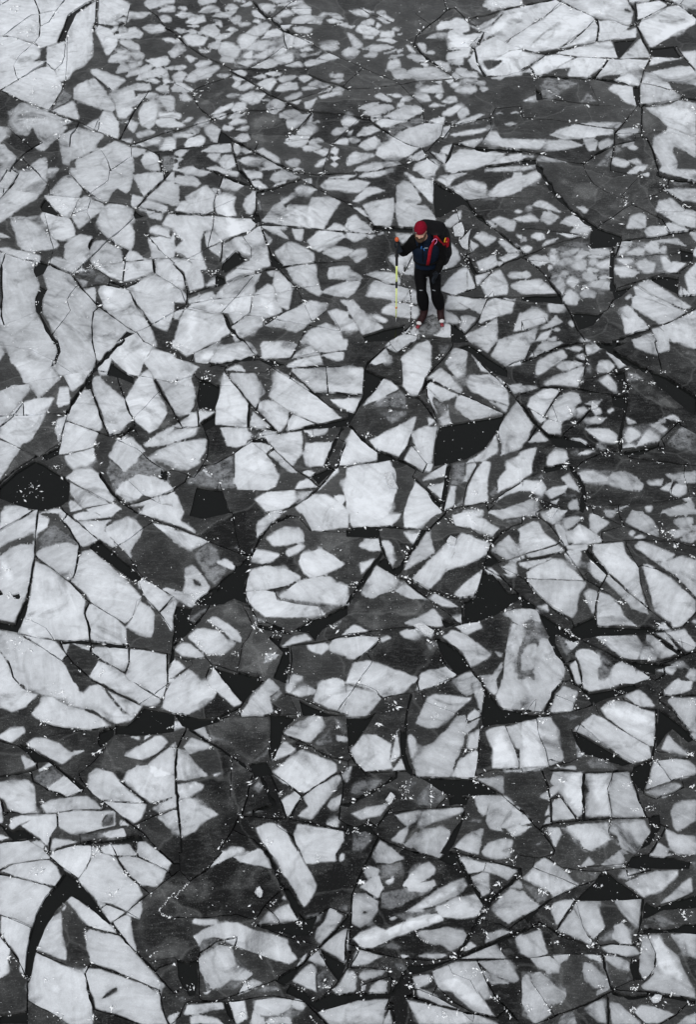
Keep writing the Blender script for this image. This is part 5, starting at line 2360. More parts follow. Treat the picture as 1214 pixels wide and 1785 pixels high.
p 470 70 620 50 760 10 830 30 700 90 600 110 510 150 430 50
p 880 940 960 910 970 1010 890 1130 830 1160 900 1040
p 0 215 150 220 240 230 100 250 0 270
p 180 610 400 620 210 625
d 170 650 210 630 200 690 170 700
v 0 280 100 270 130 380 170 590 20 595
v 560 190 640 150 900 240 920 300 760 260
v 300 640 410 640 420 920 380 900 300 790
v 490 640 610 640 600 780 620 920 530 930 500 780
c 18 290 -10 220 70 190 160 160 210
c 16 330 -10 420 50 490 140
c 10 200 215 350 205 490 160
c 4 245 95 360 140
c 6 710 120 860 180 940 190
c 7 540 220 740 360 900 450
c 3 410 290 640 490 780 560
c 14 940 190 940 330 920 470 890 600 870 700
c 6 930 550 1050 535 1170 530
c 6 940 480 1060 500 1180 520
c 9 870 750 1040 690 1214 640
c 10 850 780 930 810 1130 730
c 12 140 610 190 740 210 870 205 970
c 12 150 1000 340 970 600 950 880 935
c 12 -10 880 80 980 160 1060 230 1170
c 5 0 630 200 590 330 560 440 510
c 5 105 270 130 380 170 460 190 580
c 5 620 970 605 1050
c 14 760 620 810 790 870 930
c 6 270 800 380 950
c 20 430 640 430 930
c 4 640 640 600 740 630 930
c 14 940 980 1020 1010
c 14 980 40 960 130 1060 200 1170 330
c 10 420 635 600 620 740 615
c 7 950 555 1000 620 1040 690
c 20 980 90 1100 95 1214 90
c 12 1000 1020 960 1090 900 1180
c 8 210 540 290 560 
c 26 360 340 420 490
c 8 0 195 180 210
c 3 50 180 100 120
b 675 65 30
b 370 100 15
b 420 500 20
b 210 540 15
b 750 700 25
b 280 680 15
b 430 880 20
b 620 150 20
b 800 885 20
b 930 990 15
b 1190 130 20
b 890 690 15
b 150 260 25
b 170 1035 20
b 1190 730 15
b 580 545 25
b 900 880 20
b 1180 500 20
T 0 1487
w -10 -10 310 -10 350 45 200 60 60 85 -10 120
w 10 130 110 80 340 55 400 110 420 180 385 235 290 215 140 180
w -10 150 120 185 300 225 360 250 300 330 255 440 220 515 100 460 -10 430
w 5 560 10 445 120 470 215 520 200 600 170 850 145 830 130 730 70 650
w -10 580 40 640 75 690 55 750 60 830 -10 890
w 345 30 370 -10 650 -10 610 80 545 180 460 130
w 545 195 640 50 680 0 800 30 830 80 890 170 960 220 990 300 890 410 780 360 680 340
w 820 40 880 20 960 35 1080 90 1160 130 1130 200 1100 235 980 220 920 170 860 90
w 700 -10 950 -10 950 20 780 20
w 960 -10 1100 -10 1195 75 1170 130 1080 80 970 30
w 880 430 970 465 995 380 985 330 900 410
w 680 345 760 365 870 410 790 470 770 480
w 785 490 870 435 910 450 920 560 950 690 880 610
w 470 330 495 305 640 400 770 500 820 570 720 545 620 510 560 450 520 390
w 430 395 460 360 450 400
w 255 670 290 570 350 460 420 415 430 560 460 680 460 745 350 710
w 195 1030 200 920 250 695 330 730 420 775 590 840 600 950 640 1080 650 1195 480 1195 350 1110
w 590 560 620 540 820 575 930 680 1130 910 1110 945 940 880 780 810 630 765 600 640
w 580 820 600 800 680 810 850 860 1000 920 1110 985 1120 1080 1170 1195 980 1190 830 1130 660 1080 650 1010 600 890
d 700 1020 740 970 820 930 820 960 740 1010
w 1170 1150 1214 1115 1214 1195 1180 1195
h 980 470 1000 320 1100 260 1214 180 1214 720 1100 730 1020 700 960 560
p 455 140 545 190 620 290 690 380 775 490 760 500 600 370 495 300 380 410 310 520 250 690 200 900 170 850 190 650 250 430 310 310 390 230
p -10 1130 190 1105 195 1195 -10 1195
v 330 880 390 930 420 1000 390 980
c 10 0 125 60 90 180 65 350 45
c 12 0 150 150 185 370 240
c 10 310 -10 380 60 540 180
c 5 640 0 600 110 545 190
c 5 0 435 120 480 215 520
c 9 0 570 60 660 130 740 170 850
c 12 780 490 880 620 1000 740 1100 850 1214 980
c 7 785 485 900 400 1010 310 1130 210 1214 160
c 10 250 690 340 730 460 780
c 8 630 770 800 830 950 890 1110 950
c 14 590 840 620 980 650 1090
c 8 190 900 190 1195
c 7 190 1030 350 1110 480 1195
c 9 660 1090 830 1140 980 1195
c 8 830 60 870 140 940 200
c 7 960 30 1080 85 1170 130
c 5 740 360 860 400 970 465
c 12 600 510 720 540 820 570
c 5 1030 760 1214 730
c 5 1110 800 1214 760
c 16 1110 -10 1214 80
c 8 1120 1000 1150 1140 1180 1195
b 660 15 25
b 250 140 30
b 800 280 40
r 0 570 40 630 75 680
b 70 740 15
r 1214 280 1110 400 1130 440 1200 450
r 1040 730 1090 690
b 380 1120 25
b 650 1150 15
b 795 1070 12
b 870 145 10
b 960 210 15
r 590 530 600 600
b 330 890 25
b 180 870 15
T 303 1487
w 250 100 310 40 340 -10 470 -10 410 30 320 70
w 420 35 500 10 560 -10 620 -10 660 60 680 115 590 90 460 65
w 670 -10 870 -10 920 90 960 150 990 220 985 270 910 385 860 290 770 160 720 60
w 880 -10 1130 -10 1130 60 1000 70 920 80 900 40
w 1155 40 1165 10 1190 10 1185 60 1160 60
w 690 415 730 380 800 355 865 470 740 480
w 595 490 660 415 690 430 735 480 600 500
w 750 320 770 295 785 330
w 125 495 140 465 300 470 310 505 220 505
w 130 585 180 560 290 500 370 480 450 490 500 520 640 560 790 605 820 690 860 740 800 775 700 750 560 700 470 670 380 630 340 600 280 590 210 600 180 650
g 160 650 200 590 280 590 350 610 330 640 200 680
w 175 740 240 690 330 645 390 655 420 740 430 780 550 850 500 885 400 880 330 930 270 950 230 900 180 810
w 450 990 500 900 560 890 610 910 520 960
w 860 795 890 730 930 700 920 740
w 940 740 1015 675 1060 780 980 760
w 830 890 900 810 960 775 990 830 990 970 920 940
w 985 590 1010 520 1060 460 1080 385 1140 410 1180 440 1110 540 1020 630
w 1030 665 1100 590 1214 530 1214 640 1190 755
w 1110 960 1170 890 1214 820 1214 975 1130 980
w 1005 1110 1120 1070 1214 1050 1214 1195 1090 1195
w 70 1130 90 1065 340 1048 350 1090 280 1095 200 1120
w 120 1150 180 1130 300 1160 350 1195 120 1195
w 380 1035 490 1025 500 1110 510 1160 440 1195
w 560 1090 580 1030 680 1015 820 1030 800 1090 740 1120 600 1130
w 825 1060 840 1020 890 1025 910 1090 850 1090
w 530 1195 560 1110 620 1160 640 1195
w 640 1195 670 1160 800 1160 820 1195
w 0 1120 40 1110 10 1160 -10 1170
h -10 280 30 190 100 215 200 300 330 370 330 440 0 450
h 190 140 300 60 420 40 680 120 730 230 580 240 320 250 200 320
g 1130 390 1190 355 1214 350 1214 420
h -10 470 120 460 130 580 170 660 160 720 60 740 -10 700
g 560 970 620 930 700 920 760 960 640 975
g 900 440 1040 410 1030 480 950 500
g 60 985 90 1030 60 1050 20 1020
w 200 960 260 960 230 990
g 990 850 1060 800 1130 890 1080 960 1000 990
p 560 500 860 480 1000 440 950 570 830 580 740 550 620 530
p 830 800 880 800 830 880 770 930 700 890
p 760 250 800 250 890 380 860 460 800 330
p 1030 680 1190 760 1214 740 1150 900 1060 780
p 810 910 910 960 980 1030 1110 970 1214 985 1214 1050 1010 1110 920 1040 780 980
p 350 1040 380 1040 430 1195 370 1130
p 20 745 95 765 165 745 160 800 172 900 150 985 110 1000 60 930 30 860
d 185 880 240 900 270 960 200 980
c 12 330 0 240 110 110 200
c 5 110 200 40 130 40 0
c 22 640 -10 710 120 750 240
c 10 750 250 640 370 560 470
c 6 0 455 260 455 440 430 560 470
c 9 560 500 720 560 860 610 1000 640
c 10 1000 660 900 780 740 870 600 930 430 990 340 1030 200 1030
c 14 1214 450 1120 560 1010 660
c 8 1000 660 1040 740 1120 820
c 12 790 250 850 390 910 470
c 10 850 480 980 440 1080 390
c 9 1214 800 1130 920 980 1040
c 10 100 1040 350 1040 700 1000 930 1050
c 10 80 1050 40 1140 0 1180
c 8 170 730 180 1010
c 14 920 1050 1060 1190
c 8 730 480 690 420
c 6 1000 440 1090 380 1214 430
c 14 440 590 300 620 180 700
c 4 320 640 470 670 640 730
c 12 1214 520 1200 640 1190 760
c 6 500 890 440 990
b 725 130 20
b 590 280 18
b 745 570 20
b 1050 920 35
b 1150 950 25
b 690 1170 40
b 110 940 20
b 480 1130 25
b 400 660 10
b 310 60 20
b 600 700 12
r 0 320 100 215
b 700 350 20
b 1010 30 30
r 950 1140 990 1190
b 960 840 20
b 890 490 20
T 607 1487
w 165 20 180 -10 330 -10 390 40 300 75 200 70
w 110 130 150 95 220 120 200 160 140 180
w 80 240 160 180 215 165 250 250 210 320 150 280
w 15 480 35 290 130 290 210 340 205 400 170 460 80 525
d 100 400 140 410 130 430 100 425
w 380 230 430 150 500 90 560 65 610 110 600 150 520 210 430 240
w 400 230 520 210 600 190 610 230 540 265 430 260
w 260 200 320 175 320 200 280 220
w 400 410 470 370 580 290 700 220 800 185 830 230 760 300 600 370 480 410
w 610 380 760 310 900 290 940 370 910 430 860 450 770 460 640 450
w 30 600 90 555 200 515 260 540 420 470 560 430 650 430 670 470 560 510 440 550 300 600 180 660 100 660
w 480 560 600 540 700 520 780 550 830 570 800 640 720 690 650 640 540 630
w 360 710 430 720 380 745
w 490 720 560 705 690 715 640 740
w 770 30 900 60 1060 90 1180 130 1110 195 1030 150 940 130 840 140 800 90
w 850 180 940 140 980 150 985 280 940 310 890 240
w 1000 390 1060 310 1140 250 1214 280 1214 430 1120 495 1050 450
w 1120 245 1190 190 1214 210 1214 250
w 960 630 970 570 1060 540 1130 555 1040 600
w 800 680 850 620 900 655 820 690
w 790 735 900 690 1030 640 1100 735
w 910 760 1110 745 1195 880 1160 905 1120 890 1010 860
w 930 820 1010 850 1120 910 1000 920
w 585 830 740 765 850 760 900 760 960 870 1000 1010 950 1020 880 930
w 590 840 720 830 850 880 950 1030 1020 1140 870 1100 720 970 630 950
w 485 960 540 960 680 1040 780 1090 640 1060 490 995
w 405 1025 560 1060 720 1100 870 1120 1050 1195 490 1195 450 1100
w 450 870 560 850 580 900 480 945
w 30 785 60 690 100 680 240 720 120 780
w 75 860 100 825 260 815 240 840 110 890
w 145 970 160 930 220 890 270 900 270 970
w 80 960 90 915 120 910 120 960
w -10 840 40 820 65 860 50 960 -10 970
w -10 1050 70 1030 290 1020 280 1060 250 1120 240 1195 -10 1195
w 240 1195 290 1090 310 1195
w 1165 590 1214 560 1214 680 1180 640
g 1060 670 1130 660 1170 700 1100 710
w 530 -10 670 -10 640 35 560 10
w 930 -10 1130 -10 1120 30 1040 45 950 20
h 200 90 360 60 390 140 380 230 250 280 230 180
g 230 330 330 290 420 320 380 380 260 390
w 290 460 330 440 340 460 300 470
g 180 660 300 620 380 650 360 680
g 310 770 360 760 430 800 390 840 340 820
g 1110 600 1160 620 1130 630
v 30 600 100 570 420 480 640 435 660 460 420 530 180 590 80 620
v 480 380 800 200 800 240 520 390
v 620 880 760 880 900 980 980 1080 860 1060 700 940
p 750 -10 790 20 760 60 740 90 640 40 690 -10
p 400 780 560 775 740 740 590 815 450 850 430 830
p 0 980 290 970 300 1010 60 1025 0 1040
p 910 310 990 310 960 380
p 820 690 960 640 820 715
c 12 165 -10 90 140 30 300 10 640
c 10 440 -10 620 40 740 90
c 16 770 0 920 40 1100 90 1200 110
c 30 760 40 830 160 960 370
c 30 1200 150 1090 250 960 380
c 30 950 390 860 560 760 720
c 8 930 460 1060 500 1150 550
c 20 760 730 900 680 1080 600 1214 540
c 12 1130 520 1214 450
c 14 40 650 130 680 250 715
c 7 250 715 400 740 560 750 740 740
c 6 740 745 900 745 1214 738
c 9 900 750 960 890 1020 1000 1190 1180
c 14 410 1000 600 1060 800 1110 1040 1145
c 9 620 930 740 1040 860 1110
c 14 440 860 460 980 410 1000
c 8 70 690 20 790
c 10 0 800 160 800 280 820
c 14 310 880 290 1000 260 1090
c 10 90 930 200 890 280 860
c 10 310 1050 330 1195
c 3 730 840 850 890 900 980
c 6 1040 620 1100 730
c 30 410 820 350 930 300 990
c 6 860 150 950 130
c 12 20 690 0 800
c 6 490 950 620 1010 760 1080
c 4 800 1120 870 1180
b 95 205 20
b 120 100 20
r 470 540 490 590 560 630
b 700 370 15
b 730 720 20
b 870 830 35
b 1195 170 15
b 270 800 20
b 95 965 18
b 575 880 15
r 935 530 980 600
b 1020 1015 20
r 1090 1080 1140 1150
b 40 860 20
b 1130 70 30
b 310 910 20
b 440 920 20
b 820 660 12
b 940 400 12
b 680 1140 25
b 1050 220 20
T 910 1487
w 10 180 60 130 120 60 155 35 280 110 340 180 400 230 330 260 230 310 180 260 90 220
w -10 270 20 270 70 330 130 370 30 430 -10 440
w 410 100 470 30 510 80 480 90
w 550 85 640 20 700 -10 720 50 700 90
w 890 20 900 0 1000 0 1050 15 990 25
w 670 170 710 130 800 125 820 130 730 185
w 725 210 820 165 940 125 1090 125 1090 160 970 270 850 310 790 260
w 970 355 1040 290 1110 220 1180 175 1190 270 1060 330
w 1195 320 1214 290 1214 350
w 205 405 220 355 300 330 370 330 300 440 245 500
w 250 540 330 430 360 390 400 460 490 620 480 640 380 590
w 365 380 390 335 535 335 550 430 580 520 500 600 430 510
w 650 335 720 320 835 320 810 520 740 460 690 400
w 640 510 700 480 750 540 770 640 700 640 640 600
g 525 600 580 550 640 520 650 610 580 625
w 560 660 620 640 780 650 820 700 740 720 600 690
w 440 710 540 710 555 765 480 740
w 580 715 660 715 745 765 750 820 680 800 590 750
w 420 820 440 765 500 800 600 890 610 930 520 940 440 880
w 515 1000 530 960 620 935 560 980
g 720 890 740 830 770 885 730 900
w 820 820 840 580 880 575 930 720 930 820 850 885
w 890 620 900 575 960 580 1000 650 1080 720 1140 840 1200 960 1210 1010 1000 980 850 950 840 930 920 850 940 740
w 1040 570 1214 560 1214 735 1150 710 1090 650
w -10 580 130 535 160 620 180 700 60 730 -10 690
w 60 735 190 715 270 780 260 840 180 835 100 790
w 210 710 330 700 320 740 260 780
w 0 900 30 850 70 900 70 960 10 980
w 70 880 110 830 160 870 310 1000 280 1040 160 1060 100 960
w 0 1040 20 980 100 960 180 1060 205 1130 90 1190 50 1140
w 250 1195 280 1140 360 1110 380 1195
w 430 1090 500 1040 570 1030 590 1195 520 1170
w 620 1050 680 1060 740 1110 830 1195 630 1195
w 780 1110 830 1060 900 1070 1060 1130 950 1190 860 1190
w 1080 1195 1140 1150 1214 1120 1214 1195
g 0 210 60 230 180 270 180 330 120 350 80 320
g 450 140 540 140 520 190
h 380 150 480 160 510 200 430 220
g 860 460 960 420 1080 490 990 525
g 1140 460 1200 410 1200 470
g 1170 70 1214 50 1214 120
g 840 510 880 500 880 530
p 600 130 680 190 820 290 840 315 600 330 380 325 480 230 560 150
p 720 95 780 20 880 0 900 20 1060 30 1180 60 1170 110 820 110
p 870 340 930 375 1060 340 1220 290 1220 380 1130 390 990 400 960 410 880 450 845 460 850 380
p 845 535 900 520 1000 535 1090 520 1130 490 1220 490 1220 552 1000 548 850 556
p 760 740 820 740 820 830 860 890 790 890 760 830
p 860 965 1000 980 1214 1020 1214 1060 1160 1040 900 1000
v 20 180 80 130 250 190 370 230 230 290
v 780 250 960 230 1080 130 1090 155 970 265 850 305
v 910 600 960 590 1060 740 1150 900 960 830
c 14 -10 470 120 380 230 310 400 230
c 10 410 230 520 190 570 130
c 8 170 30 280 100 380 120 560 130 740 100
c 7 800 20 720 90 
c 10 400 325 600 325 840 315
c 12 375 330 310 430 240 550
c 14 845 320 830 480 810 640
c 14 120 480 260 570 480 645
c 7 -10 735 200 720 400 700 560 710 740 730
c 18 565 710 580 800 630 950
c 12 640 960 440 1060 200 1150 110 1195
c 6 640 950 770 890
c 18 780 730 760 800 790 890
c 14 600 1010 610 1100 600 1195
c 6 380 340 430 520 490 620
c 10 660 955 860 970
c 7 880 570 930 700 930 800 850 900
c 6 930 375 1080 330 1200 280
c 14 0 550 110 500
c 14 820 560 1000 555 1214 560
c 12 490 645 640 635 780 640
c 8 -10 20 120 40 220 10
c 30 640 980 780 1010 870 990
c 10 970 1195 1080 1130 1170 1040
c 5 520 640 540 560 600 520
c 10 740 160 900 120
c 26 110 400 40 480
c 8 720 80 560 90 400 110
c 7 80 100 200 150 400 230
c 4 70 900 180 1060
c 5 780 1130 870 1195
b 330 125 18
b 190 380 20
b 150 270 20
b 1130 420 35
b 820 600 30
b 930 1030 45
b 760 1100 20
b 45 1075 15
b 1170 1050 15
b 230 620 20
b 560 940 15
r 1060 5 1130 25 1200 10
b 840 665 20
b 540 230 20
b 790 950 20
b 710 470 10
r 130 260 180 290
b 850 120 15
b 280 560 15
T 303 1190
h 240 250 660 240 665 420 620 470 540 550 430 480 250 390
h 400 545 480 550 555 640 530 760 470 900 390 900 395 650
T 303 893
h 400 600 480 600 550 790 480 900 440 1110 280 1060 480 930 470 880 340 740 360 640
h 560 800 740 930 640 1130 470 1110 485 930
h 930 150 1214 150 1214 480 1130 440 1190 370 1060 260 960 260 920 200
T 0 596
h 160 720 270 590 390 600 400 690 340 760 270 790
h 20 960 130 760 240 810 110 890
h 1000 570 1090 620 1200 560 1200 470 1160 510
h 330 380 400 310 440 250 480 320 410 330 400 460 330 490
T 607 596
h 720 520 700 430 760 450 790 510 850 550 730 560
h 290 80 370 110 380 290 250 240 130 190 270 140
T 910 298
h 260 80 440 0 620 150 720 200 540 330 350 230
h 560 370 760 260 960 320 990 370 850 450 720 450
h 700 160 830 50 950 60 1010 80 970 140 780 220
T 910 596
h 770 310 900 330 1100 480 1120 540 900 500 760 480
h 990 110 1214 60 1214 170 1000 220
T 607 0
h 480 140 740 50 830 140 700 160 600 180 470 260
h 750 50 1000 70 840 140
h 110 490 320 580 200 620 20 600
T 607 893
h 60 620 320 560 540 640 400 770 150 820 20 720
T 0 1190
h 790 390 870 440 860 520 1040 570 880 610 780 620 700 590 740 470
T 303 298
h 600 180 780 170 720 260 630 320
T 910 0
h 900 1040 930 1160 960 1195 870 1195 850 1050
h 840 780 960 830 1000 900 870 900
T 303 0
h 520 860 640 790 740 800 780 900 700 980 560 980
h 180 680 330 640 370 690 240 790 200 760
T 910 0
v 60 330 300 180 520 60 560 70 340 200 120 340
v 480 100 650 0 730 0 560 100
v 300 340 520 220 530 250 380 330
v 860 300 1100 160 1214 130 1214 160 1000 270
v 60 480 220 400 340 410 140 510
T 607 0
v 960 230 1060 150 1214 70 1214 110 1010 240
v 930 500 1100 370 1214 320 1214 360 1000 500
v 700 240 840 270 840 330 720 330
T 607 0
d 900 215 990 170 1080 90 1090 95 1000 180 910 222
d 1040 400 1140 350 1214 345 1214 352 1145 358 1045 408
d 1100 300 1170 240 1214 220 1214 228 1175 250 1108 306
T 910 0
d 0 215 150 118 290 20 292 28 155 130 0 228
d 260 335 350 270 440 208 448 212 355 280 275 338
d 820 150 900 110 1000 60 1005 66 905 120 825 158
d 960 138 1040 150 1140 130 1140 136 1040 158 962 144
d 60 320 130 250 260 160 264 166 140 258 66 324
T 607 893
g 1100 960 1130 760 1214 800 1214 1195 1070 1195
T 910 893
g -10 780 100 690 150 790 210 900 300 1080 300 1195 -10 1195
g 380 960 540 960 640 1060 790 1080 900 1160 780 1195 420 1195
T 607 1487
g 230 280 420 240 600 240 560 290 420 340 300 400 230 380
g 300 430 470 400 640 370 620 420 400 480
g 480 540 800 520 830 580 640 640
g 120 120 230 90 380 60 400 150 260 190 180 200
T 910 1487
g 0 830 200 830 320 960 300 1060 190 1090 90 1190 0 1140
g 420 760 600 760 640 940 520 1000 430 900
T 303 1487
g 180 660 340 640 430 720 560 850 420 960 220 970
g 540 1030 820 1010 920 1100 800 1195 540 1195
T 303 893
g 700 560 900 500 1130 500 1214 640 1060 710 760 640
T 910 596
g 380 880 620 890 860 990 840 1050 640 1030 420 990
g 700 600 960 560 1020 640 940 720 700 750
T 910 298
g 180 540 620 530 630 830 420 900 280 850 180 700
g 660 490 1000 490 1060 720 640 740
T 0 596
g 760 820 860 900 1000 780 1180 900 1180 1000 1000 1080 880 1120 790 1050
T 303 0
g 400 340 760 220 980 300 900 420 700 480 420 480
"""
# ------------------------------------------------------------------ helpers for objects
def tag(o, label=None, cat=None, group=None, kind=None):
    for k, v in (('label', label), ('category', cat), ('group', group), ('kind', kind)):
        if v: o[k] = v
    return o
def link(name, mesh, parent=None, mats=()):
    o = bpy.data.objects.new(name, mesh); COL.objects.link(o)
    for m in mats: mesh.materials.append(m)
    if parent: o.parent = parent
    return o
def from_np(name, verts, faces):
    me = bpy.data.meshes.new(name)
    nv, nf = len(verts), len(faces)
    me.vertices.add(nv); me.vertices.foreach_set('co', np.ascontiguousarray(verts, np.float32).ravel())
    k = faces.shape[1]
    me.loops.add(nf*k); me.loops.foreach_set('vertex_index', np.ascontiguousarray(faces, np.int32).ravel())
    me.polygons.add(nf); me.polygons.foreach_set('loop_start', np.arange(0, nf*k, k, dtype=np.int32))
    me.update(calc_edges=True)
    return me
def set_attr(me, name, vals):
    a = me.attributes.new(name, 'FLOAT', 'POINT'); a.data.foreach_set('value', np.ascontiguousarray(vals, np.float32))

# ------------------------------------------------------------------ water and the ice plates
chart = join_cracks(parse_chart(CHART), 22.0, 42.0)
P, T, cls, frost, bright, area, polys = build_ice(chart)
A_, B_, E_ = adjacency(T)
m_ice = (cls[A_] != WATER) & (cls[B_] != WATER)
plate = components(len(T), A_[m_ice], B_[m_ice])
m_same = m_ice & (cls[A_] == cls[B_])
patch = components(len(T), A_[m_same], B_[m_same])
# whiteness at the vertices, softened across the seam between milky and clear ice
LEVEL = np.array([0.0, .31, 1.0, np.nan, .035])
nP = len(P); cnt = np.zeros(nP); sm = np.zeros(nP); lo = np.full(nP, 9.0); hi = np.full(nP, -9.0)
ice_t = cls != WATER
for j in range(3):
    v = T[ice_t][:, j]; l = LEVEL[cls[ice_t]]
    np.add.at(cnt, v, 1); np.add.at(sm, v, l); np.minimum.at(lo, v, l); np.maximum.at(hi, v, l)
seam = (cnt > 0) & (hi-lo > .02)
mid_level = (hi+lo)/2
kd = KDTree(int(seam.sum()))
si = np.nonzero(seam)[0]
for i in si: kd.insert((P[i, 0], P[i, 1], 0), int(i))
kd.balance()
white = np.zeros(nP); core = np.zeros(nP)
for i in range(nP):
    if cnt[i] == 0: continue
    if seam[i]: white[i] = mid_level[i]; continue
    own = hi[i]
    co, j, d = kd.find((P[i, 0], P[i, 1], 0)); core[i] = min(1.0, d/(9+10*abs(mnoise.noise((P[i, 0]*.015, P[i, 1]*.02, 6.0)))))
    soft = 1.5+17.0*max(0.0, mnoise.noise((P[i, 0]*.024, P[i, 1]*.034, 3.1))-.10)
    s = min(1.0, d/soft); s = s*s*(3-2*s)
    white[i] = mid_level[j]+(own-mid_level[j])*s if d < soft else own

# milkiness of the snow ice by area, veiling light painted in far off
TONES = [(100, 60, .72), (60, 300, .56), (50, 520, .52), (300, 400, .62), (300, 150, .63), (550, 200, .61), (720, 300, .64), (1050, 60, .75), (1150, 300, .58), (950, 450, .56), (560, 680, .66),
         (640, 860, .74), (300, 750, .64), (100, 700, .66), (950, 700, .58), (1100, 900, .54), (150, 1000, .67), (500, 1000, .68), (800, 1000, .62), (1050, 1000, .58), (900, 1200, .56), (1100, 1350, .50),
         (750, 1350, .56), (500, 1300, .62), (150, 1250, .66), (100, 1550, .66), (150, 1720, .64), (400, 1650, .58), (480, 1520, .60), (720, 1580, .52), (900, 1600, .50), (1100, 1650, .50), (700, 1760, .56), (950, 1760, .48)]
tz_ = np.zeros(nP); tw_ = np.zeros(nP)
for tu, tv, tq in TONES:
    q = 1/((P[:, 0]-tu)**2+(P[:, 1]-tv)**2+900)**1.5; tz_ += q*tq; tw_ += q
tone = tz_/tw_
SKY_LIFT = [(300, 100, .016), (600, 50, .024), (1000, 200, .022), (600, 250, .018), (1000, 400, .014), (200, 250, .014), (800, 780, .008), (300, 600, .008), (1100, 850, .006), (600, 1150, .012), (1000, 1100, .008), (300, 1450, .002), (700, 1600, .006), (100, 1600, .0), (1000, 1500, .006)]  # clear ice lightened, most at the far side: sky reflection put into its colour
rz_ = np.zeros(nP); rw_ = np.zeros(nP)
for tu, tv, tq in SKY_LIFT:
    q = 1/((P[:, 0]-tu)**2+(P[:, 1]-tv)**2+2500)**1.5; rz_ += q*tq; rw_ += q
sky_lift = rz_/rw_
u_pl, first_i, inv_pl = np.unique(np.where(ice_t, plate, -1), return_index=True, return_inverse=True)
pl_area = np.bincount(inv_pl, weights=area)
G0 = ground(P)                                    # the chart laid out on the lake
n_pl = len(u_pl)
cen = np.stack([np.bincount(inv_pl, weights=area*P[T].mean(1)[:, k])/pl_area for k in (0, 1)], 1)
cg = ground(cen)
pr = np.random.default_rng(21)
z0 = pr.uniform(.0, .019, n_pl); slx = pr.normal(0, .0040, n_pl); sly = pr.normal(0, .0040, n_pl)
lim = np.minimum(1.0, 1500.0/np.maximum(pl_area, 1)); slx *= np.sqrt(lim); sly *= np.sqrt(lim)
z0[u_pl == -1] = -.019; slx[u_pl == -1] = 0; sly[u_pl == -1] = 0
def plate_z(k, xy): return z0[k]+slx[k]*(xy[..., 0]-cg[k, 0])+sly[k]*(xy[..., 1]-cg[k, 1])
# walls where ice meets open water
we = (cls[A_] == WATER) != (cls[B_] == WATER)
wall_tri = np.where(cls[A_[we]] == WATER, B_[we], A_[we]); wall_edge = E_[we]
order = np.argsort(patch[wall_tri], kind='stable'); wall_tri = wall_tri[order]; wall_edge = wall_edge[order]
wp = patch[wall_tri]
def make_mesh(name, tris, walls, k, origin):
    tris = tris[:, ::-1]                          # the chart's y runs down
    vi, f = np.unique(tris, return_inverse=True); f = f.reshape(-1, 3)
    xyz = G0[vi].copy(); xyz[:, 2] = plate_z(k, xyz)
    verts = xyz; vals = vi; faces = f
    if len(walls):
        wv, wf = np.unique(walls, return_inverse=True); wf = wf.reshape(-1, 2)
        top = G0[wv].copy(); top[:, 2] = plate_z(k, top)
        bot = top.copy(); bot[:, 2] -= .05
        n0 = len(verts); nw = len(wv)
        verts = np.vstack([verts, top, bot]); vals = np.concatenate([vi, wv, wv])
        a, b = wf[:, 0]+n0, wf[:, 1]+n0
        faces = np.vstack([faces, np.stack([a, b, b+nw], 1), np.stack([a, b+nw, a+nw], 1)])
    me = from_np(name, verts-np.asarray(origin), faces)
    set_attr(me, 'white', white[vals]); set_attr(me, 'bright', bright[vals]); set_attr(me, 'frost', frost[vals]); set_attr(me, 'tone', tone[vals]); set_attr(me, 'core', core[vals]); set_attr(me, 'sky_lift', sky_lift[vals])
    return me
order_t = np.argsort(patch, kind='stable'); ps = patch[order_t]
pu, pst = np.unique(ps, return_index=True); pend = np.append(pst[1:], len(ps))
plate_patches = {}
for q, a, b in zip(pu, pst, pend):
    t = order_t[a:b]
    if cls[t[0]] == WATER: continue
    w0, w1 = np.searchsorted(wp, q, 'left'), np.searchsorted(wp, q, 'right')
    plate_patches.setdefault(inv_pl[t[0]], []).append((int(cls[t[0]]), t, wall_edge[w0:w1], area[t].sum()))

big = sorted([k for k in plate_patches if pl_area[k] > 60], key=lambda k: -pl_area[k])[:295]
bigset = set(big)
# ---- words that single each plate out
BANDS = [(70, 'at the top edge'), (135, 'in second row from top'), (200, 'in third row from top'), (265, 'in fourth row from top'),
         (330, 'two rows above skater'), (395, 'just above red hat'), (455, "level with skater's chest"), (515, "level with skater's knees"),
         (575, "level with skater's boots"), (640, 'in first row below skater'), (705, 'in second row below skater'),
         (775, 'level with black pool'), (850, 'one row below black pool'), (930, 'two rows below black pool'),
         (1010, 'across the middle'), (1095, 'one row below middle'), (1180, 'two rows below middle'), (1265, 'three rows below middle'),
         (1350, 'in sixth row from bottom'), (1435, 'in fifth row from bottom'), (1520, 'in fourth row from bottom'),
         (1605, 'in third row from bottom'), (1690, 'in second row from bottom'), (9999, 'at the bottom edge')]
ORD = ['first', 'second', 'third', 'fourth', 'fifth', 'sixth', 'seventh', 'eighth', 'ninth', 'tenth', 'eleventh', 'twelfth', 'thirteenth', 'fourteenth', 'fifteenth', 'sixteenth', 'seventeenth', 'eighteenth', 'nineteenth', 'twentieth', '21st', '22nd', '23rd', '24th', '25th', '26th', '27th', '28th']
NUM = ['no', 'one', 'two', 'three', 'four', 'five', 'six', 'seven', 'eight', 'nine', 'ten']
band_of = {k: next(i for i, b in enumerate(BANDS) if cen[k, 1] < b[0]) for k in big}
labels = {}
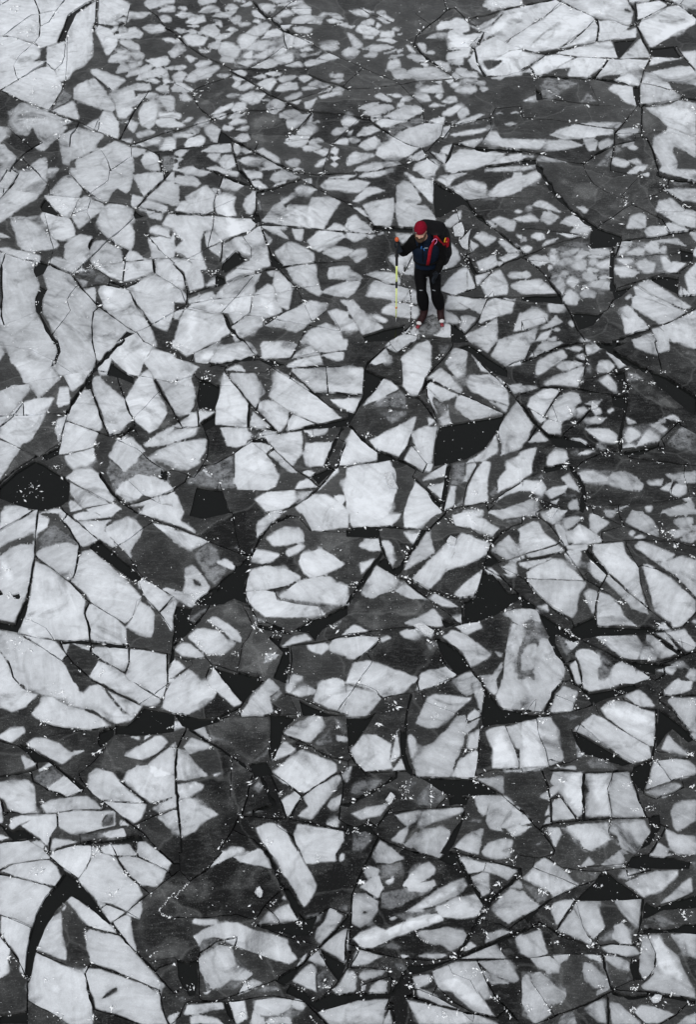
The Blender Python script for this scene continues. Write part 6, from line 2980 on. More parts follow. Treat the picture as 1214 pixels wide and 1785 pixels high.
for bi in range(len(BANDS)):
    row = sorted([k for k in big if band_of[k] == bi], key=lambda k: cen[k, 0])
    for i, k in enumerate(row):
        parts = plate_patches[k]
        wf = sum(p[3] for p in parts if p[0] == WHITE)/pl_area[k]
        nwh = sum(1 for p in parts if p[0] == WHITE and p[3] > 25)
        vi = np.unique(np.concatenate([T[p[1]].ravel() for p in parts])); xy = G0[vi][:, :2]
        ev = np.sqrt(np.maximum(np.linalg.eigvalsh(np.cov(xy.T)), 1e-9)); el = ev[1]/ev[0]
        a = pl_area[k]
        size = 'huge' if a > 30000 else 'large' if a > 9000 else 'medium' if a > 2500 else 'small' if a > 500 else 'tiny'
        shape = 'long narrow' if el > 3.2 else 'elongated' if el > 2.1 else 'broad'
        if wf > .85: look = 'white'
        elif wf > .55: look = 'mostly white'
        elif nwh == 0: look = 'dark clear'
        elif nwh <= 10: look = 'dark'
        else: look = 'dark'
        tail = '' if look in ('white', 'dark clear', 'mostly white') else (' with %s white patch%s' % (NUM[nwh], '' if nwh == 1 else 'es') if nwh <= 10 else ' with many white patches')
        pos = ('leftmost' if i == 0 else 'rightmost' if i == len(row)-1 else ORD[i]+' from left')
        if len(row) == 1: pos = 'alone'
        labels[k] = '%s %s ice plate%s, %s %s' % (size if shape == 'broad' else shape, look, tail, pos, BANDS[bi][1])
for k in big:
    parts = sorted(plate_patches[k], key=lambda p: (p[0] != DARK, -p[3]))
    org = (cg[k, 0], cg[k, 1], 0.0)
    base_cls = DARK if any(p[0] == DARK for p in parts) else max(parts, key=lambda p: p[3])[0]
    base = max((p for p in parts if p[0] == base_cls), key=lambda p: p[3])
    root = link('ice_plate', make_mesh('ice_plate', T[base[1]], base[2], k, org), None, [MAT_ICE]); root.location = org
    if len(labels[k].replace(',', '').split()) > 16: labels[k] = labels[k].replace('long narrow ', 'narrow ')
    tag(root, labels[k], 'ice plate', 'broken plates of lake ice')
    for p in parts:
        if p is base: continue
        link(('clear_ice', 'grey_ice', 'white_ice', '', 'frosted_ice')[p[0]], make_mesh('white_ice', T[p[1]], p[2], k, org), root, [MAT_ICE])
# the smallest splinters, all one lot
sv, sf, sw_, sb, sfr, n0 = [], [], [], [], [], 0
for k, parts in plate_patches.items():
    if k in bigset: continue
    for p in parts:
        me = make_mesh('tmp', T[p[1]], p[2], k, (0, 0, 0))
        v = np.empty(len(me.vertices)*3, np.float32); me.vertices.foreach_get('co', v)
        f = np.empty(len(me.loops), np.int32); me.loops.foreach_get('vertex_index', f)
        aa = np.empty(len(me.vertices), np.float32); me.attributes['white'].data.foreach_get('value', aa)
        sv.append(v.reshape(-1, 3)); sf.append(f.reshape(-1, 3)+n0); sw_.append(aa); n0 += len(aa)
        bpy.data.meshes.remove(me)
if sv:
    me = from_np('ice_splinters', np.vstack(sv), np.vstack(sf)); w_ = np.concatenate(sw_)
    set_attr(me, 'white', w_); set_attr(me, 'bright', w_*0); set_attr(me, 'frost', w_*0); set_attr(me, 'tone', w_*0+.6); set_attr(me, 'core', w_*0+.7)
    tag(link('ice_splinters', me, None, [MAT_ICE]), 'tiny splinters of ice caught between the plates', 'ice', kind='stuff')

# ---- the same broken ice goes on beyond the picture's edges
Ti = T[ice_t]; pk = inv_pl[ice_t]
cu = P[Ti].mean(1); WD = X1-X0
ov, ow = [], []
def lay(sel, du, fv=None):                        # the pattern laid on again, moved sideways (and turned over at the far and near side)
    q = P[Ti[sel]].copy()
    if fv is not None:
        q[..., 1] = 2*fv-q[..., 1]; q[..., 0] += 410.0
        q[..., 0] -= (q[..., 0].mean(1) > X1)[:, None]*WD
    q[..., 0] += du
    keep = (q[..., 0].mean(1) > X0-540) & (q[..., 0].mean(1) < X1+540)
    g = ground(q); g[..., 2] = z0[pk[sel]][:, None]; w_ = white[Ti[sel]]
    if fv is None: g = g[:, ::-1]; w_ = w_[:, ::-1]
    ov.append(g[keep].reshape(-1, 3)); ow.append(w_[keep].ravel())
full = np.ones(len(Ti), bool)
for du in (-WD, WD): lay(full, du)
for du in (-WD, 0, WD):
    lay(cu[:, 1] < 150, du, Y0_); lay(cu[:, 1] > 1330, du, Y1_)
ov = np.vstack(ov); ow = np.concatenate(ow)
me = from_np('outer_ice', ov, np.arange(len(ov)).reshape(-1, 3))
set_attr(me, 'white', ow); set_attr(me, 'bright', ow*0); set_attr(me, 'frost', ow*0); set_attr(me, 'tone', ow*0+.6); set_attr(me, 'core', ow*0+.7)
tag(link('outer_ice_field', me, None, [MAT_ICE]), 'broken lake ice going on beyond the picture', 'ice', kind='stuff')
wm = bpy.data.meshes.new('lake_water'); wm.from_pydata([(-1500, -1500, -.019), (1500, -1500, -.019), (1500, 1500, -.019), (-1500, 1500, -.019)], [], [(0, 1, 2, 3)])
tag(link('lake_water', wm, None, [MAT_WATER]), kind='structure')

# ------------------------------------------------------------------ crumbs of ice along the cracks
cr = np.random.default_rng(5)
centers = P[T].mean(1)
ktri = KDTree(len(T))
for i, c in enumerate(centers): ktri.insert((c[0], c[1], 0), i)
ktri.balance()
spots = []                                        # (u, v, size in chart px)
we_mid = P[wall_edge].mean(1)
dens = np.array([mnoise.noise((p[0]*.016, p[1]*.022, 8.0)) for p in we_mid])
pick = cr.random(len(we_mid)) < (.07+.10*np.clip(1-we_mid[:, 1]/700, 0, 1)+.55*np.clip(dens+.05, 0, 1)**1.2)
for p in we_mid[pick]:
    for _ in range(cr.integers(1, 5)):
        spots.append((p[0]+cr.normal(0, 2.0), p[1]+cr.normal(0, 1.7), cr.lognormal(.12, .6)))
for _ in range(9000):                             # strays lying about on the plates
    u, v = cr.uniform(-8, 1222), cr.uniform(-8, 1792)
    if mnoise.noise((u*.012, v*.016, 2.0)) > cr.uniform(-.55, .5): spots.append((u, v, cr.lognormal(-.45, .6)))
for kind, wid, pts in chart:
    if kind == 'b':
        for _ in range(int(6+wid*2.0)):
            r = wid*.75
            spots.append((pts[0, 0]+cr.normal(0, r*1.15), pts[0, 1]+cr.normal(0, r*.85), cr.lognormal(.15, .6)))
    if kind == 'r':
        q = resample(pts, False, 2.2)
        for c in q: spots.append((c[0]+cr.normal(0, .9), c[1]+cr.normal(0, .8), cr.lognormal(.3, .5)))
spots = np.array(spots)
okm = (spots[:, 0] > -9) & (spots[:, 0] < 1223) & (spots[:, 1] > -9) & (spots[:, 1] < 1794)
spots = spots[okm]
sg = ground(spots[:, :2])
OCT = np.array([(1, 0, 0), (-1, 0, 0), (0, 1, 0), (0, -1, 0), (0, 0, 1), (0, 0, -.6)], float)
OF = np.array([(0, 2, 4), (2, 1, 4), (1, 3, 4), (3, 0, 4), (2, 0, 5), (1, 2, 5), (3, 1, 5), (0, 3, 5)])
cv, cf = [], []
for i, (u, v, s) in enumerate(spots):
    c, t, d = ktri.find((u, v, 0)); k = inv_pl[t]; z = float(plate_z(k, sg[i]))
    s = min(max(s, .36), 4.2)*.52*float(np.hypot(sg[i, 1], CAM_H))/FPX
    L_ = cr.uniform(1.0, 3.4); a = cr.uniform(0, 6.28); tz = cr.uniform(.4, 1.0)
    q = OCT*(1+cr.uniform(-.3, .3, (6, 3)))*(L_, 1.0, tz)*s
    ca, sa = math.cos(a), math.sin(a)
    q = np.stack([q[:, 0]*ca-q[:, 1]*sa, q[:, 0]*sa+q[:, 1]*ca, q[:, 2]], 1)
    cv.append(q+(sg[i, 0], sg[i, 1], z+s*.25)); cf.append(OF+6*i)
me = from_np('ice_crumbs', np.vstack(cv), np.vstack(cf))
tag(link('ice_crumbs', me, None, [MAT_CRUMB]), 'white crumbs of ice strewn along the cracks', 'ice', kind='stuff')

# ------------------------------------------------------------------ shards standing up out of the ice
def shard(px, lift, th, label, tone=.85):
    # px: outline on the chart; lift: height of each corner above the ice
    g = ground(np.array(px, float)); n = len(g)
    c, t, d = ktri.find((np.mean([p[0] for p in px]), np.mean([p[1] for p in px]), 0)); z = float(plate_z(inv_pl[t], g[0]))
    o = g.mean(0)
    bm = bmesh.new()
    top = [bm.verts.new((g[i, 0]-o[0], g[i, 1]-o[1], lift[i]+th)) for i in range(n)]
    bot = [bm.verts.new((g[i, 0]-o[0], g[i, 1]-o[1]+.01, lift[i]-.01)) for i in range(n)]
    bm.faces.new(top); bm.faces.new(bot[::-1])
    for i in range(n): bm.faces.new((top[i], bot[i], bot[(i+1) % n], top[(i+1) % n]))
    bmesh.ops.recalc_face_normals(bm, faces=bm.faces)
    bmesh.ops.subdivide_edges(bm, edges=bm.edges[:], cuts=1, use_grid_fill=True)
    for v in bm.verts: v.co += Vector(cr.normal(0, .004, 3))
    bmesh.ops.triangulate(bm, faces=bm.faces[:])
    me = bpy.data.meshes.new('ice_shard'); bm.to_mesh(me); bm.free()
    ob = link('ice_shard', me, None, [MAT_SHARD]); ob.location = (o[0], o[1], z)
    return tag(ob, label, 'ice shard', 'white shards standing up out of the ice')
def tl(ox, oy, *xy): return [(ox+xy[i]*S_, oy+xy[i+1]*S_) for i in range(0, len(xy), 2)]
shard(tl(607, 298, 732, 420, 790, 402, 812, 440, 800, 470, 745, 462), [.05, .09, .04, .01, .0], .02, 'thin white ice shard tipped up just right of the backpack')
shard(tl(607, 298, 775, 505, 850, 465, 838, 500, 832, 555, 800, 540), [.02, .11, .08, .0, .0], .02, 'pointed white ice shard rising below another, right of the backpack')
shard(tl(607, 893, 455, 812, 512, 803, 595, 850, 580, 878, 520, 850), [.04, .05, .03, .0, .0], .02, 'bright white curved ice shard lying just right of the photo centre line')
shard(tl(607, 596, 255, 945, 300, 930, 330, 1000, 350, 1025, 290, 1030), [.05, .06, .02, .0, .0], .025, 'chunky white ice shard on the big rounded white patch mid picture')
shard(tl(910, 596, 485, 445, 530, 465, 510, 480, 485, 482), [.05, .02, .0, .0], .02, 'small bright triangular ice shard among the patches right of centre')
shard(tl(607, 893, 690, 222, 712, 200, 750, 215, 745, 250, 705, 238), [.02, .05, .04, .0, .0], .02, 'small white ice shard at the tip of a long pale tongue')
shard(tl(910, 893, 165, 25, 215, -5, 250, 0, 215, 45, 185, 40), [.03, .04, .03, .0, .0], .02, 'white ice shard tilted on a square plate at the right side')
shard(tl(303, 1487, 565, 295, 595, 262, 620, 285, 615, 315, 590, 320), [.03, .05, .03, .0, .0], .02, 'lone white ice shard lying on dark ice near the bottom')
shard(tl(910, 1487, 895, 1035, 925, 1012, 968, 1020, 955, 1050, 915, 1055), [.03, .05, .04, .0, .0], .02, 'white lump of ice near the bottom right corner')
shard(tl(607, 1190, 262, 830, 300, 790, 325, 815, 300, 845), [.03, .06, .05, .0], .02, 'narrow white ice shard jutting from the dark rubble above the bottom rows')
# ------------------------------------------------------------------ the skater
FOOT = ground(np.array([750.0, 564.0])); GY = float(FOOT[1])
ICE_Z = float(plate_z(inv_pl[ktri.find((748, 560, 0))[1]], FOOT))
def J(px, py, dy): return upright(px, py, GY+dy)
def K(px, py, z): return Vector(ground(np.array([px, py], float), ICE_Z+z))
def spline(pts, n):                               # Catmull-Rom through (x,y,z,rx,ry) rows
    p = np.array(pts, float); out = []
    q = np.vstack([2*p[0]-p[1], p, 2*p[-1]-p[-2]])
    for i in range(1, len(q)-2):
        for j in range(n):
            t = j/n; a, b, c, d = q[i-1], q[i], q[i+1], q[i+2]
            out.append(.5*((2*b)+(c-a)*t+(2*a-5*b+4*c-d)*t*t+(3*b-a-3*c+d)*t**3))
    out.append(p[-1]); o = np.array(out); o[:, 3:] = np.maximum(o[:, 3:], .002); return o
def loft(bm, pts, side=(1, 0, 0), n=4, seg=14, cap=True, sq=1.0):
    # pts: list of (Vector, rx, ry); rx lies along 'side'
    s = spline([(*v, rx, ry) for v, rx, ry in pts], n)
    rings = []; side = Vector(side)
    for i in range(len(s)):
        c = Vector(s[i, :3]); d = Vector(s[min(i+1, len(s)-1), :3])-Vector(s[max(i-1, 0), :3]); d.normalize()
        x = (side-d*side.dot(d)).normalized(); y = d.cross(x)
        rings.append([bm.verts.new(c+x*(math.copysign(abs(math.cos(a))**sq, math.cos(a))*s[i, 3])+y*(math.copysign(abs(math.sin(a))**sq, math.sin(a))*s[i, 4])) for a in [k*2*math.pi/seg for k in range(seg)]])
    for a, b in zip(rings[:-1], rings[1:]):
        for k in range(seg): bm.faces.new((a[k], a[(k+1) % seg], b[(k+1) % seg], b[k]))
    if cap:
        bm.faces.new(rings[0][::-1]); bm.faces.new(rings[-1])
def blob(bm, c, r, rot=None, seg=20):
    mat = Matrix.Translation(c) @ (rot or Matrix()) @ Matrix.Diagonal((*r, 1))
    bmesh.ops.create_uvsphere(bm, u_segments=seg, v_segments=seg*2//3, radius=1, matrix=mat)
def finish(name, bm, mat, parent, voxel=None, smooth=2, org=None):
    bmesh.ops.recalc_face_normals(bm, faces=bm.faces)
    if org is not None: bmesh.ops.translate(bm, verts=bm.verts, vec=-Vector(org))
    me = bpy.data.meshes.new(name); bm.to_mesh(me); bm.free()
    if voxel:
        t = bpy.data.objects.new('t', me); COL.objects.link(t)
        r = t.modifiers.new('r', 'REMESH'); r.mode = 'VOXEL'; r.voxel_size = voxel
        if smooth:
            sm_ = t.modifiers.new('s', 'SMOOTH'); sm_.factor = .5; sm_.iterations = smooth
        dg = bpy.context.evaluated_depsgraph_get(); me2 = bpy.data.meshes.new_from_object(t.evaluated_get(dg))
        bpy.data.objects.remove(t); me = me2; me.name = name
    for p in me.polygons: p.use_smooth = True
    me.materials.clear()
    return link(name, me, parent, [mat])

M_SKIN = plain('skin', (.50, .29, .22), .55, .35); M_BEARD = cloth('beard_hair', (.050, .032, .020), .8, 400, .9)
M_HAT = cloth('red_wool', (.17, .004, .016), .95, 160, .5); M_NAVY = cloth('navy_shell', (.0026, .0075, .0185), .7, 300, .4)
M_BLACK = cloth('black_shell', (.0022, .0022, .0026), .85, 300, .5); M_PANTS = cloth('black_trousers', (.0018, .0019, .0026), .85, 300, .5)
M_GLOVE = cloth('charcoal_glove', (.010, .013, .018), .75, 300, .5); M_BOOT = cloth('brown_boot', (.020, .009, .010), .6, 200, .6)
M_RED = cloth('red_webbing', (.24, .005, .013), .7, 300, .2); M_STEEL = plain('skate_steel', (.75, .76, .78), .28, .5, .6)
M_WHITE = plain('white_plastic', (.50, .49, .50), .4); M_REDP = plain('red_plastic', (.20, .016, .026), .45)
M_PACK = cloth('black_pack', (.0050, .0050, .0062), .55, 200, .5); M_GREYT = plain('reflective_grey', (.22, .24, .26), .5)
M_GREYT2 = plain('grey_piping', (.035, .037, .040), .5)
M_LIME = plain('lime_pole', (.70, .80, .26), .5); M_ORANGE = plain('orange_knob', (.50, .085, .022), .5); M_BLUE = plain('blue_cord', (.02, .12, .35), .5)
M_YEL = plain('yellow_cord', (.75, .42, .02), .5); M_MAG = plain('pink_carabiner', (.62, .22, .42), .35); M_EYE = plain('eye', (.02, .015, .012), .2)
M_DARKP = plain('dark_grip', (.008, .008, .009), .6)

person = bpy.data.objects.new('person', None); COL.objects.link(person)
PO = Vector((float(FOOT[0]), GY+.12, ICE_Z)); person.location = PO
tag(person, 'bearded skater in red beanie, navy vest and black trousers leaning forward on pole', 'person')
def fin(name, bm, mat, voxel=None, smooth=2, parent=None): return finish(name, bm, mat, parent or person, voxel, smooth, PO)

hipR, hipL = J(734.5, 469, .20), J(755.5, 469, .20)
kneeR, kneeL = J(735.5, 508, .07), J(760.5, 509, .07)
ankR, ankL = K(740.5, 541, .15), K(768.5, 539, .15)
toeR, toeL = K(730.5, 563.5, .07), K(771, 560, .07)
heelR, heelL = ankR+Vector((.012, .05, -.09)), ankL+Vector((.0, .05, -.09))
pel, waist, chest = J(745, 468, .20), J(744.5, 454, .19), J(744, 434, .155)
nb = J(743, 419, .125); neck = J(739.5, 413, .10)
shR, shL = J(724.0, 420.5, .10), J(762.5, 421, .17)
elR, wrR, haR = J(704.5, 438.5, .17), J(696, 433.5, .075), J(692.6, 428.5, .045)
elL, wrL, haL = J(770.5, 449, .17), J(763.5, 473, .09), J(758, 484, .03)
headc = J(734, 404.0, .045)
tors = Vector((.95, .28, 0)).normalized()         # across the shoulders: turned a little to the left of the picture
HEADROT = Matrix.Rotation(R(-14), 4, 'Z') @ Matrix.Rotation(R(10), 4, 'X') @ Matrix.Rotation(R(-5), 4, 'Y')
HS = .80
def H(x, y, z): return headc+(HEADROT @ Vector((x*HS, y*HS, z*HS)))     # face looks along -y

# --- body, one continuous figure
bm = bmesh.new()
loft(bm, [(pel+Vector((0, .01, -.02)), .08, .07), (pel+Vector((0, 0, .04)), .135, .10), (waist, .125, .09), (chest, .155, .105), (nb+Vector((0, 0, -.05)), .14, .08), (nb, .06, .06), (neck, .052, .055), (headc+Vector((0, 0, -.03)), .05, .055)], tors, 4, 20)
for h, k, a, t, he in ((hipR, kneeR, ankR, toeR, heelR), (hipL, kneeL, ankL, toeL, heelL)):
    loft(bm, [(h+Vector((0, 0, .03)), .060, .075), (h.lerp(k, .5), .058, .072), (k, .048, .058), (k.lerp(a, .35), .050, .056), (a, .036, .042)], (1, 0, 0), 4, 14)
    loft(bm, [(he+Vector((0, 0, .02)), .025, .03), (a+Vector((0, 0, -.06)), .030, .036), (t.lerp(a, .35)+Vector((0, 0, -.03)), .024, .016)], (1, 0, 0), 3, 12)
for s, e, w, hnd in ((shR, elR, wrR, haR), (shL, elL, wrL, haL)):
    loft(bm, [(s, .055, .06), (s.lerp(e, .5), .046, .05), (e, .038, .042), (e.lerp(w, .4), .037, .04), (w, .022, .022)], (1, 0, 0), 4, 12)
blob(bm, H(0, 0, .02), (0.0662, 0.0834, 0.0903), HEADROT.to_3x3().to_4x4()); blob(bm, H(0, -.022, -.065), (0.0499, 0.0585, 0.0533), HEADROT)
loft(bm, [(H(0, -.088, .022), 0.0086, 0.0069), (H(0, -.108, -.008), 0.0112, 0.0103), (H(0, -.112, -.026), 0.0146, 0.0112), (H(0, -.095, -.034), 0.0103, 0.0086)], HEADROT @ Vector((1, 0, 0)), 3, 8)
for s in (-1, 1):
    blob(bm, H(s*.040, -.078, -.018), (0.0206, 0.0155, 0.0172), HEADROT); blob(bm, H(s*.032, -.086, .034), (0.0241, 0.0103, 0.0077), HEADROT)
    blob(bm, H(s*.081, .008, .0), (0.0103, 0.0189, 0.0275), HEADROT)
body = fin('body', bm, M_SKIN, .0085, 2)
for s in (-1, 1):
    bm = bmesh.new(); blob(bm, H(s*.031, -.083, .014), (0.0095, 0.0077, 0.0052), HEADROT, 10); fin('eye', bm, M_EYE)
    bm = bmesh.new(); loft(bm, [(H(s*.014, -.097, .036), 0.0034, 0.0043), (H(s*.034, -.097, .041), 0.0034, 0.0052), (H(s*.055, -.084, .034), 0.0026, 0.0034)], (0, 0, 1), 3, 8); fin('eyebrow', bm, M_BEARD)
# beard, hat
bm = bmesh.new()
loft(bm, [(H(-.076, .0, .015), 0.0086, 0.0138), (H(-.070, -.035, -.045), 0.0138, 0.0206), (H(-.040, -.078, -.088), 0.0224, 0.0258), (H(0, -.092, -.104), 0.0292, 0.0292), (H(.040, -.078, -.088), 0.0224, 0.0258), (H(.070, -.035, -.045), 0.0138, 0.0206), (H(.076, .0, .015), 0.0086, 0.0138)], HEADROT @ Vector((0, .3, 1)), 4, 12)
loft(bm, [(H(-.045, -.090, -.055), 0.0069, 0.0086), (H(0, -.112, -.043), 0.0069, 0.0086), (H(.045, -.090, -.055), 0.0069, 0.0086)], (0, 0, 1), 3, 8)
blob(bm, H(0, -.070, -.098), (0.0413, 0.0361, 0.0447), HEADROT)
fin('beard', bm, M_BEARD, .008, 1)
bm = bmesh.new()
loft(bm, [(H(0, .014, .050), 0.0740, 0.0929), (H(0, .014, .085), 0.0748, 0.0920), (H(.0, .018, .128), 0.0679, 0.0808), (H(.0, .022, .160), 0.0499, 0.0568), (H(.0, .026, .184), 0.0258, 0.0275), (H(0, .028, .192), 0.0069, 0.0069)], HEADROT @ Vector((1, 0, 0)), 5, 26)
hat = fin('beanie', bm, M_HAT)
bm = bmesh.new()
loft(bm, [(H(0, .010, .044), 0.0731, 0.0929), (H(0, .010, .050), 0.0778, 0.0976), (H(0, .012, .082), 0.0783, 0.0980), (H(0, .013, .090), 0.0740, 0.0929)], HEADROT @ Vector((1, 0, 0)), 3, 28)
fin('cuff', bm, M_HAT, parent=hat); hat.children[0].location = (0, 0, 0)
bm = bmesh.new(); bmesh.ops.create_cube(bm, size=1, matrix=Matrix.Translation(H(-.045, -.096, .066)) @ HEADROT @ Matrix.Rotation(R(-20), 4, 'Z') @ Matrix.Diagonal((.022, .005, .014, 1)))
fin('hat_label', bm, M_GREYT, parent=hat)
# --- vest over the torso, hem below the waist
bm = bmesh.new()
loft(bm, [(pel+Vector((0, -.005, .035)), .166, .132), (pel+Vector((0, 0, .06)), .168, .134), (waist+Vector((0, 0, .03)), .160, .126), (waist.lerp(chest, .5), .172, .136), (chest, .186, .143), (chest.lerp(nb, .55), .178, .125), (nb+Vector((0, 0, -.015)), .115, .09), (nb+Vector((-.005, -.01, .035)), .074, .078), (neck, .068, .072)], tors, 5, 28)
blob(bm, shR+Vector((.03, 0, -.005)), (.078, .08, .075)); blob(bm, shL+Vector((-.03, 0, -.005)), (.078, .08, .075))
vest = fin('vest', bm, M_NAVY, .012, 3)
bm = bmesh.new()
loft(bm, [(waist+Vector((0, 0, .020)), .168, .134), (waist+Vector((0, 0, .026)), .178, .145), (waist+Vector((0, 0, .050)), .179, .146), (waist+Vector((0, 0, .056)), .170, .136)], tors, 3, 26)
fin('hip_belt', bm, M_BLACK, parent=vest)
def on_front(px, py, dyoff=0.0):                  # a point just proud of the vest's front
    ray_o = Vector((0, 0, CAM_H)); p = upright(px, py, GY); d = (p-ray_o).normalized()
    hit, loc, nor, _ = vest.ray_cast(ray_o-vest.matrix_basis.translation-PO, d)
    return (Vector(loc)+PO+Vector(nor)*(.008+dyoff), Vector(nor)) if hit else (upright(px, py, GY+.02), Vector((0, -1, 0)))
def band(name, pts, width, th, mat, parent):
    bm = bmesh.new(); rows = []
    P3 = [Vector(p) for p, _ in pts]; N3 = [n for _, n in pts]
    for i in range(len(P3)):
        d = (P3[min(i+1, len(P3)-1)]-P3[max(i-1, 0)]).normalized(); s = d.cross(N3[i]).normalized()*width/2; n = N3[i]*th
        rows.append([bm.verts.new(P3[i]-s), bm.verts.new(P3[i]+s), bm.verts.new(P3[i]+s+n), bm.verts.new(P3[i]-s+n)])
    for a, b in zip(rows[:-1], rows[1:]):
        for k in range(4): bm.faces.new((a[k], a[(k+1) % 4], b[(k+1) % 4], b[k]))
    bm.faces.new(rows[0][::-1]); bm.faces.new(rows[-1])
    return bm
bpy.context.view_layer.update()
for px, py, w_, h_ in ((743.5, 432, .045, .012),):
    p, n = on_front(px, py); bm = bmesh.new(); bmesh.ops.create_cube(bm, size=1, matrix=Matrix.Translation(p) @ n.to_track_quat('-Y', 'Z').to_matrix().to_4x4() @ Matrix.Diagonal((w_, .006, h_, 1)))
    fin('chest_badge', bm, M_GREYT, parent=vest)
zp = [on_front(737+.12*i, 422+4.2*i, -.004) for i in range(9)]
fin('zip', band('zip', zp, .010, .006, M_BLACK, vest), M_BLACK, parent=vest)
for a, b in (((735, 428), (735.5, 434)), ((739, 432), (740.5, 437))):
    pts = [on_front(a[0]+(b[0]-a[0])*t, a[1]+(b[1]-a[1])*t) for t in (0, .5, 1)]
    fin('zip_cord', band('c', pts, .012, .008, M_BLUE, vest), M_BLUE, parent=vest)
# --- sleeves
for s, e, w, nm in ((shR, elR, wrR, 'sleeve'), (shL, elL, wrL, 'sleeve')):
    bm = bmesh.new(); i_ = (nb-s).normalized()*.05
    loft(bm, [(s+i_, .080, .085), (s, .083, .086), (s.lerp(e, .35), .071, .074), (s.lerp(e, .75), .064, .068), (e, .061, .066), (e.lerp(w, .3), .060, .062), (e.lerp(w, .7), .052, .055), (w, .043, .046), (w+(w-e).normalized()*.012, .040, .043)], (1, .2, 0), 5, 18)
    fin(nm, bm, M_BLACK, .009, 1)
# --- trousers
bm = bmesh.new()
loft(bm, [(pel+Vector((0, .01, .11)), .148, .115), (pel+Vector((0, .01, .04)), .156, .122), (pel+Vector((0, .01, -.015)), .14, .11), (pel+Vector((0, .02, -.045)), .08, .07)], tors, 4, 24)
for h, k, a, sx in ((hipR, kneeR, ankR, -1), (hipL, kneeL, ankL, 1)):
    up = (k-a).normalized()
    loft(bm, [(h+Vector((sx*.004, 0, .05)), .080, .105), (h.lerp(k, .3)+Vector((sx*.012, 0, 0)), .079, .100), (h.lerp(k, .65)+Vector((sx*.006, 0, 0)), .073, .088), (k+Vector((0, -.004, 0)), .066, .078), (k.lerp(a, .3), .079, .086), (k.lerp(a, .6), .076, .080), (k.lerp(a, .85), .060, .064), (a+up*.035, .055, .060)], (1, 0, 0), 5, 20)
trs = fin('trousers', bm, M_PANTS, .011, 2)
for px, py in ((734.5, 506), (757, 506)):
    ro = Vector((0, 0, CAM_H)); d = (upright(px, py, GY)-ro).normalized(); hit, loc, nor, _ = trs.ray_cast(ro-PO, d)
    if hit:
        bm = bmesh.new(); bmesh.ops.create_cube(bm, size=1, matrix=Matrix.Translation(Vector(loc)+PO+Vector(nor)*.002) @ Vector(nor).to_track_quat('-Y', 'Z').to_matrix().to_4x4() @ Matrix.Diagonal((.042, .006, .010, 1)))
        fin('knee_tab', bm, M_GREYT, parent=trs)
# --- boots on long blades
for a, t, he in ((ankR, toeR, heelR), (ankL, toeL, heelL)):
    bm = bmesh.new(); f = (t-he); f.z = 0; f.normalize(); sd = Vector((f.y, -f.x, 0))
    up = Vector((0, 0, 1))
    loft(bm, [(a+up*.10+f*.005, .052, .056), (a+up*.04, .052, .056), (a-up*.02+f*.01, .050, .060), (a-up*.055+f*.04, .047, .050)], sd, 4, 16)
    loft(bm, [(he-f*.01+up*.01, .020, .020), (he+up*.025, .040, .046), (a-up*.065+f*.05, .046, .052), (t-f*.06+up*.0, .047, .036), (t-f*.012-up*.006, .040, .026), (t+f*.004-up*.01, .020, .014)], sd, 4, 16)
    bt = fin('boot', bm, M_BOOT, .0075, 1)
    bm = bmesh.new()
    loft(bm, [(t-f*.030-up*.004, .040, .028), (t-f*.010-up*.006, .037, .026), (t+f*.010-up*.010, .027, .018), (t+f*.016-up*.012, .010, .008)], sd, 4, 16)
    fin('toe_cap', bm, M_WHITE, parent=bt)
    z_b = ICE_Z
    bm = bmesh.new(); c0 = Vector((he.x, he.y, 0))-f*.05; c1 = Vector((t.x, t.y, 0))+f*.10
    prof = [(c0, .004, .030), (c1, .004, .030), (c1+f*.035, .022, .034)]
    rows = [[bm.verts.new(Vector((p.x, p.y, z_b+zz))+sd*q) for q in (-.004, .004) for zz in (a0, a1)] for p, a0, a1 in prof]
    for ra, rb in zip(rows[:-1], rows[1:]):
        for k1, k2 in ((0, 1), (1, 3), (3, 2), (2, 0)): bm.faces.new((ra[k1], ra[k2], rb[k2], rb[k1]))
    bm.faces.new((rows[0][0], rows[0][1], rows[0][3], rows[0][2])); bm.faces.new((rows[-1][0], rows[-1][2], rows[-1][3], rows[-1][1]))
    bl = fin('skate_blade', bm, M_STEEL, parent=bt)
    for p in bl.data.polygons: p.use_smooth = False
    bm = bmesh.new(); cc = Vector((t.x, t.y, z_b+.034))+f*.018
    bmesh.ops.create_cube(bm, size=1, matrix=Matrix.Translation(cc) @ f.to_track_quat('Y', 'Z').to_matrix().to_4x4() @ Matrix.Diagonal((.042, .085, .022, 1)))
    bmesh.ops.bevel(bm, geom=bm.edges[:], offset=.006, segments=2, affect='EDGES')
    fin('binding', bm, M_REDP, parent=bt)
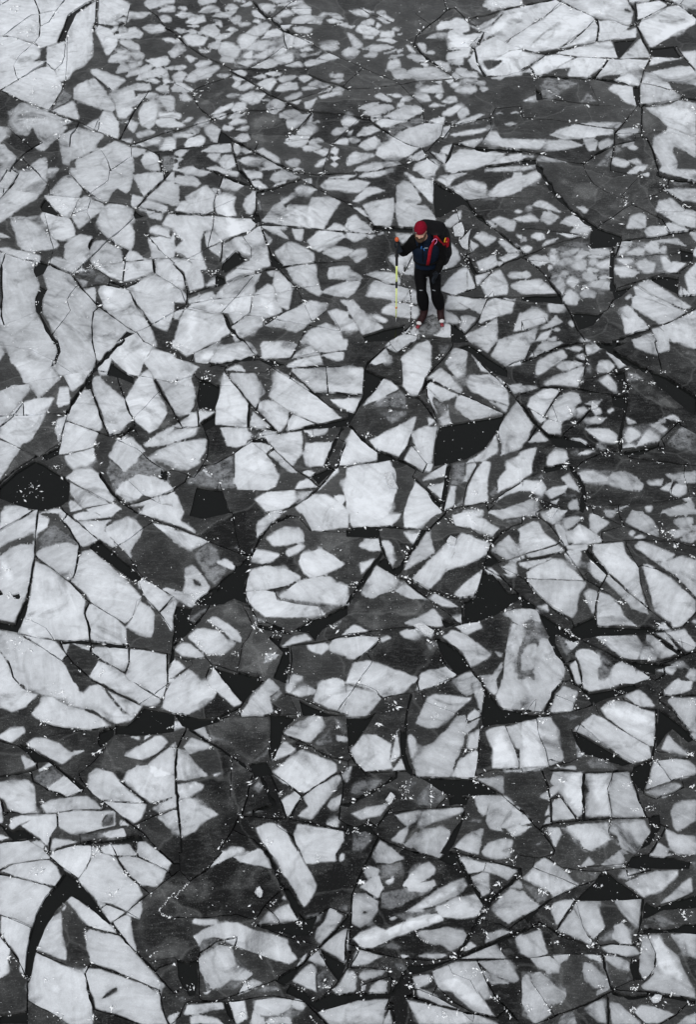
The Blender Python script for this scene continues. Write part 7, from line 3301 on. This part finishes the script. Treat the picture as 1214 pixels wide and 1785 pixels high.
# --- gloves with five fingers each
def glove(w, hnd, fdir, pdir, curl, bend_axis):
    # w: wrist, hnd: knuckle centre, fdir: finger direction, pdir: across the palm (towards the thumb)
    bm = bmesh.new()
    loft(bm, [(w-(hnd-w).normalized()*.045, .045, .045), (w, .040, .036), (w.lerp(hnd, .5), .044, .026), (hnd, .046, .022), (hnd+fdir*.012, .042, .018)], pdir, 4, 14)
    for i, (off, ln) in enumerate(((.033, .078), (.011, .086), (-.011, .080), (-.033, .062))):
        p = hnd+pdir*off; d = fdir.copy(); pts = [(p-d*.015, .0125, .0125)]
        for j in range(3):
            p = p+d*(ln*(.42, .32, .26)[j]); pts.append((p, (.0122, .0112, .0092)[j], (.0122, .0112, .0092)[j]))
            d = Matrix.Rotation(curl, 3, bend_axis) @ d
        loft(bm, pts, pdir, 3, 8)
    p = w.lerp(hnd, .35)+pdir*.035; d = (fdir*.55+pdir*.75).normalized(); pts = [(p-d*.02, .016, .016)]
    for j in range(3):
        p = p+d*(.032, .028, .020)[j]; pts.append((p, (.0145, .013, .010)[j], (.0145, .013, .010)[j])); d = Matrix.Rotation(curl*.6, 3, bend_axis) @ d
    loft(bm, pts, pdir, 3, 8)
    return bm
tip = K(691.0, 560.5, .0)
knob = J(692.5, 417.3, .06)
pole_ax = (knob-tip).normalized()
# right hand: fist round the grip just under the knob
grip = knob-pole_ax*.10
fw = (grip-wrR); fw = (fw-pole_ax*fw.dot(pole_ax)).normalized()
k0 = grip-fw*.030+fw.cross(pole_ax)*.028
gl = fin('glove', glove(wrR, k0, fw, pole_ax, R(62), pole_ax), M_GLOVE, .006, 1)
fdL = (haL-wrL).normalized(); pdL = Vector((-.55, -.8, 0)); pdL = (pdL-fdL*pdL.dot(fdL)).normalized()
gl2 = fin('glove', glove(wrL, haL, fdL, pdL, R(22), pdL), M_GLOVE, .006, 1)
bm = bmesh.new(); loft(bm, [(wrL-fdL*.035, .048, .048), (wrL-fdL*.022, .049, .049)], pdL, 2, 14); fin('cuff_strap', bm, M_GREYT, parent=gl2)
bm = bmesh.new(); loft(bm, [(wrL+fdL*.004, .043, .041), (wrL+fdL*.012, .043, .039)], pdL, 2, 14); fin('cuff_strap', bm, M_GREYT, parent=gl2)

# ------------------------------------------------------------------ pole
pole = bpy.data.objects.new('ice_pole', None); COL.objects.link(pole); pole.location = tip
tag(pole, "lime yellow ice pole with black grip and orange knob in skater's raised hand", 'pole')
def seg(name, t0, t1, r0, r1, mat, sg=12):
    bm = bmesh.new(); a, b = tip.lerp(knob, t0), tip.lerp(knob, t1)
    loft(bm, [(a, r0, r0), (a.lerp(b, .5), (r0+r1)/2, (r0+r1)/2), (b, r1, r1)], (1, 0, 0), 2, sg)
    return finish(name, bm, mat, pole, None, 0, tip)
seg('spike', 0, .05, .003, .008, M_STEEL); seg('lower_shaft', .045, .43, .0070, .0095, M_LIME)
seg('shaft_ring', .17, .185, .0135, .0135, M_ORANGE); seg('joint', .425, .50, .0135, .0145, M_DARKP)
seg('upper_shaft', .495, .70, .0115, .0130, M_LIME); seg('grip', .695, .96, .017, .019, M_DARKP); seg('grip_collar', .80, .815, .026, .026, M_DARKP)
bm = bmesh.new(); blob(bm, knob, (.027, .027, .032)); finish('knob', bm, M_ORANGE, pole, None, 0, tip)

# ------------------------------------------------------------------ backpack
pk_c = J(756.5, 424.5, .36); pack = bpy.data.objects.new('backpack', None); COL.objects.link(pack); pack.location = pk_c
tag(pack, "black backpack with red straps on the skater's back", 'backpack')
PR = Matrix.Rotation(R(-22), 4, 'Z') @ Matrix.Rotation(R(10), 4, 'X') @ Matrix.Rotation(R(-7), 4, 'Y')
def Q(x, y, z): return pk_c+(PR @ Vector((x, y, z)))
sx_ = PR @ Vector((1, 0, 0))
def fpk(name, bm, mat, voxel=None, smooth=2, parent=None): return finish(name, bm, mat, parent or pack, voxel, smooth, pk_c)
bm = bmesh.new()
loft(bm, [(Q(.01, .02, -.32), .10, .06), (Q(.01, .02, -.29), .155, .105), (Q(.015, .02, -.12), .185, .130), (Q(.015, .02, .06), .195, .135), (Q(.01, .02, .18), .182, .125), (Q(0, .02, .21), .12, .08)], sx_, 4, 32, sq=.55)
fpk('pack_body', bm, M_PACK, .010, 1)
bm = bmesh.new()
loft(bm, [(Q(-.01, .0, .17), .165, .120), (Q(-.01, .0, .195), .188, .140), (Q(-.01, .0, .265), .182, .136), (Q(-.01, .0, .292), .160, .118), (Q(-.01, .0, .305), .10, .07)], sx_, 4, 32, sq=.5)
lid = fpk('lid', bm, M_PACK, .010, 1)
bm = bmesh.new(); loft(bm, [(Q(-.01, 0, .160), .170, .125), (Q(-.01, 0, .170), .194, .146), (Q(-.01, 0, .180), .172, .128)], sx_, 2, 26); fpk('lid_piping', bm, M_GREYT2, parent=lid)
bm = bmesh.new()
loft(bm, [(Q(.165, .01, -.20), .035, .05), (Q(.172, .01, -.15), .050, .075), (Q(.172, .01, .0), .050, .075), (Q(.165, .01, .06), .042, .06), (Q(.165, .01, .075), .02, .03)], sx_, 4, 16)
fpk('side_pouch', bm, M_PACK, .010, 1)
tb = J(780, 419, .24)
bm = bmesh.new(); blob(bm, tb, (.034, .034, .040)); blob(bm, tb+Vector((0, 0, -.06)), (.030, .03, .05)); fpk('throw_bag', bm, M_RED, .007, 1)
bm = bmesh.new(); blob(bm, tb+Vector((-.008, -.030, .0)), (.012, .010, .014)); fpk('toggle', bm, M_ORANGE)
def wire(name, pts, r, mat, parent=None):
    bm = bmesh.new(); loft(bm, [(p, r, r) for p in pts], (0, 0, 1), 5, 8); return fpk(name, bm, mat, parent=parent)
wire('yellow_cord', [J(777.5, 414.5, .19), J(776.2, 418, .18), J(775.3, 422.5, .17)], .006, M_YEL)
top = J(759.5, 411.5, .10); nY = Vector((0, -1, .25)).normalized()
mid = [on_front(px, py, .006) for px, py in ((757, 418), (754, 424), (751, 431), (749.3, 438), (748.2, 446), (747, 453), (745.8, 460))]
mid = [(p, n) for p, n in mid]
strap = fpk('shoulder_strap', band('s', [(J(760, 411, .20), Vector((0, -.3, 1)).normalized()), (top, Vector((0, -.7, .7)))]+mid, .042, .008, M_RED, pack), M_RED)
wire('load_strap', [J(760.5, 411, .10), J(765, 416.5, .09), J(770, 422.5, .12), J(774.5, 426.5, .15), J(778, 423, .24)], .013, M_RED)
cc = J(755.5, 421.5, .0); on = on_front(755.5, 421.5, .014)
ringp = [on[0]+Vector((math.cos(a)*.028+math.sin(a)*.014, -.004, math.sin(a)*.044)) for a in [i*2*math.pi/12 for i in range(13)]]
wire('carabiner', ringp, .005, M_MAG, parent=strap)
